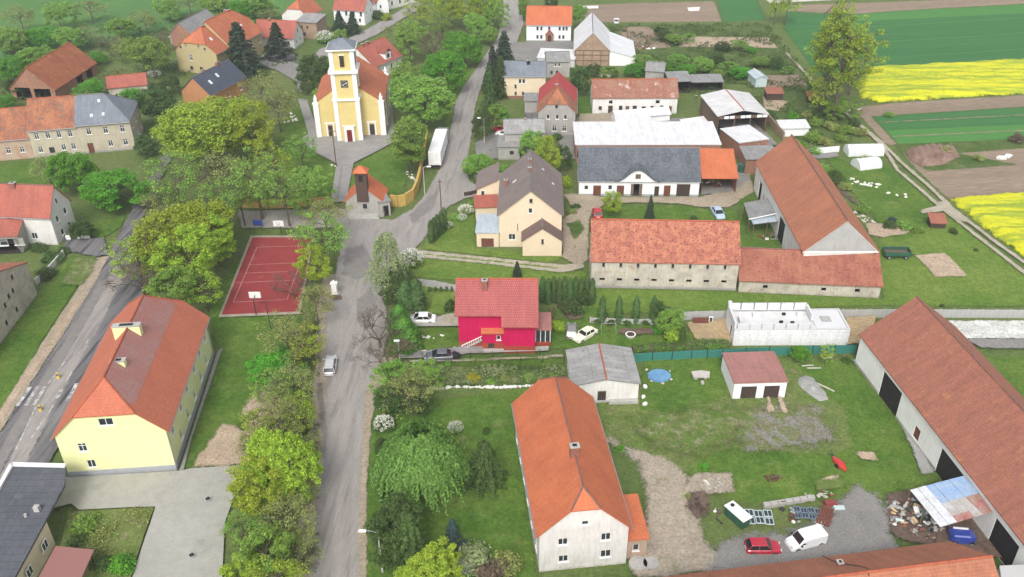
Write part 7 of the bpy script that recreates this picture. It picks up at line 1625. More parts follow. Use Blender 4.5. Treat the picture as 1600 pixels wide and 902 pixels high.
def tunnel(a, b, w, h, label):
    p, q = at(*a), at(*b); d = q-p; L = d.length; r = empty('foil_tunnel', p, math.atan2(d.y, d.x), label, 'greenhouse'); n = 10; m = MB()
    pr = [(-w/2*math.cos(PI*i/n), h*math.sin(PI*i/n)**.8) for i in range(n+1)]
    for (y0, z0), (y1, z1) in zip(pr[:-1], pr[1:]): m.face([(0, y0, z0), (L, y0, z0), (L, y1, z1), (0, y1, z1)])
    m.face([(0, y, z) for y, z in pr]); m.face([(L, y, z) for y, z in pr][::-1]); m.build('foil', T('foil'), r)
    for i in range(int(L/1.2)+1):
        k = MB()
        for (y0, z0), (y1, z1) in zip(pr[:-1], pr[1:]): k.tube((i*1.2, y0*1.01, z0*1.01), (i*1.2, y1*1.01, z1*1.01), .025, n=3, cap=False)
        k.build('hoop', T('steel'), r)
tunnel((1321, 240), (1376, 239), 3.4, 2.0, 'white foil greenhouse tunnel beside the wheel tracks, the rear one')
tunnel((1336, 262), (1370, 258), 3.6, 1.8, 'translucent foil tunnel in front of the white one')
# basketball hoops, noticeboard, posts
def hoop(px, face, label):
    p = at(*px); r = empty('basketball_hoop', p, face, label, 'basketball hoop')
    m = MB(); m.tube((0, 0, 0), (0, 0, 2.8), .08, n=6); m.tube((0, 0, 2.8), (0, 1.0, 3.3), .06, n=6); m.build('post', T('iron'), r)
    m = MB(); m.box(-.9, .9, 1.0, 1.06, 2.8, 3.9); b = m.build('backboard', T('trim_white'), r)
    m = MB()
    for q in ((-.3, .3, 3.05, 3.09), (-.3, .3, 3.5, 3.54)): m.box(q[0], q[1], 1.062, 1.075, q[2], q[3])
    for x in (-.3, .27): m.box(x, x+.03, 1.062, 1.075, 3.092, 3.498)
    m.build('target_square', T('iron'), b)
    m = MB()
    for i in range(12): a = 2*PI*i/12; c = 2*PI*(i+1)/12; m.tube((.23*math.cos(a), 1.35+.23*math.sin(a), 3.05), (.23*math.cos(c), 1.35+.23*math.sin(c), 3.05), .015, n=3)
    m.build('ring', T('red_paint'), r)
hoop((401, 495), 0, 'basketball hoop with white backboard at the near end of the red court')
hoop((441, 371), PI, 'basketball hoop with white backboard at the far end of the red court')
nb_ = empty('noticeboard', at(404, 357), 0, 'blue noticeboard beside the lane behind the red court', 'noticeboard')
m = MB(); m.box(-.85, .85, -.05, .05, .7, 1.7); m.build('board', T('blue_paint'), nb_)
for x in (-.75, .75): m = MB(); m.tube((x, .08, 0), (x, .08, 1.75), .05, n=5); m.build('post', T('iron'), nb_)
street_lamp((598, 895), 6.2, 'concrete street lamp with white head over the road verge at the bottom', (-1, .05), 1.4)
street_lamp((626, 575), 4.6, 'short concrete lamp post with white top where the lower drive meets the road', (-1, 0), .0)
street_lamp((664, 306), 6.0, 'street lamp with white head beside the yellow churchyard wall', (1, .1), .9)
street_lamp((757, 226), 6.0, 'street lamp at the gate beside the conifers on the upper road', (-1, 0), .8)
pole((526, 262), 8.5, 'slender wooden pole on the church path with white blocks at its foot', .14)
stones('pole_base', [(519, 259), (530, 262)], 7, .3, 'white stones round the foot of the pole on the church path', 'stones', 'stone_w', .2, 15)
pole((690, 338), 7.5, 'leaning dark pole beside the thujas at the road bend', .14)
m = MB(); m.tube((0, 0, 0), (0, 0, 4.6), .07, n=6); tag(m.build('net_post', T('iron'), None, at(423, 515)), 'dark net post below the near edge of the red court', 'post')
m = MB(); m.tube((0, 0, 0), (0, 0, 4.2), .07, n=6); tag(m.build('downlight_post', T('iron'), None, at(523, 260)), 'thin dark post beside the wooden church pole', 'post') if False else None
sh = empty('wayside_shrine', at(524, 462), 0, 'white wayside shrine pillar at the left edge of the main road', 'shrine')
m = MB(); m.box(-.7, .7, -.6, .6, 0, .5); m.build('base', T('concrete'), sh); m = MB(); m.box(-.45, .45, -.4, .4, .502, 2.3, taper=.06); m.build('pillar', T('trim_white'), sh); m = MB(); m.box(-.55, .55, -.5, .5, 2.302, 2.45); m.tube((0, 0, 2.45), (0, 0, 3.0), .3, .03, n=8); m.build('cap', T('trim_white'), sh)
bn = empty('park_bench', at(525, 470), R(0), 'grey bench beside the white shrine by the road', 'bench')
m = MB(); m.box(-.9, .9, -.2, .2, .42, .48); m.build('seat', T('wood'), bn); m = MB(); m.box(-.9, .9, .2, .25, .5, .9); m.build('backrest', T('wood'), bn)
for x in (-.7, .7): m = MB(); m.box(x-.05, x+.05, -.18, .2, 0, .418); m.build('leg', T('concrete'), bn)
bn = empty('timber_bench', at(1094, 507), 0, 'heavy brown timber bench before the grey wall on the building plot', 'bench')
m = MB(); m.box(-1.2, 1.2, -.35, .1, .42, .52); m.build('seat', T('wood_brown'), bn); m = MB(); m.box(-1.2, 1.2, .15, .25, .5, 1.1); m.build('backrest', T('wood_brown'), bn)
for x in (-1.0, 1.0): m = MB(); m.box(x-.07, x+.07, -.33, .14, 0, .418); m.build('leg', T('wood_dark'), bn)
m = MB(); m.box(-.3, .3, -.06, .06, 0, 1.3); m.box(-.2, .2, -.08, -.062, .15, 1.15, 1); tag(m.build('white_board', [T('trim_white'), T('glass')], None, at(1110, 506)), 'small white framed window leaning right of the timber bench', 'window frame')
for x, y, l, lb in ((1335, 504, 2.2, 'pale planks stacked right of the white block shell'), (1336, 512, 1.6, 'second pale plank pile nearer the great barn')):
    pk = empty('plank_pile', at(x, y), R(3), lb, 'planks')
    for i in range(3):
        for j in range(2): m = MB(); m.box(-l/2, l/2, i*.32, i*.32+.28, j*.12, j*.12+.1); m.build('plank', T('wood_pale'), pk)
sw = empty('swing_frame', at(950, 520), R(4), 'thin white swing frame on the lawn right of the cream saloon', 'swing')
for x in (-1.1, 1.1):
    m = MB(); m.tube((x, -.7, 0), (x, 0, 1.7), .03, n=5); m.tube((x, .7, 0), (x, 0, 1.7), .03, n=5); m.build('leg', T('steel'), sw)
m = MB(); m.tube((-1.1, 0, 1.7), (1.1, 0, 1.7), .03, n=5); m.build('crossbar', T('steel'), sw); m = MB(); m.box(-.25, .25, -.1, .1, .5, .54); m.tube((-.2, 0, .54), (-.2, 0, 1.7), .01, n=3); m.tube((.2, 0, .54), (.2, 0, 1.7), .01, n=3); m.build('seat', T('wood'), sw)
wt = empty('garden_planter', at(985, 527), 0, 'round white planter with a ball of dark earth on the lawn', 'planter')
m = MB(); m.tube((0, 0, 0), (0, 0, .55), .55, .8, n=16); m.build('tub', T('trim_white'), wt); m = MB(); m.tube((0, 0, .551), (0, 0, .6), .6, .5, n=14); m.build('soil', T('wood_dark'), wt)
for x, y, lb in ((326, 784, 'round iron manhole cover, upper one on the paved yard'), (301, 872, 'round iron manhole cover, lower one on the paved yard')):
    m = MB(); m.tube((0, 0, ZL[0]), (0, 0, ZL[0]+.025), .42, .42, n=20); m.tube((0, 0, ZL[0]+.026), (0, 0, ZL[0]+.034), .3, .3, n=16, mi=1); tag(m.build('manhole_cover', [T('concrete'), T('iron')], None, (at(x, y).x, at(x, y).y, 0)), lb, 'manhole cover')
MT['yellow_plastic'] = plain('yellow_traffic_plastic', (.62, .44, .06), .6)
for x, y, lb in ((93, 594, 'yellow bollard on the upper traffic island'), (65, 645, 'yellow bollard on the lower traffic island')):
    b_ = empty('traffic_bollard', at(x, y), 0, lb, 'bollard', 'yellow bollards on the traffic islands'); m = MB(); m.box(-.35, .35, -.35, .35, .131, .3, taper=.08); m.build('base', T('iron'), b_); m = MB(); m.box(-.2, .2, -.15, .15, .3, 1.25, taper=.03); m.build('body', T('yellow_plastic'), b_); m = MB(); m.tube((0, -.18, 1.0), (0, -.2, 1.0), .16, n=12); m.build('sign_face', T('blue_paint'), b_)

for pts, z0, lb in (([(1062, 187), (1100, 181), (1104, 184), (1118, 183), (1116, 189), (1086, 195), (1083, 191), (1066, 192)], .9, 'white corrugated sheets laid out in the yard before the open hall'), ([(900, 10), (935, 9), (935, 12), (900, 13)], .3, 'long white fleece strip on the brown field at the top'), ([(1074, 12), (1094, 11), (1092, 16), (1076, 16)], .3, 'short white fleece strip on the brown field at the top'), ([(1272, 232), (1312, 228), (1312, 232), (1272, 236)], .9, 'white sheet beside the grey yard right of the long barn')):
    boxobj('white_sheeting', pts, .06, z0, 'trim_white', lb, 'sheeting')
for x, y, lb in ((1139, 316, 'green water tank by the wall between lean-to and long barn'),):
    m = MB(); m.tube((0, 0, 0), (0, 0, 1.9), .8, .8, n=16); m.tube((0, 0, 1.9), (0, 0, 2.2), .8, .3, n=16); tag(m.build('water_tank', T('green_paint'), None, at(1158, 270)), lb, 'tank')
# garage ramp strips and small ground details
for pts in ([(1196, 624), (1201, 624), (1208, 646), (1200, 648)], [(1213, 624), (1218, 623), (1230, 648), (1224, 650)]): patch('wheel_strip', pts, G['clay'], .25)
# ================================================================== TREES AND SHRUBS
tree('oakL', 325, 203, 84, 'big yellow green oak, the broadest crown above the wood on the left', H=15)
tree('yg1', 398, 205, 40, 'lighter green tree right behind the broad yellow green oak')
tree('ol0', 432, 160, 34, 'thin olive tree left of the church tower')
tree('ol1', 405, 135, 28, 'small olive tree above the mid green one left of the church')
tree('viv1', 172, 290, 52, 'dense vivid green tree right of the white house on the left', H=8.5)
tree('viv0', 118, 262, 34, 'smaller vivid green tree directly behind the white house')
tree('ol0', 72, 262, 24, 'thin brownish shrub tree on the lawn below the long row of houses')
tree('th0', 275, 285, 44, 'loose grey green tree at the upper end of the left road')
tree('ol0', 345, 275, 44, 'olive tree filling the gap below the big oak')
tree('ygL', 285, 355, 60, 'bright yellow green tree in the middle of the left wood', H=12)
tree('ty0', 232, 372, 46, 'airy yellow green tree leaning over the left road')
tree('bar1', 215, 425, 44, 'almost leafless tree beside the left road near the yellow building')
tree('yg1', 300, 405, 46, 'lower yellow green tree left of the red court')
tree('yg0', 335, 372, 36, 'yellow green tree just left of the red court corner')
tree('mid1', 268, 448, 42, 'green tree standing above the roof of the long yellow building')
tree('ty0', 318, 440, 34, 'small airy tree at the left edge of the red court')
tree('th0', 400, 285, 40, 'thin green tree over the faded yellow wall')
tree('th0', 445, 305, 34, 'slender thin tree behind the far basketball hoop')
tree('th0', 375, 310, 30, 'slender tree left of the blue noticeboard')
tree('mid1', 478, 295, 34, 'mid green tree between church lawn and red court')
tree('ol1', 507, 335, 36, 'olive tree left of the orange roofed chapel')
tree('th0', 505, 375, 36, 'grey green tree at the far right corner of the red court')
tree('yg1', 492, 415, 28, 'yellow green tree over the right side of the red court')
tree('ol0', 492, 470, 32, 'olive tree at the near right corner of the red court')
tree('bar', 455, 440, 34, 'bare twiggy tree over the red court')
tree('ol1', 448, 528, 42, 'broad olive tree left of the bare branches over the road')
tree('viv1', 424, 568, 34, 'vivid green small tree left of the silver estate car')
tree('ol0', 458, 598, 36, 'olive tree beside the silver estate car')
tree('ol1', 436, 650, 42, 'olive tree above the sandy patch')
tree('ol0', 400, 700, 36, 'thin olive tree at the upper right of the paved yard')
tree('ygL', 443, 722, 50, 'bright yellow green tree left of the lower main road', H=11)
tree('ol1', 482, 690, 18, 'thin tree at the road edge above the yellow green one')
tree('yg1', 400, 770, 50, 'yellow green tree over the right edge of the paved yard')
tree('ol0', 448, 805, 42, 'olive tree at the road edge below the bright one')
tree('mid1', 412, 855, 48, 'mid green tree at the bottom beside the paved yard')
tree('ty0', 430, 900, 46, 'yellow green tree cut off by the bottom edge left of the road')
tree('yg1', 372, 905, 34, 'yellow green crown in the bottom corner of the paved yard')
# right of the road
tree('bir', 604, 405, 42, 'drooping pale birch in the middle of the road junction', H=12)
tree('b_mid', 642, 404, 20, 'blossoming shrub right of the birch', 'shrub', name='shrub', flower=True)
tree('dark1', 628, 440, 30, 'dark green tree below the birch', H=6)
tree('bar', 590, 505, 46, 'bare brown tree reaching over the main road')
tree('bar1', 605, 548, 42, 'second bare brown tree below the first at the road edge')
tree('bar1', 622, 500, 26, 'small brown budding tree beside the white saloon drive')
tree('tj1', 632, 522, 24, 'rounded bright thuja at the left of the magenta house lawn', H=5.5)
tree('tj1', 624, 500, 18, 'rounded thuja behind the bright one', H=5)
tree('tj', 650, 462, 15, 'dark columnar thuja left of the magenta house', H=6)
tree('tj', 634, 465, 15, 'dark columnar thuja next to the birch', H=6)
tree('b_pale', 658, 471, 14, 'pale round shrub on the lawn behind the white saloon', 'shrub', name='shrub')
tree('b_dark', 703, 476, 10, 'dark round bush at the left wall of the magenta house', 'shrub', name='shrub', H=2.4)
tree('ol1', 640, 605, 40, 'olive tree left of the vegetable garden')
tree('dark1', 600, 625, 24, 'dark shrubby tree at the right road edge', H=4.5)
tree('b_dark', 600, 662, 16, 'dark shrub with white blossom at the left tip of the willow', 'shrub', name='shrub', flower=True)
tree('wil', 657, 715, 80, 'big fresh green weeping tree on the lawn', H=11)
tree('dk', 757, 730, 38, 'dark conifer right of the weeping tree', H=7)
tree('dark0', 622, 828, 44, 'dark green conifer-like tree beside the lower street lamp', H=8)
tree('dark1', 612, 770, 32, 'dark green tree below the weeping tree at the road edge')
tree('cyp', 640, 850, 34, 'dark bushy conifer right of the lower street lamp', H=8)
tree('bs', 707, 828, 14, 'little blue spruce on the lawn', H=3.2)
tree('yg0', 672, 895, 46, 'bright yellow green tree at the bottom edge right of the road', H=6.5)
tree('b_pale', 740, 868, 34, 'pale grey green shrub bed at the bottom of the lawn', 'shrub', name='shrub', H=2.6)
tree('b_ol', 790, 880, 30, 'olive shrub near the corner of the big white house', 'shrub', name='shrub', H=2.2)
tree('b_br', 770, 895, 34, 'brown shrub at the bottom between lawn and big white house', 'shrub', name='shrub', H=2.2)
tree('b_blue', 722, 850, 14, 'blue green dwarf conifer above the pale shrub bed', 'shrub', name='shrub')
tree('b_mid', 722, 885, 18, 'mid green shrub in the bed at the bottom', 'shrub', name='shrub', flower=True)
tree('b_yg', 625, 882, 14, 'yellowish rounded shrub at the foot of the dark trees', 'shrub', name='shrub')
tree('b_mid', 712, 668, 12, 'small blossoming bush at the upper right of the weeping tree', 'shrub', name='shrub', flower=True, H=1.6)
tree('b_dark', 760, 672, 7, 'tiny dark bush on the lawn', 'shrub', name='shrub', H=1)
# church surroundings
tree('mid0', 662, 150, 52, 'large green tree right of the church', H=13)
tree('viv0', 690, 105, 34, 'green tree above the large one right of the church')
tree('mid1', 632, 120, 24, 'green tree between the red roofed house and the large tree')
tree('tall', 640, 225, 27, 'tall narrow light green tree by the yellow wall', H=12)
tree('viv0', 727, 74, 30, 'dense vivid green round tree beside the upper road', H=10)
tree('bar1', 675, 66, 32, 'brown budding tree left of the vivid round tree')
tree('mid1', 640, 60, 28, 'green tree between side road and brown budding tree')
tree('ol1', 620, 52, 20, 'small olive tree at the bend of the side road')
for i, (x, y, r, k) in enumerate(((655, 14, 20, 'ty0'), (680, 18, 24, 'ty0'), (705, 10, 24, 'yg1'), (730, 14, 24, 'ty0'), (752, 10, 24, 'yg0'), (770, 22, 20, 'mid1'), (690, 38, 20, 'th0'), (745, 40, 20, 'mid1'), (765, 52, 14, 'mid0'))):
    tree(k, x, y, r, ('tree %s in the roadside belt at the top centre' % ('first from the left', 'second from the left', 'third from the left, yellow green', 'fourth from the left', 'fifth from the left, yellow green', 'last before the road', 'thin under the second', 'low behind the vivid round one', 'small round at the road edge')[i]), group='trees in the belt between side road and upper road')
tree('dark0', 488, 112, 26, 'dark evergreen tree left of the church tower', H=10)
tree('b_mid', 500, 142, 16, 'green shrub at the foot of the dark conifer by the church', 'shrub', name='shrub', H=3)
tree('sp0', 375, 82, 38, 'tall dark spruce in front of the ochre villa', H=14.5)
tree('sp0', 433, 66, 26, 'smaller dark spruce in front of the white house with red roof', H=10)
tree('sp0', 530, 34, 14, 'left one of two small spruces before the shuttered white house', H=6)
tree('sp0', 551, 38, 15, 'right one of two small spruces before the shuttered white house', H=7)
tree('b_mid', 507, 58, 14, 'flowering shrub by the side road', 'shrub', name='shrub', flower=True)
tree('b_mid', 530, 52, 14, 'green shrub below the small spruces', 'shrub', name='shrub')
tree('b_dark', 590, 22, 12, 'dark shrub row end beside the shuttered white house', 'shrub', name='shrub')
tree('b_yg', 605, 26, 10, 'yellow green shrub by the side road at the top', 'shrub', name='shrub')
tree('b_dark', 520, 70, 10, 'dark shrub above the tower roof', 'shrub', name='shrub')
tree('mid0', 232, 80, 34, 'big light green flowering tree left of the ochre villa', flower=True, H=12)
tree('dark0', 245, 162, 30, 'dark tree between long row and ochre cottage', H=9)
tree('dark1', 268, 130, 18, 'dark shrub tree below the ochre villa', H=5)
tree('dark1', 225, 225, 20, 'dark bush at the corner of the blue roofed house', H=4.5)
tree('viv1', 140, 137, 22, 'green tree in front of the tumbledown barn', H=6)
tree('viv0', 208, 148, 17, 'green bush over the low red roof', H=4.5)
tree('b_dark', 345, 145, 14, 'dark shrub at the right end of the anthracite roof', 'shrub', name='shrub', H=4)
tree('b_dark', 405, 112, 12, 'dark shrub beside the tall spruce', 'shrub', name='shrub')
tree('b_mid', 385, 112, 9, 'small shrub with white flowers at the foot of the spruce', 'shrub', name='shrub', flower=True)
# upper-left bushes and trees in the meadow
ORD = 'first second third fourth fifth sixth seventh eighth ninth tenth eleventh twelfth thirteenth fourteenth fifteenth sixteenth seventeenth eighteenth nineteenth twentieth twenty-first twenty-second twenty-third twenty-fourth twenty-fifth twenty-sixth twenty-seventh twenty-eighth twenty-ninth thirtieth'.split()
def rank(i, lst): return ORD[sorted(range(len(lst)), key=lambda j: lst[j][0]).index(i)]
UL = [(15, 108, 26, 'viv0'), (50, 88, 26, 'mid0'), (85, 92, 22, 'ol1'), (20, 135, 20, 'dark1'), (108, 60, 24, 'mid1'), (60, 55, 26, 'viv1'), (15, 60, 28, 'mid0'), (132, 52, 20, 'ol0'), (165, 62, 18, 'bar1'), (190, 68, 16, 'ol1'), (155, 90, 14, 'viv0'),
      (300, 62, 14, 'mid1'), (185, 40, 22, 'mid0'), (225, 30, 22, 'ol0'), (262, 12, 22, 'mid1'), (295, 5, 20, 'ol1'), (340, 8, 24, 'mid0'), (375, 12, 26, 'viv1'), (410, 8, 24, 'mid1'), (418, 22, 16, 'ol0'), (395, 38, 14, 'viv0'), (30, 25, 26, 'ol0'), (90, 22, 26, 'mid1'), (140, 12, 24, 'ol1'), (5, 160, 16, 'viv0'), (60, 118, 14, 'mid1'), (250, 55, 16, 'bar1'), (185, 112, 12, 'ol1')]
for i, (x, y, r, k) in enumerate(UL):
    desc = {'viv0': 'vivid green bush', 'viv1': 'vivid green tree', 'mid0': 'mid green tree', 'mid1': 'loose green tree', 'ol0': 'olive tree', 'ol1': 'olive bushy tree', 'dark1': 'dark green tree', 'bar1': 'brownish bare tree'}[k]
    tree(k, x, y, r, desc+' in the upper left meadow, %s from the left' % rank(i, UL), group='bushes and trees over the upper left meadow', zfac=.7)
# conifers by the upper road
for i, (x, y, r, h, w) in enumerate(((788, 92, 26, 13, 'topmost'), (770, 112, 20, 12, 'second from the top'), (765, 142, 13, 11, 'third from the top'), (782, 125, 13, 11, 'against the cream house wall'))):
    tree('sp0' if i < 2 else 'cyp', x, y, r, 'dark conifer in the row between upper road and cream house, '+w, group='dark conifers beside the upper road', H=h)
tree('dark1', 756, 190, 16, 'dark green tree at the lower end of the conifer row', H=8)
tree('mid1', 770, 178, 18, 'green tree in front of the cream house')
tree('b_viv', 785, 178, 14, 'vivid green bush on the small lawn of the cream house', 'shrub', name='shrub')
tree('mid0', 748, 255, 24, 'round tree with white blossom on the corner by the beige house', H=6, flower=True)
tree('b_yel', 772, 258, 10, 'yellowish shrub right of the blossoming tree', 'shrub', name='shrub')
tree('b_mid', 785, 262, 10, 'green shrub between blossoming tree and beige house', 'shrub', name='shrub')
tree('yg1', 856, 245, 22, 'yellow green tree behind the taupe roof', H=9)
tree('mid1', 828, 224, 20, 'mid green tree before the grey house')
tree('dark1', 876, 245, 15, 'dark green tree right behind the taupe roof', H=6)
tree('b_yg', 886, 283, 9, 'small pale green tree at the right of the taupe roof', 'shrub', name='shrub', H=3)
tree('b_dark', 870, 213, 10, 'dark shrub below the old stone house', 'shrub', name='shrub')
tree('dark0', 905, 125, 16, 'dark green tree left behind the long white farm building', H=8)
tree('mid0', 905, 20, 11, 'green tree right of the broad white house', H=8)
tree('tall', 818, 12, 9, 'dark green tree at the left of the broad white house', H=8)
tree('dark0', 862, 4, 12, 'tree behind the orange roof at the top edge', H=9)
tree('yg1', 959, 318, 17, 'light green ball shaped tree behind the old barn', H=4.6)
tree('sp1', 1016, 326, 9, 'small dark spruce behind the old barn', H=5)
tree('b_dark', 1084, 340, 7, 'low dark bush behind the ridge of the old barn', 'shrub', name='shrub', H=1.2)
tree('b_dark', 900, 322, 8, 'dark shrub at the right corner of the beige house', 'shrub', name='shrub')
tree('b_ol', 895, 330, 8, 'olive shrub beside the beige house porch', 'shrub', name='shrub')
for i, (x, y) in enumerate(((678, 362), (683, 357), (689, 352), (694, 346), (673, 366))):
    tree('tj', x, y-4, 5.5, 'narrow dark thuja in the short row by the road bend, '+('second from the left', 'third from the left', 'fourth from the left', 'rightmost', 'leftmost')[i], group='thujas at the road bend', H=4.6)
# planting round the beige and magenta houses
for i, (x, y, r) in enumerate(((728, 328, 12), (712, 338, 9), (700, 352, 8), (738, 318, 9), (722, 340, 8))):
    tree('b_mid', x, y, r, 'flowering bush on the slope left of the beige house, '+('largest', 'middle', 'lowest', 'topmost', 'beside the store')[i], 'shrub', name='shrub', flower=i % 2 == 0)
tree('sp1', 808, 422, 9, 'little dark conifer by the farm track behind the magenta house', H=3)
for i in range(10):
    x = 848+i*8.6; tree('tj', x, 452+(i % 2)*3, 6.2, 'dark thuja in the row right of the magenta roof, %s from the left' % ORD[i], group='thuja row right of the magenta house', H=4.8)
for i, x in enumerate((941, 967, 994, 1021)):
    tree('tj', x, 484, 6.6, 'columnar thuja on the lawn, '+('leftmost of four', 'second of four', 'third of four', 'rightmost of four'), group='four columnar thujas', H=5) if False else tree('tj', x, 484, 6.6, 'columnar thuja on the lawn, '+('leftmost of four', 'second of four', 'third of four', 'rightmost of four')[i], group='four columnar thujas', H=5)
for i, (x, y) in enumerate(((945, 492), (955, 503), (980, 503), (1007, 503), (932, 500))):
    tree('b_dark', x, y, 8, 'dark low bush between the columnar thujas, %s from the left' % ('second', 'third', 'fourth', 'fifth', 'first')[i], 'shrub', name='shrub', group='dark bushes under the columnar thujas')
tree('mid0', 1046, 500, 20, 'tree with pale leaves at the edge of the building plot', H=5.5)
tree('dark1', 1032, 490, 18, 'dark bush behind the pale leaved tree', H=5)
tree('b_yg', 1052, 522, 18, 'bright yellow green bush before the building plot', 'shrub', name='shrub', H=3)
tree('cyp', 1066, 530, 9, 'slim light conifer at the end of the clipped hedge', H=4)
tree('b_viv', 1029, 515, 10, 'small vivid bush left of the yellow green one', 'shrub', name='shrub')
hedge([(988, 552), (1050, 548), (1112, 544), (1138, 545)], 1.2, 1.25, 'l_hedge', 'clipped bright green hedge along the turquoise fence')
tree('bar1', 860, 490, 16, 'bare pinkish shrub right of the magenta house', H=3)
tree('b_dark', 892, 478, 20, 'dark shrub below the thuja row', 'shrub', name='shrub', H=3)
tree('b_yg', 872, 508, 13, 'yellowish shrub by the derelict grey car', 'shrub', name='shrub')
tree('b_dark', 912, 462, 14, 'dark shrub at the corner of the old barn', 'shrub', name='shrub', H=3.5)
tree('viv1', 1250, 550, 14, 'small vivid green tree behind the double garage', H=3.2)
tree('ty0', 1292, 552, 11, 'slim young tree by the turquoise fence', H=3.6)
tree('b_dark', 1322, 562, 8, 'dark weed clump at the corner of the great barn', 'shrub', name='shrub', H=.9)
# baby conifers in the vegetable garden
for i in range(13):
    x = 748+i*10.3; tree('baby', x, 574, 3.4, 'tiny dark conifer in the planted row of the vegetable garden, %s from the left' % ORD[i], 'young conifer', name='young_conifer', group='planted row of tiny conifers in the vegetable garden', H=1.0)
for i in range(6):
    tree('baby', 672+i*8.5, 452, 3.2, 'tiny conifer along the grey panel wall behind the lawn, %s from the left' % ORD[i], 'young conifer', name='young_conifer', group='tiny conifers along the grey wall', H=.9)
tree('b_yel', 740, 590, 12, 'yellow flowering bush in the vegetable garden', 'shrub', name='shrub', H=1.5)
VG = ((688, 590, 10, 'b_mid'), (703, 586, 9, 'b_ol'), (718, 594, 9, 'b_dark'), (766, 596, 7, 'b_mid'), (790, 590, 9, 'b_ol'), (806, 594, 8, 'b_pale'), (826, 588, 10, 'b_mid'), (846, 594, 8, 'b_ol'), (866, 590, 9, 'b_mid'), (672, 582, 12, 'b_ol'), (700, 568, 6, 'b_mid'))
for i, (x, y, r, k) in enumerate(VG):
    tree(k, x, y, r, 'low %s plant clump in the vegetable garden, %s from the left' % ({'b_mid': 'green', 'b_ol': 'olive', 'b_dark': 'dark', 'b_pale': 'pale'}[k], rank(i, VG)), 'shrub', name='shrub', group='plant clumps in the vegetable garden', H=.9)
# far right: poplar, hedgerows
tree('pop', 1318, 98, 38, 'very tall yellow green poplar by the wheat field', H=24)
tree('pop', 1297, 78, 27, 'slimmer left neighbour of the tall poplar', H=26)
tree('pop', 1338, 88, 22, 'small right neighbour of the tall poplar', H=17)
tree('mid1', 1312, 168, 26, 'green bushes at the foot of the tall poplar', H=5)
tree('mid1', 1292, 130, 18, 'green bush beside the track left of the poplar', H=5)
tree('ty0', 1213, 6, 16, 'thin tree at the top edge left of the fields', H=10)
tree('ty0', 1232, 2, 16, 'yellow green thin tree at the top edge by the fields', H=11)
hr = [(988, 108, 16, 'viv0'), (1012, 96, 18, 'mid1'), (1035, 104, 18, 'viv1'), (1058, 92, 16, 'mid0'), (1075, 108, 17, 'viv0'), (1100, 100, 18, 'mid0'), (1122, 92, 14, 'dark1'), (1140, 104, 16, 'mid1'), (1160, 112, 16, 'viv0'), (1040, 55, 12, 'dark1'), (1056, 60, 13, 'mid0'), (1075, 58, 11, 'mid1'), (1130, 72, 12, 'dark0'), (1160, 70, 13, 'mid1'), (1175, 78, 9, 'viv0'), (930, 108, 14, 'dark1'), (955, 110, 14, 'mid1'), (1120, 115, 13, 'mid0'), (1030, 48, 12, 'dark1'), (1190, 95, 14, 'mid0'), (1215, 96, 14, 'dark1'), (1232, 108, 10, 'mid1'), (910, 45, 8, 'mid0')]
for i, (x, y, r, k) in enumerate(hr):
    dsc = {'viv0': 'vivid green bush', 'viv1': 'vivid green round bush', 'mid0': 'mid green bush', 'mid1': 'loose green bush', 'dark0': 'dark green bush', 'dark1': 'dark bush'}[k]
    tree(k, x, y, r, dsc+' in the thicket behind the farm sheds, %s from the left' % rank(i, hr), group='thicket of bushes behind the farm sheds', zfac=.6)
sc = [(1262, 178, 10, 'b_ol'), (1278, 190, 12, 'b_mid'), (1300, 195, 14, 'b_ol'), (1322, 200, 14, 'b_mid'), (1345, 205, 12, 'b_ol'), (1270, 212, 14, 'b_mid'), (1290, 220, 14, 'b_ol'), (1250, 225, 12, 'b_viv'), (1315, 215, 10, 'b_mid'), (1335, 190, 10, 'b_dark'), (1275, 235, 10, 'b_mid'), (1305, 275, 16, 'b_dark'), (1290, 262, 12, 'b_mid'), (1320, 290, 12, 'b_ol'), (1390, 350, 11, 'b_dark'), (1415, 350, 13, 'b_mid'), (1395, 342, 8, 'b_blue'), (1435, 358, 9, 'b_mid'), (1490, 360, 8, 'b_dark'), (1355, 248, 12, 'b_ol'), (1200, 178, 12, 'b_dark'), (1240, 180, 10, 'b_viv'), (1525, 390, 4, 'b_dark'), (1472, 477, 4, 'b_dark'), (1350, 325, 12, 'b_mid'), (1480, 236, 12, 'b_ol'), (1530, 245, 10, 'b_ol'), (1592, 215, 14, 'b_br'), (1390, 178, 8, 'b_mid')]
for i, (x, y, r, k) in enumerate(sc):
    dsc = {'b_ol': 'olive', 'b_mid': 'green', 'b_viv': 'vivid green', 'b_dark': 'dark green', 'b_blue': 'blue green', 'b_br': 'brown'}[k]
    tree(k, x, y, r, dsc+' scrub bush '+('on the lawn' if y > 340 else 'along the ploughed field' if x > 1380 else 'right of the long barn' if y > 230 else 'below the poplar')+', %s from the left' % rank(i, sc), 'shrub', name='shrub', group='scrub bushes between the long barn and the wheel tracks')
for i, (x, y, r) in enumerate(((133, 818, 22), (118, 845, 18), (160, 880, 20), (188, 880, 24), (150, 806, 10))):
    tree(('b_mid', 'b_dark', 'b_dark', 'b_viv', 'b_mid')[i], x, y, r, 'bush in the flower bed of the paved yard, '+('large upper left', 'left by the porch', 'dark at the bottom', 'vivid rounded at the bottom', 'small at the top edge')[i], 'shrub', name='shrub')
for i, (x, y, r) in enumerate(((80, 400, 16), (70, 425, 16), (98, 390, 10), (60, 385, 12))):
    tree('b_dark', x, y, r, 'dark garden bush below the white house on the left, '+('middle', 'lowest', 'right', 'left against the wall')[i], 'shrub', name='shrub')
tree('dark1', 122, 360, 20, 'dark ivy covered bush at the right corner of the white house', H=4)
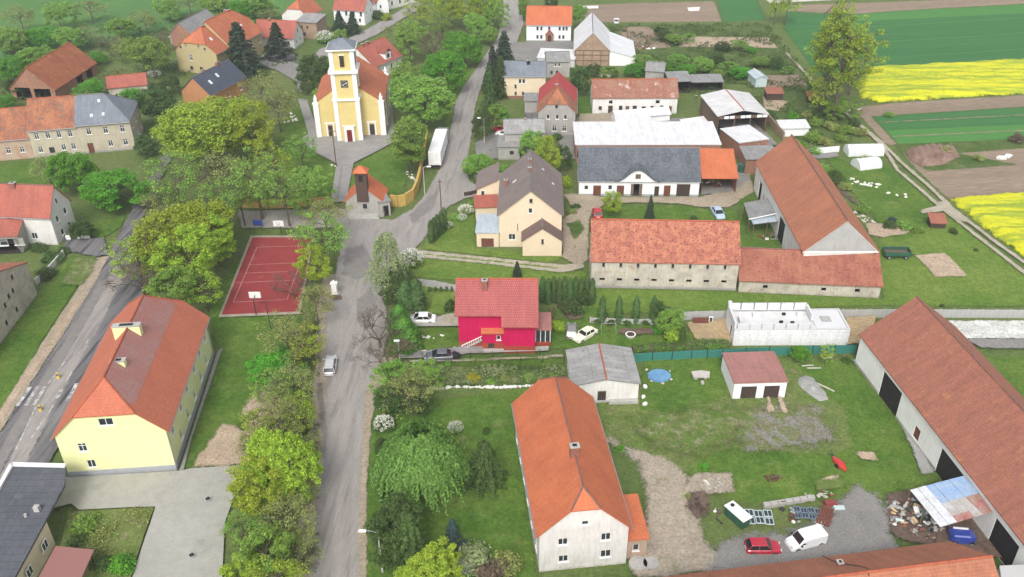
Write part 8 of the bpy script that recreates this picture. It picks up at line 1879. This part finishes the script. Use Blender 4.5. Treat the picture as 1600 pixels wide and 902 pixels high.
tree('b_mid', 215, 216, 9, 'light flowering bush at the far corner of the blue roofed house', 'shrub', name='shrub', flower=True)
tree('b_viv', 1100, 728, 9, 'fresh green plant among the boulders', 'shrub', name='shrub', H=1)
tree('b_viv', 970, 700, 10, 'green weeds by the right wall of the big white house', 'shrub', name='shrub', H=.8)
tree('b_ol', 1072, 775, 9, 'rusty green weeds at the bend of the dirt drive', 'shrub', name='shrub', H=.8)
# weeds and tufts in the rough places
def tufts(name, px, n, leafm, seed, s=.16, dmin=.0):
    poly = [at(*p) for p in px]; rng = np.random.default_rng(seed); xs = [p.x for p in poly]; ys = [p.y for p in poly]
    X = rng.uniform(min(xs), max(xs), n*2); Y = rng.uniform(min(ys), max(ys), n*2); k = _sd(X, Y, poly) > dmin; X, Y = X[k][:n], Y[k][:n]
    nz = np.sin(X*.7)*np.sin(Y*.6)+np.sin(X*.23+1)*np.sin(Y*.31); kk = nz+rng.normal(size=len(X))*.4 > .1; X, Y = X[kk], Y[kk]; m = len(X)
    rep = 4; C = np.stack([np.repeat(X, rep), np.repeat(Y, rep), np.zeros(m*rep)], 1); C += rng.normal(size=C.shape)*np.array([.14, .14, 0]); C[:, 2] = ZL[0]+rng.uniform(.03, .22, m*rep)
    return tag(place(name, _quads_mesh(name, C, rng.normal(size=C.shape)*.6+np.array([0, 0, .8]), rng.uniform(.6, 1.3, m*rep)*s, T(leafm), rng), None), kind='stuff')
tufts('grass_tufts', [(500, 500), (500, 902), (350, 902), (400, 700), (470, 520)], 5000, 'l_weed', 3, .10)
tufts('grass_tufts', [(950, 40), (1200, 38), (1330, 200), (1260, 222), (985, 110)], 9000, 'l_weed', 5, .2)
tufts('grass_tufts', [(108, 803), (240, 798), (204, 902), (130, 902)], 1500, 'l_olive', 6, .10)
tufts('grass_tufts', [(-100, 60), (430, 20), (470, 100), (240, 130), (0, 260), (-100, 200)], 12000, 'l_weed', 7, .25)
tufts('garden_plants', [(668, 576), (880, 576), (884, 602), (672, 606)], 2500, 'l_pale', 8, .10)
# thin spring haze over the whole village
hz_ = MB(); hz_.box(-880, 880, -50, 2500, -1.0, 79.0); ho = hz_.build('haze', MT['black'])
hm = bpy.data.materials.new('haze_air'); nt = None; hm.use_nodes = True; N = hm.node_tree.nodes; L = hm.node_tree.links
for n in list(N):
    if n.type == 'BSDF_PRINCIPLED': N.remove(n)
pv = N.new('ShaderNodeVolumePrincipled'); pv.inputs['Color'].default_value = (.86, .90, .95, 1); pv.inputs['Density'].default_value = .00032; pv.inputs['Anisotropy'].default_value = .2
L.new(pv.outputs[0], [n for n in N if n.type == 'OUTPUT_MATERIAL'][0].inputs['Volume'])
ho.data.materials.clear(); ho.data.materials.append(hm); tag(ho, kind='stuff')

# more of the airy belt along the left side of the main road
for kd, x, y, r, lb in (('ty0', 472, 540, 30, 'airy yellow green tree beside the near corner of the red court'), ('th0', 430, 610, 30, 'thin green tree right of the long yellow building'), ('ty0', 474, 640, 30, 'airy tree beside the road below the silver estate car'),
    ('ol0', 470, 755, 30, 'thin olive tree at the road edge right of the bright crown'), ('ty0', 405, 720, 26, 'yellowish thin tree at the top right corner of the paved yard'), ('th0', 378, 830, 28, 'thin green tree leaning over the paved yard'), ('ol1', 470, 850, 30, 'olive tree beside the lowest stretch of road on its left'), ('ty0', 395, 655, 24, 'small thin yellow green tree above the pinkish sandy soil'),
    ('th0', 350, 320, 36, 'thin green tree left of the lane behind the red court'), ('ty0', 430, 250, 34, 'airy yellow green tree on the church lawn'), ('th0', 470, 235, 22, 'small thin tree at the left edge of the church paving'), ('ol0', 255, 325, 36, 'olive tree over the upper left road'), ('ty0', 212, 400, 34, 'thin yellow green tree overhanging the left road')):
    tree(kd, x, y, r, lb)
for i, (x, y, r, k) in enumerate(((478, 510, 14, 'b_ol'), (470, 575, 14, 'b_mid'), (462, 625, 16, 'b_ol'), (452, 675, 16, 'b_mid'), (468, 700, 14, 'b_ol'), (430, 770, 18, 'b_mid'), (455, 835, 18, 'b_ol'), (405, 810, 16, 'b_mid'), (440, 880, 18, 'b_mid'), (385, 870, 16, 'b_ol'))):
    tree(k, x, y, r, 'undergrowth bush in the belt left of the main road, %s from the top' % ORD[i], 'shrub', name='shrub', group='undergrowth bushes left of the main road', H=2.2)
for kd, x, y, r, h, lb in (('mid1', 615, 585, 30, 7, 'dense green tree at the right road edge below the bare trees'), ('dark1', 598, 700, 18, 4, 'dark shrubby tree squeezed between road and weeping tree'), ('dark0', 600, 740, 20, 5, 'dark tree lower left of the weeping tree'), ('mid1', 660, 590, 26, 5, 'green tree at the left end of the vegetable garden'), ('dark1', 655, 625, 18, 4, 'dark bushy tree between stone edging and weeping tree')):
    tree(kd, x, y, r, lb, H=h)
